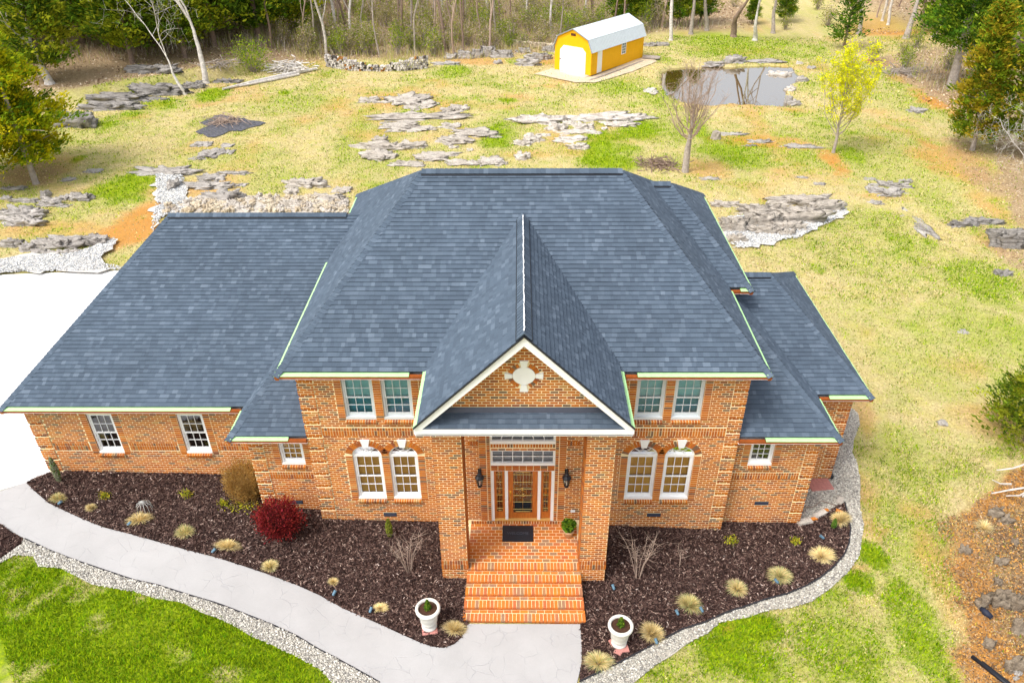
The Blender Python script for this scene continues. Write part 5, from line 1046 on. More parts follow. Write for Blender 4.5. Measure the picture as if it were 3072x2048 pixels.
# downspout at the right wing corner
m = MB(); m.box(10.63, 10.70, YW + .10, YW + .20, -.45, 3.1); hp(m.build('downspout', M['gutter'])); m = MB(); m.box(10.62, 10.74, YW - .02, YW + .25, -.45, -.25); hp(m.build('downspout_outlet', M['black']))

# ---- bricks: the largest in view as single pieces, the rest joined per wall
allb = [((k if k != 'main' else 'mainL' if r[0][0] < .4 else 'mainR'), r) for k, L in BR.items() for r in L]
def bseen(r): return seen(r[0], r[3], r[4] * r[5]) * (0.85 + .15 * r[7])
allb.sort(key=lambda q: -bseen(q[1])); rest = {}
for i, (k, r) in enumerate(allb):
    mb = MB() if i < 300 else rest.setdefault(k, MB())
    mb.obox(*r[:7], r=r[7], back=False)
    if i < 300: mb.build('brick', M['brick'], WALLS[k])
for k, mb in rest.items():
    o = mb.build('brickwork', M['brick'], WALLS[k]); o['kind'] = 'stuff'

# ================================================================== brick porch and steps
steps = empty('brick_steps', (.4, -2.1, 0)); tag(steps, 'five-riser orange brick steps and porch landing before the front door', 'steps')
def sp(o): o.parent = steps; o.matrix_parent_inverse = Matrix.Translation((-.4, 2.1, 0)); return o
SX0, SX1, ZP_ = -1.175, 1.985, .373; YN = -2.144; RIS = .104; TRD = .352; SB = []
mb = MB(); mb.box(-1.75, 2.55, YN + .05, YE, -.6, ZP_ - .001); mb.box(SX0 + .03, SX1 - .03, YN + .001, YN + .06, -.4, ZP_ - .001)
for k in range(1, 5): mb.box(SX0 - .004 * k, SX1 + .004 * k, YN - TRD * k + .012, YN - TRD * (k - 1) + .02, -.5, ZP_ - RIS * k - .0015)
core = sp(mb.build('porch_core', M['mortar']))
def sbox(c, u, v, n, hu, hv, hn): SB.append((np.asarray(c, float), u, v, n, hu, hv, hn, random.random()))
rows = 12; d0, d1 = YN + .235, YE - .004; rw = (d1 - d0) / rows      # landing field
for i in range(rows):
    y = d0 + rw * (i + .5); x = SX0 + .01 - (BL / 2 if i % 2 else 0)
    while x < SX1:
        a, b = max(x, SX0 + .01), min(x + BL + .008 - JT, SX1 - .01)
        if b - a > .03: sbox(((a + b) / 2, y, ZP_ - .0045 + random.uniform(-.001, .001)), EX, EY, EZ, (b - a) / 2 + .002, (rw - .015) / 2, .008)
        x += BL + .008
def nosing(y0, y1, z, x0, x1, n=34):
    w_ = (x1 - x0) / n
    for i in range(n): sbox((x0 + w_ * (i + .5), (y0 + y1) / 2, z - .028 + random.uniform(-.0015, .0015)), EX, EY, EZ, (w_ - .015) / 2, (y1 - y0) / 2 - .006, .032)
nosing(YN - .025, YN + .225, ZP_, SX0, SX1)
for k in range(1, 5):
    x0, x1 = SX0 - .02 * k, SX1 + .02 * k; z = ZP_ - RIS * k; yb = YN - TRD * (k - 1); yf = yb - TRD
    nb = 15; w_ = (x1 - x0) / nb
    for i in range(nb): sbox((x0 + w_ * (i + .5), yb - .062, z - .005), EX, EY, EZ, (w_ - .016) / 2, .044, .010)
    nosing(yf - .025, yb - .118, z, x0, x1, 32)
for k in range(0, 5):       # riser courses
    x0, x1 = SX0 - .02 * k, SX1 + .02 * k; z = ZP_ - RIS * k; yf = YN - TRD * k; nb = 15; w_ = (x1 - x0) / nb
    for i in range(nb): sbox((x0 + w_ * (i + .5), yf + .004, z - .088), EX, EZ, -EY, (w_ - .012) / 2, .023, .010)
def ssz(r): return seen(r[0], r[3], r[4] * r[5])
SB.sort(key=lambda r: -ssz(r) * (.8 + .2 * r[7])); mb = MB()
for i, r in enumerate(SB):
    if i < 300: q = MB(); q.obox(*r[:7], r=r[7], back=False); q.build('brick', M['brick_step'], core)
    else: mb.obox(*r[:7], r=r[7], back=False)
o = mb.build('brickwork', M['brick_step'], core); o['kind'] = 'stuff'
# ================================================================== garden objects
bedz = lambda x, y: float(hbase(x, y)) + .05
def blades_tuft(name, x, y, z, r, hgt_, n, cols, label, cat, spread=1.0, wd=.004, group=None):
    a = rng.uniform(0, 6.28, n); q = np.sqrt(rng.random(n)); t = q * 1.25 * spread + rng.normal(0, .08, n); L = hgt_ * rng.uniform(.75, 1.2, n)
    b = np.stack([np.cos(a) * q * r * .22, np.sin(a) * q * r * .22, np.zeros(n)], 1); d = np.stack([np.cos(a) * np.sin(t), np.sin(a) * np.sin(t), np.cos(t)], 1)
    s = np.stack([-np.sin(a), np.cos(a), np.zeros(n)], 1) * wd; m = b + d * (L * .6)[:, None]; e = b + d * L[:, None]; e[:, 2] -= L * .25 * np.sin(t); e[:, 2] = np.maximum(e[:, 2], .01)
    P = np.stack([b - s, b + s, m + s, m - s, e], 1).reshape(-1, 3); k = np.arange(n)[:, None] * 5
    F = np.concatenate([k + np.array([[0, 1, 2]]), k + np.array([[0, 2, 3]]), k + np.array([[3, 2, 4]])])
    ci = rng.random(n); c = np.array(cols)[(ci * len(cols)).astype(int)] * rng.uniform(.8, 1.2, (n, 1))
    o = npmesh(name, P, F, M['blade'], attrs={'col': np.repeat(c, 5, 0)}, loc=(x, y, z)); return tag(o, label, cat, group)
STRAW = [(.82, .66, .34), (.90, .77, .46), (.70, .55, .24), (.80, .68, .34)]; GRN = [(.42, .52, .22), (.54, .58, .26)]
TUFTS = [(-13.99, .38, .26, 1), (-12.81, .06, .20, 0), (-11.15, -.40, .36, 0), (-9.59, -.90, .34, 2), (-8.19, -1.36, .32, 0), (-6.79, -2.0, .28, 1), (-4.95, -2.38, .20, 0), (-3.50, -3.22, .19, 0), (-1.44, -3.85, .30, 0), (2.30, -4.75, .37, 1), (3.78, -3.85, .33, 0), (4.96, -2.9, .34, 2), (6.44, -2.28, .35, 1), (7.80, -1.78, .34, 2), (9.25, -1.02, .33, 0), (10.34, .42, .33, 0)]
TL = ['ragged tan and green grass clump nearest the driveway corner', 'smallest flattened tan grass clump in the left bed', 'round straw grass clump below the wire plant cage', 'wide straw clump with green centre below the golden shrub', 'flat oval straw clump beside the walk below the red shrub', 'straw grass clump under the red shrub on the walk side', 'thin small straw clump between red shrub and left urn', 'thin straw clump beside a garden light near the bare brown shrub', 'leaning straw clump at the bottom left corner of the steps', 'spiky straw clump nearest the walk below the right urn', 'straw clump right of the right urn', 'straw clump between two garden lights in the right bed', 'grey-green straw clump at the middle of the right bed curve', 'green centred straw clump above a garden light, right bed curve', 'straw clump near the right end of the mulch bed', 'drooping tan clump by the loose bricks at the house corner']
for (x, y, r, g), lb in zip(TUFTS, TL): blades_tuft('ornamental_grass', x, y, bedz(x, y), r * .95, r * .98, 750, STRAW * (2 if g else 1) + GRN * g, lb, 'grass clump', group='ornamental grass clumps in the mulch beds').matrix_basis @= Matrix.Rotation(random.uniform(-.35, .35), 4, 'X') @ Matrix.Rotation(random.uniform(-.35, .35), 4, 'Y') @ Matrix.Diagonal((random.uniform(.75, 1.35), random.uniform(.65, 1.05), random.uniform(.65, 1.15), 1))
blades_tuft('ornamental_grass', 14.64, .12, H(14.64, .12), .3, .3, 250, STRAW, 'lone straw tuft on the stony bank at the right edge', 'grass clump')
M['lampblue'] = simple('blue_grey_metal', (.10, .19, .26), .4, .5, .1)
LAMPS = [(-13.8, .19), (-11.34, -.6), (-8.51, -1.56), (-4.82, -2.8), (-3.73, -3.33), (2.91, -2.41), (4.57, -3.18), (3.86, -4.11), (5.26, -3.06), (7.61, -2.02), (9.47, -.34)]
LL = ['garden spotlight nearest the driveway', 'garden spotlight under the round straw clump', 'garden spotlight beside the oval straw clump', 'garden spotlight at the walk edge right of the red shrub', 'garden spotlight left of the left urn', 'garden spotlight at the foot of the right brick column', 'garden spotlight left of a straw clump, mid right bed', 'garden spotlight at the pebble edge right of the right urn', 'garden spotlight right of a straw clump near the pebbles', 'garden spotlight under the green centred clump', 'garden spotlight nearest the house corner, right bed']
for (x, y), lb in zip(LAMPS, LL):
    a = math.atan2(2 - y, .4 * x - x); root = empty('garden_spotlight', (x, y, bedz(x, y)), a); tag(root, 'small blue-grey ' + lb, 'garden light', 'garden spotlights in the mulch beds')
    m = MB(); m.tube([(0, 0, -.02), (0, 0, .09)], .008, 6); m.build('stake', M['black'], root)
    m = MB(); t = math.radians(35); d = np.array((math.cos(t), 0, math.sin(t))); p = np.array((-.02, 0, .10)); m.tube([p - d * .07, p - d * .05, p + d * .07, p + d * .085], [.02, .038, .042, .046], 10); m.build('lamp_head', M['lampblue'], root)
# urns with little conifers
def foliage(name, C, size, cols, mat, parent=None, loc=None, aspect=.45, up=.3, nper=1, jit=.25, n_out=None):
    """leaf quads centred on C (n,3) with colours cols (n,3)"""
    n = len(C); a = rng.normal(0, 1, (n, 3)); a[:, 2] = np.abs(a[:, 2]) * up + .1
    if n_out is not None: a = a * .6 + n_out
    a /= np.linalg.norm(a, axis=1)[:, None]; b = np.cross(a, rng.normal(0, 1, (n, 3))); b /= np.linalg.norm(b, axis=1)[:, None] + 1e-9
    s = (size * rng.uniform(.6, 1.4, n))[:, None]; u, v = a * s, b * s * aspect
    P = np.stack([C - u - v * .3, C - u * .1 + v, C + u, C - u * .1 - v], 1).reshape(-1, 3)
    c = np.repeat(cols * rng.uniform(1 - jit, 1 + jit, (n, 1)), 4, 0)
    return npmesh(name, P, np.arange(4 * n).reshape(-1, 4), mat, parent, {'col': c}, loc=loc)
def pick(pal, n, w=None): return np.array(pal)[rng.choice(len(pal), n, p=w)]
M['soil'] = simple('potting_soil', (.07, .035, .022), .95, .1, .4, 30, .6); M['urn'] = simple('urn_cast_stone', (.74, .72, .66), .6, .3, .08, 6); M['terracotta'] = simple('tan_pot', (.62, .42, .24), .7, .3, .1, 8); M['paver'] = simple('pink_paver', (.50, .22, .19), .85, .2, .15, 12, .3)
for (x, y), side, pv in (((-2.11, -3.77), 'left', 1), ((2.88, -4.17), 'right', 2)):
    z = bedz(x, y); root = empty('planter_urn', (x, y, z)); tag(root, 'tall white cast urn %s of the brick steps' % side, 'urn', 'pair of white urns by the steps')
    m = MB(); m.lathe([(0, .04), (.20, .04), (.205, .10), (.175, .13), (.175, .20), (.21, .24), (.225, .30), (.215, .34), (.225, .36), (.255, .55), (.285, .68), (.325, .71), (.33, .77), (.30, .80), (.255, .80), (.245, .74), (.245, .70)], n=28); m.build('urn_body', M['urn'], root, smooth=True)
    m = MB(); m.lathe([(.26, .735), (.12, .755), (0, .76)], n=24); m.build('potting_soil', M['soil'], root)
    pl = tag(empty('dwarf_conifer', (x, y, z + .75)), 'small bright green conifer in the %s white urn' % side, 'conifer', 'conifers in the urns')
    n = 700; t = rng.random(n) ** .8; r = .10 * (1 - t) ** .7 + .01; a = rng.uniform(0, 6.28, n); C = np.stack([np.cos(a) * r * rng.uniform(.4, 1, n), np.sin(a) * r * rng.uniform(.4, 1, n), t * .33], 1)
    foliage('crown', C, .028, pick([(.12, .26, .02), (.26, .36, .03), (.07, .16, .02)], n), M['leaf'], pl, up=1.0); m = MB(); m.tube([(0, 0, -.02), (0, 0, .3)], [.012, .004], 5); m.build('trunk', M['bark_brown'], pl)
    offs = [(.0, -.05, .2)] if pv == 1 else [(-.12, .05, .5), (.12, -.16, .15), (-.02, -.22, 1.0)]
    for i, (dx, dy, rz) in enumerate(offs):
        m = MB(); m.box(-.20 if pv == 1 else -.12, .20 if pv == 1 else .12, -.2 if pv == 1 else -.1, .17 if pv == 1 else .1, -.03, .035); o = m.build('paver', M['paver'], loc=(0, 0, 0)); o.location = (x + dx, y + dy, z + .0025 * i); o.rotation_euler = (0, 0, rz)
        tag(o, 'pink square paver under the left urn' if pv == 1 else ['pink paver behind the right urn foot', 'pink paver at the right front of the right urn', 'pink paver at the front foot of the right urn'][i], 'paver', 'pavers under the urns')
# porch things
root = empty('doormat', (.235, -.85, ZP_ + .008)); tag(root, 'black rubber doormat on the brick porch', 'doormat')
m = MB(); m.box(-.455, .455, -.31, .31, 0, .014)
m.build('mat_base', M['black'], root); m = MB()
for k in range(26): q = -.44 + k * .0352; m.box(q - .006, q + .006, -.295, -.02 if False else .295, .014, .018)
o = m.build('ribs', simple('rubber_ribs', (.02, .022, .032), .5, .5), root); o['kind'] = 'stuff'
cu = bpy.data.curves.new('lettering', 'FONT'); cu.body = 'WELCOME'; cu.size = .13; cu.align_x = 'CENTER'; cu.align_y = 'CENTER'; cu.extrude = .003
o = bpy.data.objects.new('lettering', cu); COL.objects.link(o); me_ = bpy.data.meshes.new_from_object(o.evaluated_get(bpy.context.evaluated_depsgraph_get())); bpy.data.objects.remove(o); o = bpy.data.objects.new('lettering', me_); link(o, root); o.location = (0, 0, .019); me_.materials.clear(); me_.materials.append(simple('worn_rubber', (.07, .075, .095), .6, .3))
root = empty('potted_plant', (1.72, -.92, ZP_ + .008)); tag(root, 'leafy green plant in a tan pot against the right column', 'potted plant')
m = MB(); m.lathe([(0, 0), (.11, 0), (.15, .20), (.165, .22), (.165, .26), (.14, .26), (.135, .22), (0, .21)], n=20); m.build('pot', M['terracotta'], root, smooth=True)
n = 420; v = rng.normal(0, 1, (n, 3)); v /= np.linalg.norm(v, axis=1)[:, None]; C = v * np.array([.22, .22, .19]) * rng.uniform(.5, 1, (n, 1)) + np.array([0, .02, .42])
foliage('leaves', C, .06, pick([(.07, .19, .012), (.14, .30, .02), (.30, .42, .03), (.05, .12, .01)], n), M['leaf'], root, aspect=.5, up=.6)
# small yellow shrubs
for i, (x, y, s, lb) in enumerate([(-12.58, .51, .17, 'small yellow shrub below the left garage window'), (-10.08, .65, .19, 'small yellow shrub below the right garage window'), (6.66, -.57, .19, 'small yellow shrub in front of the right main corner'), (8.63, -.52, .16, 'small yellow-green shrub in front of the right bay vent'), (-8.85, .30, .16, 'yellow sprig at the left foot of the golden shrub')]):
    n = 160; root = tag(empty('yellow_shrub', (x, y, bedz(x, y))), lb, 'shrub', 'small yellow shrubs'); C = rng.normal(0, 1, (n, 3)) * np.array([.45, .35, .4]) * s + np.array([0, 0, s * .8]); C[:, 2] = np.maximum(C[:, 2], .02)
    foliage('crown', C, .035, pick([(.52, .50, .03), (.36, .42, .03), (.22, .26, .02), (.60, .46, .05)], n), M['leaf'], root, up=1.2); m = MB()
    for k in range(6): a = random.uniform(0, 6.28); m.tube([(0, 0, -.02), (math.cos(a) * s * .7, math.sin(a) * s * .6, s * 1.3)], [.007, .003], 4)
    m.build('stems', M['bark_brown'], root)
# golden clipped shrub and red barberry
def shrub(name, x, y, rx, ry, h, pal, n, size, label, twigcol, aspect=.2, tw=260, up=.8, box=2.6):
    root = tag(empty(name, (x, y, bedz(x, y))), label, 'shrub'); v = rng.normal(0, 1, (n, 3)); v /= (np.abs(v) ** box).sum(1)[:, None] ** (1 / box); q = rng.uniform(.45, 1.0, (n, 1)) ** .6
    lump = 1 + .24 * (np.sin(v[:, :1] * 7 + 1) * np.cos(v[:, 1:2] * 6) + rng.normal(0, .35, (n, 1)))
    C = v * q * lump * np.array([rx, ry, h / 2]) + np.array([0, 0, h / 2]); C[:, 2] = np.maximum(C[:, 2], .03)
    foliage('crown', C, size, pick(pal, n), M['leaf'], root, aspect=aspect, up=up, n_out=v * .8 + np.array([0, 0, .5])); m = MB()
    for k in range(tw):
        d = rng.normal(0, 1, 3); d[2] = abs(d[2]) + .3; d /= np.linalg.norm(d); e = d * np.array([rx, ry, h * .95]) * random.uniform(.8, 1.06); m.tube([(d[0] * .05, d[1] * .05, -.02), e * .5 + np.array((0, 0, .05)), e], [.008, .005, .0025], 3, cap=False)
    o = m.build('stems', twigcol, root); o['kind'] = 'stuff'; return root
M['twig_gold'] = simple('golden_twigs', (.44, .27, .085), .8, .2, .25, 6); M['twig_red'] = simple('maroon_twigs', (.16, .025, .025), .8, .2, .3, 6)
shrub('golden_shrub', -8.22, .66, .60, .48, 1.38, [(.50, .30, .08), (.38, .21, .06), (.58, .38, .12), (.30, .17, .05), (.44, .27, .08)], 9000, .040, 'clipped golden-brown shrub against the left bay wall', M['twig_gold'])
n = 160; C = rng.normal(0, .12, (n, 3)) * np.array([2.6, 1, .5]) + np.array([-8.15, .16, bedz(-8.2, .2) + .12]); ys = tag(empty('yellow_sprigs', (-8.15, .16, bedz(-8.15, .16))), 'low yellow sprigs along the foot of the golden shrub', 'shrub'); o = foliage('crown', C - np.array([-8.15, .16, bedz(-8.15, .16)]), .035, pick([(.55, .50, .02), (.42, .44, .03)], n), M['leaf'], ys)
shrub('red_shrub', -6.82, -.72, .70, .58, 1.25, [(.30, .028, .024), (.20, .016, .018), (.42, .06, .045), (.12, .012, .014), (.36, .035, .05)], 5200, .036, 'round dark red barberry shrub in front of the left bay', M['twig_red'], .5, 420, .9, 2.0)
def columnar(x, y, h, r, label, pal):
    root = tag(empty('columnar_shrub', (x, y, bedz(x, y))), label, 'shrub'); n = 900; t = rng.random(n); rr = r * np.clip(np.sin(PI * (t * .85 + .12)), .15, 1) * np.sqrt(rng.uniform(.2, 1, n)); a = rng.uniform(0, 6.28, n)
    foliage('crown', np.stack([np.cos(a) * rr, np.sin(a) * rr, t * h], 1), .04, pick(pal, n), M['leaf'], root, up=1.6); m = MB(); m.tube([(0, 0, -.02), (0, 0, h * .9)], [.02, .006], 5); m.build('trunk', M['bark_brown'], root)
columnar(-14.36, 1.22, 1.0, .11, 'slim half-bare juniper at the garage wall corner', [(.10, .24, .02), (.30, .34, .22), (.46, .44, .32), (.34, .34, .2)]); columnar(-3.61, -.62, .72, .10, 'slim yellow-green juniper left of the bare brown shrub', [(.30, .34, .04), (.38, .36, .06), (.16, .22, .03)]); columnar(9.99, .12, .38, .06, 'tiny green juniper beside the drooping tan clump', [(.10, .24, .03), (.2, .3, .05)])
# wire plant cage, loose bits
m = MB()
for k in range(6): a = k * PI / 6; m.tube([(math.cos(a) * .22, math.sin(a) * .22, 0), (math.cos(a) * .2, math.sin(a) * .2, .28), (0, 0, .42), (-math.cos(a) * .2, -math.sin(a) * .2, .28), (-math.cos(a) * .22, -math.sin(a) * .22, 0)], .008, 4)
o = m.build('wire_cage', simple('grey_wire', (.45, .46, .44), .5, .4)); o.location = (-11.15, .02, bedz(-11.15, 0)); tag(o, 'grey wire plant cage above the round straw clump', 'plant cage')
def brickbit(x, y, rz, lb):
    m = MB(); m.box(-.10, .10, -.05, .05, 0, .06, .05); o = m.build('loose_brick', M['brick_step']); o.location = (x, y, bedz(x, y)); o.rotation_euler = (0, .1, rz); tag(o, lb, 'brick', 'loose bricks by the bed edge')
brickbit(9.99, .84, .2, 'loose cored brick in the middle of the bed edge stones'); brickbit(9.51, .47, .3, 'loose orange brick nearest the right bay corner'); brickbit(10.41, .80, -.5, 'loose orange brick above the drooping tan clump')
for x, y, w_, rz, lb in ((9.18, .36, .5, .25, 'pale flat stone at the foot of the right bay corner'), (9.75, .66, .5, .5, 'white flat stone between two loose bricks'), (10.6, 1.28, .36, 1.0, 'white flat stone at the top tip of the right mulch bed')):
    m = MB(); m.box(-w_ / 2, w_ / 2, -.09, .09, -.02, .07); m.v = [(a + random.uniform(-.03, .03), b + random.uniform(-.03, .03), c) for a, b, c in m.v]; o = m.build('edging_stone', M['rock_white']); o.location = (x, y, bedz(x, y)); o.rotation_euler = (0, 0, rz); tag(o, lb, 'stone')
root = tag(empty('splash_paver', (10.2, 2.02, bedz(10.2, 2))), 'square pink basketweave paver beside the right wing wall', 'paver'); root.rotation_euler = (0, 0, .12)
m = MB(); m.box(-.38, .38, -.27, .27, -.03, .03); m.build('paver_base', M['paver'], root)
for i in range(3):
    for j in range(3):
        for k in (-1, 1):
            m = MB(); hx, hy = (.058, .080) if (i + j) % 2 else (.118, .038); ox, oy = (k * .062, 0) if (i + j) % 2 else (0, k * .042); m.box(-hx, hx, -hy, hy, .03, .042); o = m.build('brick', M['paver'], root); o.location = ((i - 1) * .25 + ox, (j - 1) * .175 + oy, 0)
m = MB(); m.tube([(9.35, .95, bedz(9.3, .9) + .03), (9.7, 1.0, -.34), (10.0, 1.25, -.33), (10.3, 1.1, -.34), (10.45, .95, -.35), (10.3, .85, -.36)], .012, 5); tag(m.build('garden_cable', M['bark_brown']), 'thin brown cable looping over the pebbles at the house corner', 'cable')
for i, dx in enumerate((0, .16)):
    m = MB(); m.tube([(12.07 + dx, -4.34 - dx * 1.1, H(12.1, -4.3) + .05), (12.6 + dx, -5.2 - dx * .9, H(12.6, -5.2) + .06), (13.1 + dx, -6.2, H(13, -6.2) + .05)], .055, 10); tag(m.build('drain_pipe', M['black'], smooth=True), ['upper dark drain pipe lying at the bottom right corner', 'lower dark drain pipe lying at the bottom right corner'][i], 'pipe')
m = MB(); m.tube([(13.05, -2.85, H(13, -2.9) + .06), (13.1, -3.0, H(13, -2.9) + .08), (13.2, -3.15, H(13, -2.9) + .04)], [.06, .1, .07], 8); tag(m.build('plastic_bag', M['vent'], smooth=True), 'crumpled dark blue plastic scrap on the clay bank', 'scrap')

# ================================================================== bare trees and shrubs
def grow_tree(h, r0, seed, fork=.35, spread=.6, nb=9, levels=3, lean=(0, 0), up=.35, sub=4, trunk_frac=.9, twist=.12, forks=0, minr=.006, forklean=.25):
    """returns (trunk MB, branches MB)"""
    rs = np.random.default_rng(seed); T, Bm = MB(), MB()
    def limb(mb, p, d, L, r, lv, n_seg, sides):
        pts = [p]; rad = [r]; dirs = []
        for i in range(n_seg):
            d = d + rs.normal(0, twist, 3) + np.array((0, 0, up * .12 if lv else 0)); d = d / np.linalg.norm(d); p = p + d * L / n_seg; pts.append(p); rad.append(max(minr * .6, r * (1 - .8 * (i + 1) / n_seg) if lv else r * (1 - .62 * (i + 1) / n_seg))); dirs.append(d)
        mb.tube(pts, rad, sides, cap=False); return pts, rad, dirs
    def kids(pts, rad, dirs, L, lv, k, lo):
        for i in range(k):
            f = lo + (1 - lo) * (i + rs.random()) / k; s = min(int(f * (len(pts) - 1)), len(pts) - 2); q = f * (len(pts) - 1) - s; p = pts[s] * (1 - q) + pts[s + 1] * q; rr = (rad[s] * (1 - q) + rad[s + 1] * q)
            a = rs.uniform(0, 6.28); d0 = dirs[s]; o = np.cross(d0, (math.cos(a), math.sin(a), .2)); o /= np.linalg.norm(o) + 1e-9; d = d0 * (1 - spread) + o * spread + np.array((0, 0, up)); d /= np.linalg.norm(d)
            l2 = L * rs.uniform(.35, .62) * (1.1 - .5 * f if lv == 0 else 1); r2 = max(minr, rr * rs.uniform(.42, .62))
            pp, rr2, dd = limb(Bm, p, d, l2, r2, lv + 1, 5 if lv == 0 else 4, 5 if lv == 0 else 3)
            if lv + 1 < levels: kids(pp, rr2, dd, l2, lv + 1, sub, .25)
    p, d = np.zeros(3), np.array((lean[0], lean[1], 1.0)); d /= np.linalg.norm(d)
    T.tube([np.array((0, 0, -.15)), np.array((0, 0, .0)), d * .25], [r0 * 1.5, r0 * 1.25, r0 * 1.0], 9, cap=False)
    L0 = h * (fork if forks else trunk_frac); pts, rad, dirs = limb(T, d * .25, d, L0, r0, 0, 7, 8)
    if forks:
        for k in range(forks):
            a = 6.28 * k / forks + rs.uniform(-.4, .4); dd = dirs[-1] + np.array((math.cos(a), math.sin(a), 0)) * forklean; dd /= np.linalg.norm(dd)
            pp, r2, d2 = limb(T, pts[-1], dd, h * (1 - fork) * rs.uniform(.85, 1.05), rad[-1] * 1.0 * rs.uniform(.7, .95), 0, 7, 7); kids(pp, r2, d2, h * (1 - fork), 0, nb, .15)
    else: kids(pts, rad, dirs, h, 0, nb, fork)
    return T, Bm
def put_tree(name, x, y, label, tree, mat, bmat=None, group=None, cat='tree', z=None):
    T, Bm = tree; root = tag(empty(name, (x, y, H(x, y) if z is None else z)), label, cat, group); T.build('trunk', mat, root, smooth=True); o = Bm.build('branches', bmat or mat, root); o['kind'] = 'stuff'; return root
put_tree('pale_tree', -26.66, 50.44, 'tall pale forked trunk at the right end of the dark ledge', grow_tree(13, .27, 1, .36, .55, 7, 3, (.02, 0), .35, 4, forks=3, forklean=.2), M['bark_pale'])
put_tree('leaning_tree', -27.09, 46.7, 'thin leaning bare tree in front of the dark ledge', grow_tree(9.5, .14, 22, .30, .72, 7, 3, (-.14, .05), .12, 4, forks=2, forklean=.3), M['bark_pale'])
put_tree('pale_tree', -37.8, 46.5, 'many-stemmed pale bare tree behind the golden cedar', grow_tree(13, .34, 5, .22, .6, 7, 3, (-.05, 0), .3, 4, forks=4, forklean=.35), M['bark_pale'])
put_tree('bare_tree', 23.6, 71.6, 'dark tangled bare trunk left of the white forked tree', grow_tree(14, .34, 61, .3, .6, 9, 3, (.0, 0), .3, 4, forks=2, forklean=.2), M['bark_brown'])
for i_, (x_, y_, s_) in enumerate(((19.2, 72.8, 71), (21.3, 74.6, 72), (28.6, 74.0, 73))): put_tree('bare_tree', x_, y_, ['tall bare tree straight behind the pond boulder', 'tall bare tree between pond and far meadow', 'tall bare tree right of the white forked tree'][i_], grow_tree(13.5, .24, s_, .35, .6, 9, 3, (.0, 0), .3, 4, forks=2, forklean=.25), M['bark_grey'], M['bark_brown'])
put_tree('pale_tree', 25.51, 69.9, 'white forked bare tree beyond the pond', grow_tree(13, .26, 8, .22, .5, 8, 3, (.05, 0), .3, 4, forks=2, forklean=.18), M['bark_pale'], M['bark_grey'])
put_tree('pale_tree', 16.46, 69.5, 'slim pale trunk just right of the yellow shed', grow_tree(14, .2, 9, .5, .5, 8, 3, (.01, 0), .3, 4), M['bark_pale'], M['bark_grey'])
put_tree('bare_tree', 37.93, 73.4, 'dark bare tree above the yellow-green tree', grow_tree(11, .28, 11, .25, .6, 7, 3, (.02, 0), .3, 4, forks=3), M['bark_grey'])
put_tree('bare_tree', 41.93, 70.6, 'dark leaning bare tree left of the big right cedar', grow_tree(12, .36, 12, .35, .6, 7, 3, (.12, 0), .3, 4, forks=2), M['bark_grey'])
put_tree('bare_tree', 45.2, 71.4, 'thin leaning bare trunk beside the big right cedar', grow_tree(11, .2, 13, .4, .6, 7, 3, (.10, 0), .3, 4), M['bark_grey'])
put_tree('dead_tree', 30.6, 26.2, 'white twiggy dead tree at the right edge', grow_tree(5.2, .09, 14, .3, .75, 8, 3, (-.05, -.05), .05, 5, forks=2), M['bark_pale'])
# vase-shaped bare tree (reddish) and yellow-green budding tree
def vase(h, r0, seed, n_up, width, fork_h, sub=10, thin=1.0, lo=0.0):
    rs = np.random.default_rng(seed); T, Bm = MB(), MB(); tips = []
    lead = [np.array((0, 0, -.15)), np.array((0, 0, .05))] + [np.array((.08 * f + rs.normal(0, .03), rs.normal(0, .04), fork_h * .6 + (h * .97 - fork_h * .6) * f)) for f in np.linspace(0, 1, 8)]
    T.tube(lead, [r0 * 1.5, r0 * 1.15, r0 * .95, r0 * .62, r0 * .45, r0 * .32, r0 * .22, r0 * .14, r0 * .08, .006], 8, cap=False)
    zs = [p[2] for p in lead]; at = lambda z: np.array([np.interp(z, zs, [p[i] for p in lead]) for i in range(3)])
    for i in range(n_up):
        f = (i + rs.random()) / n_up; z0 = fork_h * (.8 + lo) + (h * .62 - fork_h) * f ** 1.3; a = 2.4 * i + rs.uniform(-.5, .5); w_ = width * (1 - .72 * f) * rs.uniform(.55, 1.1); top = z0 + (h * .98 - z0) * rs.uniform(.45, .85); s0 = at(z0); pts = [s0]
        for q in (.15, .35, .6, .8, 1.0): pts.append(np.array((s0[0] + math.cos(a) * w_ * q ** .75, s0[1] + math.sin(a) * w_ * q ** .75, z0 + (top - z0) * q ** 1.25)) + rs.normal(0, .07, 3))
        r_ = r0 * .34 * thin * (1 - .5 * f); rd = [r_, r_ * .8, r_ * .6, r_ * .4, r_ * .25, .005]; Bm.tube(pts, rd, 4, cap=False)
        for j in range(sub):
            f2 = rs.uniform(.2, .98); m_ = min(int(f2 * 5), 4); q = f2 * 5 - m_; p = pts[m_] * (1 - q) + pts[m_ + 1] * q; a2 = a + rs.normal(0, 1.3); L = rs.uniform(.4, 1.2) * (1.1 - f2 * .5); e = p + np.array((math.cos(a2) * .6, math.sin(a2) * .6, .75)) * L; mid = (p + e) / 2 + np.array((math.cos(a2), math.sin(a2), -.3)) * .1 * L
            Bm.tube([p, mid, e], [.011 * thin, .008 * thin, .004], 3, cap=False); tips.append((p, e))
            for _ in range(4): g = p + (e - p) * rs.uniform(.2, 1); e2 = g + np.array((rs.normal(0, .3), rs.normal(0, .3), rs.uniform(.1, .5))); Bm.tube([g, e2], [.006 * thin, .003], 3, cap=False); tips.append((g, e2))
    return T, Bm, tips
T, Bm, tips = vase(7.3, .20, 31, 22, 2.3, 2.5, sub=11); put_tree('vase_tree', 10.81, 30.05, 'bare reddish vase-shaped tree in front of the pond', (T, Bm), M['bark_grey'], M['bark_red'])
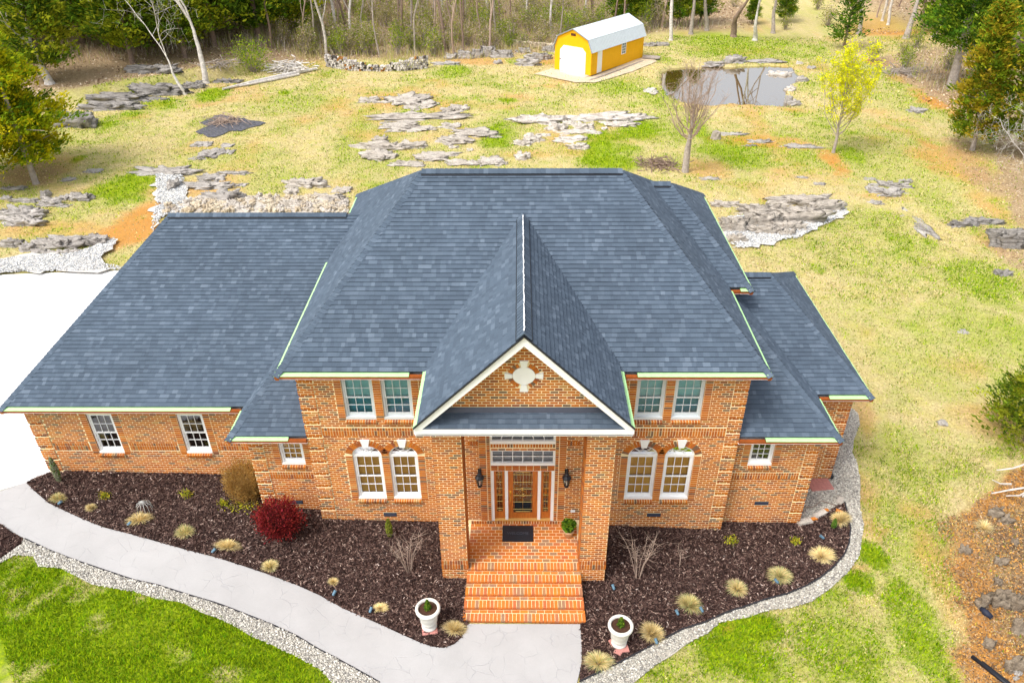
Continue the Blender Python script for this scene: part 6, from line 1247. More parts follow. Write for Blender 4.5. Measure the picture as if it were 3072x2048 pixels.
T, Bm, tips = vase(8.1, .11, 37, 26, 2.6, 1.3, sub=9); yt = put_tree('budding_tree', 21.56, 34.0, 'bright yellow-green budding tree right of the pond', (T, Bm), M['bark_grey'])
C = np.concatenate([np.array([p + (e - p) * t for p, e in tips]) for t in (.12, .3, .48, .66, .82, .97)]); C = np.concatenate([C] * 5); C = C + rng.normal(0, .05, C.shape); C = C[rng.random(len(C)) < .30]; foliage('blossom', C, .052, pick([(.90, .88, .01), (.78, .80, .01), (.95, .88, .02), (.62, .70, .01)], len(C)), M['leaf'], yt, aspect=.7, up=.8)
# bare garden shrubs
def stems_shrub(name, x, y, h, n, wd, label, mat, seed):
    rs = np.random.default_rng(seed); root = tag(empty(name, (x, y, bedz(x, y))), label, 'shrub'); m = MB()
    for i in range(n):
        a = rs.uniform(0, 6.28); w_ = wd * rs.uniform(.3, 1); hh = h * rs.uniform(.7, 1.05); b = np.array((math.cos(a) * .05, math.sin(a) * .05, -.02)); p1 = np.array((math.cos(a) * w_ * .4, math.sin(a) * w_ * .4, hh * .45)); p2 = np.array((math.cos(a) * w_, math.sin(a) * w_, hh)) + rs.normal(0, .06, 3)
        m.tube([b, p1, (p1 + p2) / 2 + rs.normal(0, .03, 3), p2], [.011, .008, .006, .003], 5, cap=False)
        for j in range(7):
            f = rs.uniform(.1, 1); q = p1 + (p2 - p1) * f; e = q + np.array((rs.normal(0, .16), rs.normal(0, .16), rs.uniform(.05, .3))); m.tube([q, (q + e) / 2 + rs.normal(0, .02, 3), e], [.005, .0035, .002], 3, cap=False)
    o = m.build('stems', mat, root); o['kind'] = 'stuff'
stems_shrub('bare_shrub', -2.87, -1.95, 1.45, 13, .62, 'bare brown twiggy shrub left of the left column', M['bark_red'], 3); stems_shrub('bare_shrub', 3.67, -1.98, 1.5, 11, .55, 'bare pale twiggy shrub right of the right column', M['bark_red'], 4); stems_shrub('bare_sapling', 5.0, -1.5, .75, 2, .25, 'tiny bare sapling on dark mulch in the right bed', M['bark_red'], 6)
m = MB()
for P in ([(15.59, 1.56), (16.0, 1.45), (16.58, 1.35), (17.4, 1.2)], [(15.95, 2.2), (15.9, 1.75), (16.0, 1.47)], [(16.33, 2.67), (16.7, 2.5), (17.22, 2.52)], [(16.5, 1.4), (16.8, 1.75), (17.1, 1.8)], [(16.0, 1.45), (16.2, 1.2), (16.3, 1.1)]): m.tube([(a, b, H(a, b) + .15 + .25 * i) for i, (a, b) in enumerate(P)], [.02, .03, .035, .03][:len(P)], 5)
tag(m.build('dead_branch', M['bark_pale']), 'pale dead branch lying at the lower right edge', 'branch')

# ================================================================== evergreens
GOLD = [(.60, .54, .008), (.48, .50, .010), (.28, .38, .012), (.12, .22, .01), (.68, .58, .012), (.38, .46, .01)]; CED = [(.13, .23, .014), (.20, .30, .016), (.30, .35, .016), (.07, .13, .01), (.37, .40, .02)]; DGR = [(.08, .20, .014), (.15, .28, .016), (.05, .12, .01), (.24, .33, .02)]; RUST = [(.42, .33, .018), (.34, .36, .015), (.20, .29, .014), (.11, .20, .01), (.46, .34, .025)]
def cedar(x, y, h, r, base, pal, nclump, per, size, label=None, trunk=None, lean=(0, 0), group=None, prof=1.0, name='cedar_tree', off=(0, 0)):
    root = tag(empty(name, (x, y, H(x, y))), label, 'tree', group); t = rng.random(nclump) ** .85
    R = r * np.clip((1 - t) ** (.62 * prof) * np.clip((t + .10) / .22, 0, 1), .06, 1) * (1 + .22 * np.sin(t * 23 + rng.uniform(0, 6)) + rng.normal(0, .12, nclump)); a = rng.uniform(0, 6.28, nclump); q = np.sqrt(rng.uniform(.12, 1, nclump))
    K = np.stack([np.cos(a) * R * q + lean[0] * t * h + off[0], np.sin(a) * R * q + lean[1] * t * h + off[1], base + t * (h - base)], 1); s = size * 2.0 * rng.uniform(.6, 1.3, nclump)
    C = np.repeat(K, per, 0) + rng.normal(0, 1, (nclump * per, 3)) * np.repeat(s, per)[:, None] * np.array([1, 1, .6]); out = np.repeat(np.stack([np.cos(a), np.sin(a), np.full(nclump, .35)], 1), per, 0)
    col = np.repeat(pick(pal, nclump) * rng.uniform(.7, 1.25, (nclump, 1)), per, 0); foliage('crown', C, size, col, M['leaf'], root, aspect=.38, n_out=out * .9, jit=.3)
    m = MB(); tr = trunk or h * .022; m.tube([(0, 0, -.15), (0, 0, .1), (lean[0] * h * .4, lean[1] * h * .4, h * .45), (lean[0] * h * .9, lean[1] * h * .9, h * .9)], [tr * 1.5, tr * 1.1, tr * .7, .02], 8, cap=False)
    for k in range(10): f = random.uniform(.15, .8); b = random.uniform(0, 6.28); zz = base * .7 + (h - base * .7) * f; m.tube([(lean[0] * zz, lean[1] * zz, zz), (lean[0] * zz + math.cos(b) * r * .7 * (1 - f * .6), lean[1] * zz + math.sin(b) * r * .7 * (1 - f * .6), zz + .3)], [.04, .012], 4, cap=False)
    m.build('trunk', M['bark_brown'] if trunk is None else M['bark_grey'], root, smooth=True); return root
cedar(-28.93, 27.1, 9.9, 4.6, 1.2, GOLD, 2600, 30, .13, 'large golden-green cedar at the left edge', .17, off=(-2.3, .9))
cedar(31.39, 34.84, 9.4, 2.1, 1.0, RUST, 700, 28, .12, 'tall rust-tipped cedar with bare foot on the right', .16, (-.10, 0))
cedar(34.6, 33.5, 11, 3.4, 1.2, RUST + CED, 900, 28, .14, 'broad rust and green cedar at the upper right edge', .25, (-.06, 0))
cedar(37.43, 50.86, 12, 3.8, 3.4, DGR, 800, 26, .16, 'big dark cedar with exposed trunk at the upper right', .36, (-.02, 0))
cedar(33.6, 66.0, 6.5, 1.6, 1.0, DGR, 160, 18, .16, 'small dark cedar beyond the clay bank at upper right')
cedar(44.5, 62.0, 9, 2.4, 2.0, CED, 220, 18, .18, 'green cedar standing behind the big dark cedar')
cedar(18.3, 4.4, 3.8, 1.85, .15, CED + [(.34, .36, .03)], 560, 26, .075, 'bushy green cedar at the right edge beside the side lawn')
cbase = cedar(-33.73, 52.89, 10, 3.2, 1.5, CED, 520, 24, .19, 'green cedar with bare foot above the boulder slab', group='cedars in the wood')
cb2 = cedar(-36.98, 56.2, 10.5, 3.3, 1.5, DGR + CED, 520, 24, .20, 'dark cedar in the upper left wood', group='cedars in the wood')
cb3 = cedar(-38.2, 47.0, 10, 3.2, 1.5, CED + [(.34, .34, .02)], 520, 24, .19, 'yellowish cedar behind the golden cedar', group='cedars in the wood')
wc = []
clabel = 'green cedar standing in the dense cedar wood at upper left'
for i, (x, y) in enumerate([(-29.95, 55.2), (-33.8, 59.6), (-40.3, 58), (-28.7, 59.5), (-44.5, 53), (-47.5, 58), (-43, 64), (-36.5, 64), (-31.5, 65), (-50, 66), (-25.5, 63), (-27.2, 68), (-41, 70), (-34.5, 71), (-54, 60), (-57, 70), (-47.8, 48.5), (-23.8, 67), (-30, 76), (-38, 78), (-46, 78), (-52, 54)]):
    wc.append(copy_tree((cbase, cb2, cb3)[i % 3], (x, y, H(x, y)), random.uniform(0, 6), random.uniform(.9, 1.25), clabel))
wc.sort(key=lambda o: (o.location.x - CAM[0]) / (o.location.y - CAM[1]))
for i, o in enumerate(wc): o['label'] = 'green cedar, %s from the left edge of the upper left cedar wood' % ORD[i]
# dark evergreen clump behind the shed
for i, (x, y) in enumerate([(12.3, 76), (14.8, 78), (18.5, 77), (21.5, 79)]): copy_tree(cb2, (x, y, H(x, y)), random.uniform(0, 6), random.uniform(.6, .85), 'dark evergreen in the thicket right behind the yellow shed')
for i, (x, y, s) in enumerate([(27.5, 79, .3), (31.5, 80, .42), (52, 66, 1.1), (56, 58, 1.1), (49, 56, 1.0), (47, 74, 1.0)]): copy_tree(cb2, (x, y, H(x, y)), random.uniform(0, 6), s, ['small round evergreen beyond the pond meadow', 'small dark conifer at the far meadow edge', *['cedar in the wood beyond the upper right corner'] * 4][i])

# ================================================================== the wood: slim bare trees, leafy bushes, undergrowth
protos = []
for k in range(7):
    T, Bm = grow_tree(11 + (k % 3), .085 + .02 * (k % 4), 100 + k, .30, .45, 8, 3, (random.uniform(-.06, .06), 0), .45, 4); protos.append((T, Bm, [M['bark_grey'], M['bark_red'], M['bark_brown'], M['bark_pale'], M['bark_grey'], M['bark_brown'], M['bark_red']][k]))
wood_lb = 'slim bare tree in the thicket behind the woodpile and shed'
first = {}
pts = []
while len(pts) < 105:
    x, y = random.uniform(-27, 30), random.uniform(59, 96)
    if y < np.interp(x, [-27, -18, -8, 2, 12, 16, 22, 30], [61, 60.5, 60, 64, 71, 74, 76, 88]) or (13.0 < x < 31 and y > 76 and random.random() < .88): continue
    if all((x - a) ** 2 + (y - b) ** 2 > 1.3 for a, b in pts): pts.append((x, y))
pts.sort(key=lambda p: p[1])
for i, (x, y) in enumerate(pts):
    k = i % 7
    if k not in first: first[k] = put_tree('slim_tree', x, y, wood_lb, protos[k][:2], protos[k][2], group='slim bare trees of the wood')
    else: copy_tree(first[k], (x, y, H(x, y)), random.uniform(0, 6.28), random.uniform(.75, 1.2))
for i in range(26):
    x, y = random.uniform(36, 62), random.uniform(54, 92)
    if x < 40 and y > 66: x += 6
    copy_tree(first[i % 7], (x, y, H(x, y)), random.uniform(0, 6.28), random.uniform(.8, 1.2), 'slim bare tree in the wood at upper right')
for i in range(12):
    x, y = random.uniform(-58, -30), random.uniform(58, 90); copy_tree(first[i % 7], (x, y, H(x, y)), random.uniform(0, 6.28), random.uniform(.9, 1.2), 'slim bare tree among the cedars at upper left')
# leafy bushes
LIME = [(.34, .44, .025), (.24, .36, .02), (.44, .50, .04), (.16, .26, .02)]; OLV = [(.30, .33, .04), (.22, .27, .03), (.38, .38, .07), (.44, .40, .12)]; PNK = [(.62, .49, .37), (.50, .39, .29), (.70, .59, .46)]
def bush(x, y, w_, h, pal, n, label, group=None, size=.09):
    root = tag(empty('leafy_bush', (x, y, H(x, y))), label, 'bush', group); v = rng.normal(0, 1, (n, 3)); v /= np.linalg.norm(v, axis=1)[:, None]; q = rng.uniform(.3, 1.05, (n, 1)); C = v * q * np.array([w_, w_, h * .55]) * (1 + .3 * np.sin(v[:, :1] * 6 + v[:, 2:] * 5)) + np.array([0, 0, h * .55]); C[:, 2] = np.maximum(C[:, 2], .05)
    foliage('crown', C, size, pick(pal, n), M['leaf'], root, aspect=.5, up=.8); m = MB()
    for k in range(26):
        d = rng.normal(0, 1, 3); d[2] = abs(d[2]) + .6; d /= np.linalg.norm(d); m.tube([(d[0] * .1, d[1] * .1, -.05), d * np.array((w_, w_, h)) * .55, d * np.array((w_, w_, h)) * random.uniform(.8, 1.15)], [.03, .02, .006], 4, cap=False)
    o = m.build('stems', M['bark_grey'], root); o['kind'] = 'stuff'; return root
lb0 = bush(-23.7, 54.4, 2.0, 2.7, LIME, 1500, 'bright lime bush beside the brush pile')
lb1 = bush(-10.5, 63, 1.1, 2.4, OLV + LIME + PNK, 700, 'leafy green bush in the thicket behind the woodpile', 'leafy bushes of the wood'); lb2 = bush(-16.5, 62, 1.5, 2.6, PNK + OLV, 900, 'brownish bush in the thicket left of the woodpile', 'leafy bushes of the wood'); lb3 = bush(5.5, 70, 1.2, 2.6, LIME, 700, 'fresh green bush in the wood behind the shed', 'leafy bushes of the wood')
k = 0
for i in range(150):
    x = random.uniform(-26, 16); y = np.interp(x, [-27, -18, -8, 2, 12, 16, 22, 30], [61, 61, 61, 65, 71.5, 74.5, 77, 90]) + random.uniform(0, 1) ** 1.3 * 26
    copy_tree((lb1, lb2, lb3, lb2)[i % 4], (x, y, H(x, y)), random.uniform(0, 6), (random.uniform(.5, 1.2), random.uniform(.5, 1.2), random.uniform(.4, 1.2)), ('green', 'brownish', 'fresh green', 'brownish')[i % 4] + ' bush in the thicket under the slim bare trees')
for i, (x, y) in enumerate([(30.5, 76), (33, 83), (36, 78), (34.5, 60.5), (36, 57), (38.5, 63), (40, 57), (41, 66), (39, 47), (40.5, 52.5), (36.3, 43.5), (38, 40), (24, 86), (21, 88), (28, 90), (38, 88), (16, 84)]): copy_tree((lb1, lb3, lb2)[i % 3], (x, y, H(x, y)), random.uniform(0, 6), random.uniform(.5, 1.0), ('green', 'fresh green', 'brownish')[i % 3] + ' bush along the right-hand wood edge and meadow')
# undergrowth: thin stems and twigs, nobody could count them
def undergrowth(name, X0, X1, Y0, Y1, n, keep, label, hmin=.5, hmax=2.4, pal=None):
    x = rng.uniform(X0, X1, n); y = rng.uniform(Y0, Y1, n); k = keep(x, y); x, y = x[k], y[k]; n = len(x); h = rng.uniform(hmin, hmax, n) * rng.uniform(.5, 1, n); b = np.stack([x, y, hgt(x, y) - .05], 1); a = rng.uniform(0, 6.28, n); l = rng.uniform(0, .5, n)
    e = b + np.stack([np.cos(a) * l * h, np.sin(a) * l * h, h], 1); m = (b + e) / 2 + rng.normal(0, .08, (n, 3)); wv = rng.uniform(.008, .022, n)[:, None]; s = np.stack([np.ones(n), np.zeros(n), np.zeros(n)], 1) * wv; s2 = np.stack([np.zeros(n), np.ones(n), np.zeros(n)], 1) * wv
    P = np.stack([b - s, b + s, m + s * .8, m - s * .8, e, b - s2, b + s2, m + s2 * .8, m - s2 * .8], 1).reshape(-1, 3); q = np.arange(n)[:, None] * 9
    F = np.concatenate([q + np.array([[0, 1, 2]]), q + np.array([[0, 2, 3]]), q + np.array([[3, 2, 4]]), q + np.array([[5, 6, 7]]), q + np.array([[5, 7, 8]]), q + np.array([[8, 7, 4]])])
    c = pick(pal or [(.56, .44, .34), (.44, .34, .25), (.66, .56, .45), (.74, .67, .57), (.34, .26, .19), (.60, .55, .18), (.40, .50, .08)], n); tag(npmesh(name, P, F, M['twig'], attrs={'col': np.repeat(c, 9, 0)}), label, 'undergrowth', kind='stuff')
E_STR = [(.76, .64, .38), (.62, .50, .26), (.56, .56, .16)]
edge = lambda x: np.interp(x, [-27, -18, -8, 2, 12, 16, 22, 30], [60, 59.5, 59, 63.5, 70, 73, 75, 86])
undergrowth('undergrowth', -27, 30, 58, 96, 20000, lambda x, y: (y > edge(x) + rng.uniform(-.3, 1.5, len(x))) & ~((x > 15) & (y > 78)), 'tangle of thin brown stems under the bare trees', .4, 1.9)
undergrowth('tall_dry_grass', -22, 14, 56, 72, 16000, lambda x, y: (y > edge(x) - .4) & (y < edge(x) + 3.5) & (fbm(x, y, .5, 3) > .45), 'tall dry grass along the front of the thicket', .3, 1.1, E_STR)
undergrowth('undergrowth', 33, 60, 36, 90, 16000, lambda x, y: (x > np.interp(y, [36, 44, 52, 62, 68, 90], [35.5, 36, 35.5, 35.8, 44, 50])) & (fbm(x, y, .25, 3) > .46), 'tangle of thin brush along the right wood edge', .4, 1.6)
undergrowth('undergrowth', -58, -24, 50, 90, 12000, lambda x, y: y > np.interp(x, [-58, -40, -30, -24], [48, 50, 57, 60]), 'thin dead twigs under the cedar wood', .3, 1.4)
undergrowth('undergrowth', 24, 34, 8, 34, 900, lambda x, y: x > np.interp(y, [8, 20, 34], [23, 28.5, 33.2]), 'thin twigs along the right edge of the lawn', .2, .9)
# dry leaves on the wood floor and the clay bank
def litter(name, X0, X1, Y0, Y1, n, size, pal, label, thr=.45):
    x = rng.uniform(X0, X1, n); y = rng.uniform(Y0, Y1, n); g, s, l = cover(x, y); k = np.maximum(l, s * .6) > thr; x, y = x[k], y[k]; n = len(x); C = np.stack([x, y, hgt(x, y) + .02], 1)
    a = rng.uniform(0, 6.28, n); t = rng.normal(0, .5, n); u = np.stack([np.cos(a), np.sin(a), t], 1); v = np.stack([-np.sin(a), np.cos(a), rng.normal(0, .4, n)], 1); s = (size * rng.uniform(.5, 1.5, n))[:, None]
    P = np.stack([C - u * s, C - v * s * .5, C + u * s, C + v * s * .5], 1).reshape(-1, 3); c = pick(pal, n) * rng.uniform(.7, 1.3, (n, 1)); tag(npmesh(name, P, np.arange(4 * n).reshape(-1, 4), M['twig'], attrs={'col': np.repeat(c, 4, 0)}), label, 'leaf litter', kind='stuff')
LEAF = [(.34, .22, .13), (.46, .32, .20), (.56, .43, .30), (.22, .13, .08), (.64, .53, .40)]
litter('leaf_litter', 11.5, 19, -7, 5, 60000, .032, [(.20, .12, .06), (.30, .19, .10), (.14, .085, .05), (.46, .21, .05), (.40, .28, .17), (.58, .30, .07)], 'dry brown leaves on the clay bank', .3); litter('leaf_litter', -58, 62, 40, 94, 60000, .11, LEAF, 'dry brown leaves on the wood floor'); litter('leaf_litter', 22, 34, 5, 40, 9000, .06, LEAF, 'dry brown leaves along the right lawn edge')

# ================================================================== rocks
def rock_mesh(w_, d, h, seed, layered=True):
    nu, nv = (46, 20) if w_ > 1.2 else (26, 13); u = np.linspace(0, 2 * PI, nu, endpoint=False); v = np.linspace(-.45, PI / 2, nv); U, Vv = np.meshgrid(u, v); rs = np.random.default_rng(seed); pw = lambda c, e: np.sign(c) * np.abs(c) ** e
    x = pw(np.cos(U), .75) * pw(np.cos(Vv), .38); y = pw(np.sin(U), .75) * pw(np.cos(Vv), .38); z = pw(np.sin(Vv), .75)
    f1 = rs.uniform(0, 50); ang = np.array([[noise.fractal(Vector((x[j, i] * 1.9 * max(1, w_ / d * .6) + f1, y[j, i] * 1.9, z[j, i] * 1.1)), .65, 2.2, 5) for i in range(nu)] for j in range(nv)])
    k = 1 + .62 * ang; x, y = x * k, y * k; zz = z * h * (1 + .55 * ang)
    if layered:
        L = max(2, int(round(h / .14))); q = np.clip((zz / h) * L, 0, L + 1); lay = np.floor(q).astype(int); dxs = rs.normal(0, .05, L + 4); dys = rs.uniform(-.09, .12, L + 4)
        x = x + dxs[lay]; y = y * (1 - .05 * lay) + dys[lay]; zz = np.where(zz > 0, (lay + np.clip((q - lay) * 2.2, 0, 1)) * h / L, zz)
    slope = rs.normal(0, .05); V = np.stack([x * w_ / 2, y * d / 2, zz + x * slope * h], -1).reshape(-1, 3); F = []
    for j in range(nv - 1):
        for i in range(nu): F.append((j * nu + i, j * nu + (i + 1) % nu, (j + 1) * nu + (i + 1) % nu, (j + 1) * nu + i))
    return V, np.array(F)
RM = {'dark': 'rock_dark', 'grey': 'rock_grey', 'tan': 'rock_pale', 'weathered': 'rock_grey', 'pale grey': 'rock_pale', 'whitish': 'rock_white', 'pond-side': 'rock_grey', 'thin': 'rock_grey', 'brown-grey': 'rock_dark', 'pale layered': 'rock_pale', 'brown': 'rock_brown', 'lichen grey': 'rock_grey', 'small grey': 'rock_grey'}
sd_ = 500
for phrase, adj, L in S_ROCKS:
    for i, (x, y, w_, d, h) in enumerate(L):
        sd_ += 1
        if adj in ('pale grey', 'whitish', 'tan', 'thin', 'small grey') or (adj == 'grey' and h < .4): h, w_, d, sink = h * 1.0, w_ * 1.2, d * 1.35, .42
        else: sink = .3 if h < .3 else .12
        V, F = rock_mesh(w_ * 1.04, d, h, sd_, h > .10); mt = M[RM[adj]]
        if adj == 'pond-side' and i in (0, 4, 7, 10): mt = M['rock_white']
        o = npmesh('rock', V, F, mt, loc=(x, y, H(x, y) - .02 - h * sink)); o.rotation_euler = (0, 0, random.uniform(-.12, .12))
        lab = ('%s rock, %s from left in the %s' % (adj, ORD[i], phrase)) if len(L) > 1 else '%s rock in the %s' % (adj, phrase)
        tag(o, lab, 'rock', 'rocks of the ' + phrase)
# rubble stones behind the garage ridge, low stacked stone wall at the wood edge
V, F = rock_mesh(.6, .45, .3, 77, False); r0 = npmesh('rubble_stone', V, F, M['rock_rubble']); V, F = rock_mesh(.5, .5, .28, 78, False); r1 = npmesh('rubble_stone', V, F, M['rock_rubble']); V, F = rock_mesh(.7, .4, .25, 79, True); r2 = npmesh('rubble_stone', V, F, M['rock_white'])
xs, ys = sample(S_RUBBLE, 13.0); rs_ = [r0, r1, r2]
for i, (x, y) in enumerate(zip(xs[:290], ys[:290])):
    o = rs_[i] if i < 3 else rs_[i % 3].copy()
    if i >= 3: COL.objects.link(o)
    o.location = (x, y, H(x, y) + .05); o.rotation_euler = (random.uniform(-.2, .2), random.uniform(-.2, .2), random.uniform(0, 6.28)); s = random.uniform(.35, .85); o.scale = (s, s, s); tag(o, 'loose buff stone in the rubble strip behind the garage ridge', 'stone', 'rubble stones')
for i in range(55):
    x, y = random.uniform(12.2, 18.5), random.uniform(-6, 3)
    if x < np.interp(y, [-10, -6, -4.3, -1, .5, 2, 4], [10.5, 12, 12.6, 14.2, 15.2, 17, 19]): continue
    o = (r0, r2)[i % 2].copy(); COL.objects.link(o); o.name = 'bank_stone'; o.location = (x, y, H(x, y)); o.rotation_euler = (random.uniform(-.3, .3), random.uniform(-.3, .3), random.uniform(0, 6)); s = random.uniform(.12, .45); o.scale = (s, s, s * .8); tag(o, 'small loose stone on the brown bank at the lower right', 'stone', 'loose stones on the brown bank')
    if i < 2: o.data = o.data.copy()
    if o.data.materials: o.material_slots[0].link = 'OBJECT'; o.material_slots[0].material = M['rock_brown'] if i % 3 else M['rock_grey']
for i in range(44):
    f = (i % 22) / 21; x = -.6 + f * 5.2 + random.uniform(-.1, .1); y = 66 - f * 1.9 + random.uniform(-.2, .2); o = (r0, r1)[i % 2].copy(); COL.objects.link(o); o.name = 'wall_stone'; o.data = o.data.copy() if i < 2 else o.data; o.location = (x, y, H(x, y) + (.28 if i > 21 else 0)); o.rotation_euler = (0, 0, random.uniform(0, 6)); o.scale = (.8, .8, .9); tag(o, 'grey stone in the low dry wall left of the shed', 'stone', 'stones of the low dry wall')
# ================================================================== woodpile, logs, brush, burn pile, stump
WP = [(-17.7, 57.1), (-15.2, 55.6), (-12.6, 55.35), (-10.3, 55.7), (-8.1, 56.9)]
root = tag(empty('firewood_pile', (-12.6, 55.6, H(-12.6, 55.6))), 'long curved stack of grey split firewood at the wood edge', 'woodpile')
logs = []
M['logs'] = [simple('log_pale', (.74, .69, .65), .9, .1, .3, 9), simple('log_grey', (.46, .42, .40), .9, .1, .3, 9), simple('log_dark', (.10, .085, .075), .9, .1, .3, 9), simple('log_rust', (.38, .17, .05), .9, .1, .3, 9)]
lm = []
for k in range(6):
    m = MB(); n = random.choice((4, 5, 6)); R = [random.uniform(.075, .12) for _ in range(n)]; V = [(R[i] * math.cos(6.28 * i / n), yy, R[i] * math.sin(6.28 * i / n)) for yy in (-.22, .22) for i in range(n)]; m.add(V, [tuple(range(n)), tuple(n + i for i in range(n))[::-1]] + [(i, n + i, n + (i + 1) % n, (i + 1) % n) for i in range(n)]); me = bpy.data.meshes.new('log'); me.from_pydata(m.v, [], m.f); me.materials.append(None); lm.append(me)
lmm = [(me.copy() if j else me, mt) for j, mt in enumerate(M['logs']) for me in lm]
for me, mt in lmm: me.materials[0] = mt
wpx = [p[0] for p in WP]; wpy = [p[1] for p in WP]; cnt = 0
for row in range(6):
    k = 50 if row < 5 else 46
    for i in range(k):
        f = (i + .5 * (row % 2)) / k; x = -17.7 + f * 9.6; y = float(np.interp(x, wpx, wpy)); hmax = 4.2 + 1.6 * math.sin(f * 7 + 1)
        if row > hmax or cnt >= 298: continue
        o = bpy.data.objects.new('log', random.choices(lmm, weights=[5] * 6 + [3] * 6 + [1.0] * 6 + [.5] * 6)[0][0]); link(o, root); cnt += 1
        o.location = (x + 12.6 + random.uniform(-.03, .03), y - 55.6 + random.uniform(-.08, .08), .08 + row * .185 + H(x, y) - H(-12.6, 55.6)); o.rotation_euler = (random.uniform(-.1, .1), random.uniform(0, 6), random.uniform(-.25, .25)); s = random.uniform(.85, 1.15); o.scale = (s, 1, s)
def sticks(name, x, y, n, w_, h, mat, label, L=(.6, 1.6), rad=.025, cat='brush pile'):
    m = MB(); rs = np.random.default_rng(int(abs(x) * 10))
    for i in range(n):
        a = rs.uniform(0, 6.28); l = rs.uniform(*L); c = np.array((rs.normal(0, w_ * .4), rs.normal(0, w_ * .3), abs(rs.normal(0, h * .45)))); d = np.array((math.cos(a), math.sin(a), rs.normal(0, .25))) * l / 2; m.tube([c - d, c + rs.normal(0, .05, 3), c + d], [rad * rs.uniform(.5, 1.4)] * 2 + [rad * .4], 4)
    o = m.build(name, mat); o.location = (x, y, H(x, y) + .05); return tag(o, label, cat, kind=None)
sticks('brush_pile', -20.9, 55.0, 150, 2.0, .8, M['bark_pale'], 'heap of pale cut branches right of the lime bush', rad=.05); sticks('brush_heap', -26.0, 52.8, 70, 1.6, .5, M['bark_grey'], 'loose grey branches behind the tall pale trunk', rad=.03); sticks('brush_heap', 35.6, 55.8, 120, 2.4, .6, M['bark_grey'], 'heap of bare branches under the right-hand bushes', rad=.03)
m = MB(); m.tube([(-24.45, 48.14, H(-24.4, 48.1) + .12), (-22.5, 50.6, H(-22.5, 50.6) + .18), (-20.5, 53.0, H(-20.5, 53) + .2), (-18.2, 55.4, H(-18.2, 55.4) + .16)], [.09, .15, .17, .12], 8); m.tube([(-23.4, 49.3, H(-23.4, 49.3) + .1), (-21.4, 51.4, H(-21.4, 51.4) + .13), (-19.4, 53.6, H(-19.4, 53.6) + .1)], [.06, .12, .1], 8)
tag(m.build('fallen_log', M['bark_pale']), 'long pale fallen trunk lying in front of the brush pile', 'log')
a_ = np.linspace(0, 2 * PI, 28, endpoint=False); rr = 1 + .25 * np.sin(a_ * 3 + 1) + .15 * np.sin(a_ * 7)
ap = [(-21.1 + 2.0 * r * math.cos(t), 38.6 + 2.1 * r * math.sin(t)) for t, r in zip(a_, rr)]; V, F = fill(ap, .3, lambda x, y: hgt(x, y) + .05 + .10 * np.exp(-((x + 21.2) ** 2 + (y - 38.8) ** 2)) + wob(x, y) * .05)
tag(npmesh('ash_patch', V, F, simple('charcoal_ash', (.11, .11, .125), .95, .1, .6, 6, .8)), 'dark ash patch of the burn pile on the back lawn', 'ash', kind='structure')
sticks('burn_pile', -21.3, 39.0, 110, 1.6, .5, M['bark_red'], 'heap of half-burnt sticks on the ash patch', rad=.022, cat='burn pile'); sticks('twig_heap', 9.3, 31.2, 90, 1.8, .18, M['bark_brown'], 'spread of dark roots and twigs left of the vase-shaped tree', rad=.03)
m = MB(); m.lathe([(.42, -.1), (.34, .1), (.30, .45), (.26, .52), (0, .5)], n=12); m.v = [(a + random.uniform(-.04, .04), b + random.uniform(-.04, .04), c + random.uniform(-.03, .03)) for a, b, c in m.v]; o = m.build('tree_stump', M['bark_grey']); o.location = (14.23, 36.9, H(14.2, 36.9)); tag(o, 'short grey tree stump between pond and vase-shaped tree', 'stump')

# ================================================================== yellow shed
SXY = (3.53, 56.43); SRZ = math.radians(-38.5); WS, LS = 4.0, 9.0; SZ = H(6, 58) + .12
shed = empty('storage_shed', (*SXY, SZ), SRZ); tag(shed, 'bright orange-yellow gambrel shed with pale metal roof', 'shed')
M['yellow'] = simple('yellow_siding', (.86, .44, .002), .65, .3, .05, 3); M['tin'] = simple('pale_metal_roof', (.62, .68, .72), .35, .5, .06, 4); M['trimgrey'] = simple('grey_trim', (.28, .32, .35), .5, .4)
prof = [(0, 0), (0, 2.1), (.32, 2.95), (2.0, 3.72), (3.68, 2.95), (4.0, 2.1), (4.0, 0)]
m = MB()
for yy, fl in ((0, 1), (LS, -1)):
    P = [(a, yy, b) for a, b in prof]; m.poly(P[::-1] if fl > 0 else P)
m.poly([(0, 0, 0), (0, 0, 2.1), (0, LS, 2.1), (0, LS, 0)]); m.poly([(WS, 0, 0), (WS, LS, 0), (WS, LS, 2.1), (WS, 0, 2.1)]); m.build('wall', M['yellow'], shed)
def rp(p, q, nrm):
    m = MB(); y0, y1 = -.14, LS + .14; V = [(p[0], y0, p[1]), (p[0], y1, p[1]), (q[0], y1, q[1]), (q[0], y0, q[1])]; n_ = np.array((nrm[0], 0, nrm[1])); n_ = n_ / np.linalg.norm(n_); P = [np.array(v) for v in V]
    m.add(P + [v + n_ * .03 for v in P], [(0, 1, 2, 3), (4, 7, 6, 5), (0, 4, 5, 1), (1, 5, 6, 2), (2, 6, 7, 3), (3, 7, 4, 0)]); o = m.build('roof', M['tin'], shed); m = MB(); k = int((y1 - y0) / .23)
    for i in range(k + 1): yy = y0 + .01 + i * (y1 - y0 - .02) / k; c = (np.array((p[0], yy, p[1])) + np.array((q[0], yy, q[1]))) / 2 + n_ * .037; t = np.array((q[0] - p[0], 0, q[1] - p[1])); L = np.linalg.norm(t); m.obox(c, t / L, EY, n_, L / 2 - .005, .012, .008)
    r_ = m.build('rib', M['tin'], o); r_['kind'] = 'stuff'
    m = MB(); m.obox((np.array((p[0], y0 - .02, p[1])) + np.array((q[0], y0 - .02, q[1]))) / 2 + n_ * .01, t / L, EY, n_, L / 2 + .01, .015, .035); m.build('trim', M['trimgrey'], o)
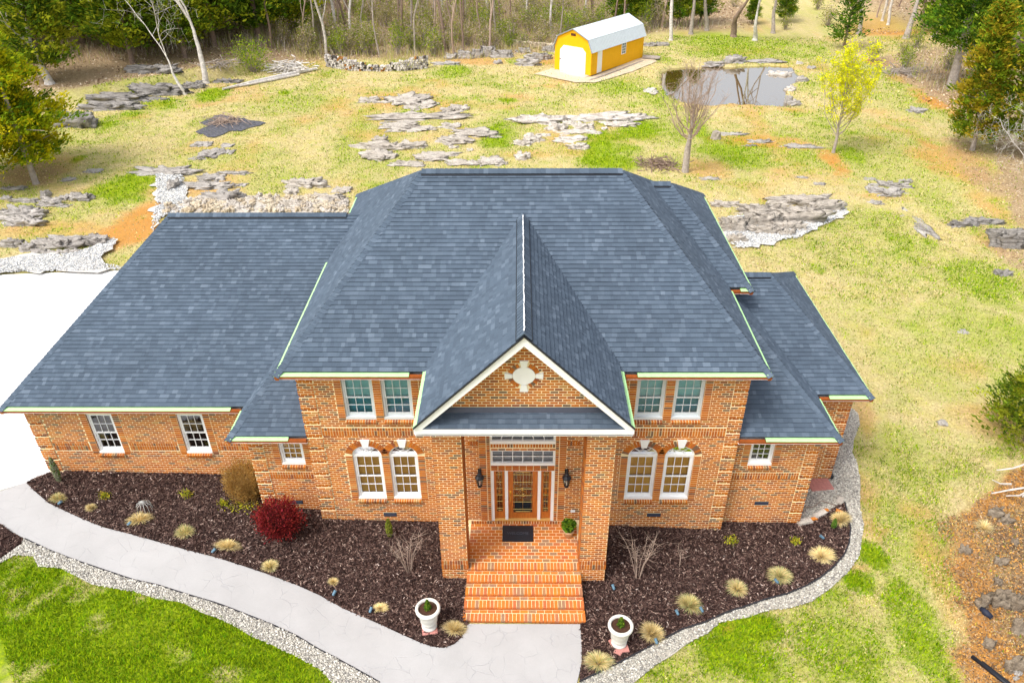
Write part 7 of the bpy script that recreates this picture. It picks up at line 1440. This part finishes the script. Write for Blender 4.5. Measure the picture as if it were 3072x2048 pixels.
rp((-.14, 1.95), (.32, 2.97), (-.9, .4)); rp((.30, 2.98), (2.0, 3.75), (-.4, .9)); rp((2.0, 3.752), (3.70, 2.98), (.4, .9)); rp((3.68, 2.97), (4.14, 1.95), (.9, .4))
m = MB(); P = [(.62, .05), (3.42, .05), (3.42, 1.85), (3.05, 2.25), (.99, 2.25), (.62, 1.85)]; V = [(a, -.05, b) for a, b in P] + [(a, .01, b) for a, b in P]; m.add(V, [tuple(range(6)), *[(i, 6 + i, 6 + (i + 1) % 6, (i + 1) % 6) for i in range(6)]]); gd_ = m.build('garage_door', M['white'], shed); m = MB(); m.box(.58, .78, -.075, -.05, 1.02, 1.07); m.build('handle', M['black'], gd_)
for k in range(1, 4): m = MB(); m.box(.64, 3.40, -.056, -.049, .05 + k * .5, .06 + k * .5); m.build('panel_joint', M['whitegrey'], gd_)
m = MB(); m.box(1.75, 2.25, -.03, .01, 3.15, 3.36); vv = m.build('gable_vent', simple('brown_vent', (.10, .03, .012), .6), shed)
m = MB(); m.box(WS - .01, WS + .04, 1.0, 1.72, .05, 2.08); m.build('door', M['white'], shed)
m = MB(); m.box(WS - .01, WS + .05, 5.0, 5.75, .95, 2.0); wn = m.build('window', M['white'], shed)
for i in range(2):
    for j in range(4): m = MB(); m.box(WS + .045, WS + .056, 5.07 + i * .32, 5.07 + i * .32 + .27, 1.02 + j * .235, 1.02 + j * .235 + .20); m.build('pane', M['glassdark'] if False else simple('shed_pane', (.16, .20, .24), .1, .6, .05), wn)
m = MB()
for xx in (.3, 1.9, 3.5): m.box(xx - .08, xx + .08, .05, LS - .05, -.2, 0)
m.build('skid', M['bark_brown'], shed)
m = MB(); V = [(.3, -1.9, -.12), (3.9, -1.9, -.12), (3.9, -.06, .04), (.3, -.06, .04)]; V += [(a, b, c - .07) for a, b, c in V]; m.add(V, [(0, 1, 2, 3), (7, 6, 5, 4), (0, 4, 5, 1), (1, 5, 6, 2), (2, 6, 7, 3), (3, 7, 4, 0)]); o = m.build('wooden_ramp', wood('grey_ramp_boards', (.46, .40, .34), (.58, .52, .46), 5)); o.location = (*SXY, SZ); o.rotation_euler = (0, 0, SRZ); tag(o, 'weathered board ramp in front of the shed door', 'ramp')
R2_ = Matrix.Rotation(SRZ, 2)
def s2w(a, b): q = R2_ @ Vector((a, b)); return (SXY[0] + q.x, SXY[1] + q.y)
V, F = fill([s2w(*p) for p in ((-.4, -2.6), (4.2, -2.7), (5.6, -1.5), (6.0, 4), (5.9, 8.5), (4.5, 9.8), (-.4, 9.6))], .5, lambda x, y: hgt(x, y) + .06 + wob(x, y) * .05)
tag(npmesh('shed_pad', V, F, simple('sandy_pad', (.60, .50, .36), .95, .1, .2, 3, .3)), 'sandy pad around the yellow shed', 'pad', kind='structure')
m = MB(); m.obox((0, 0, 0), EX, EY, EZ, 4.6, .10, .06); o = m.build('timber', M['bark_grey']); q = s2w(4.75, 3.3); o.location = (*q, H(*q) + .1); o.rotation_euler = (0, 0, SRZ + PI / 2); tag(o, 'long weathered timber along the shed side', 'timber')
m = MB(); m.box(-.8, .8, -.45, .45, 0, .12); o = m.build('plank_stack', M['bark_grey']); q = s2w(4.9, 9.2); o.location = (*q, H(*q) + .12); o.rotation_euler = (0, 0, SRZ + .4); tag(o, 'dark flat plank platform behind the shed corner', 'platform')
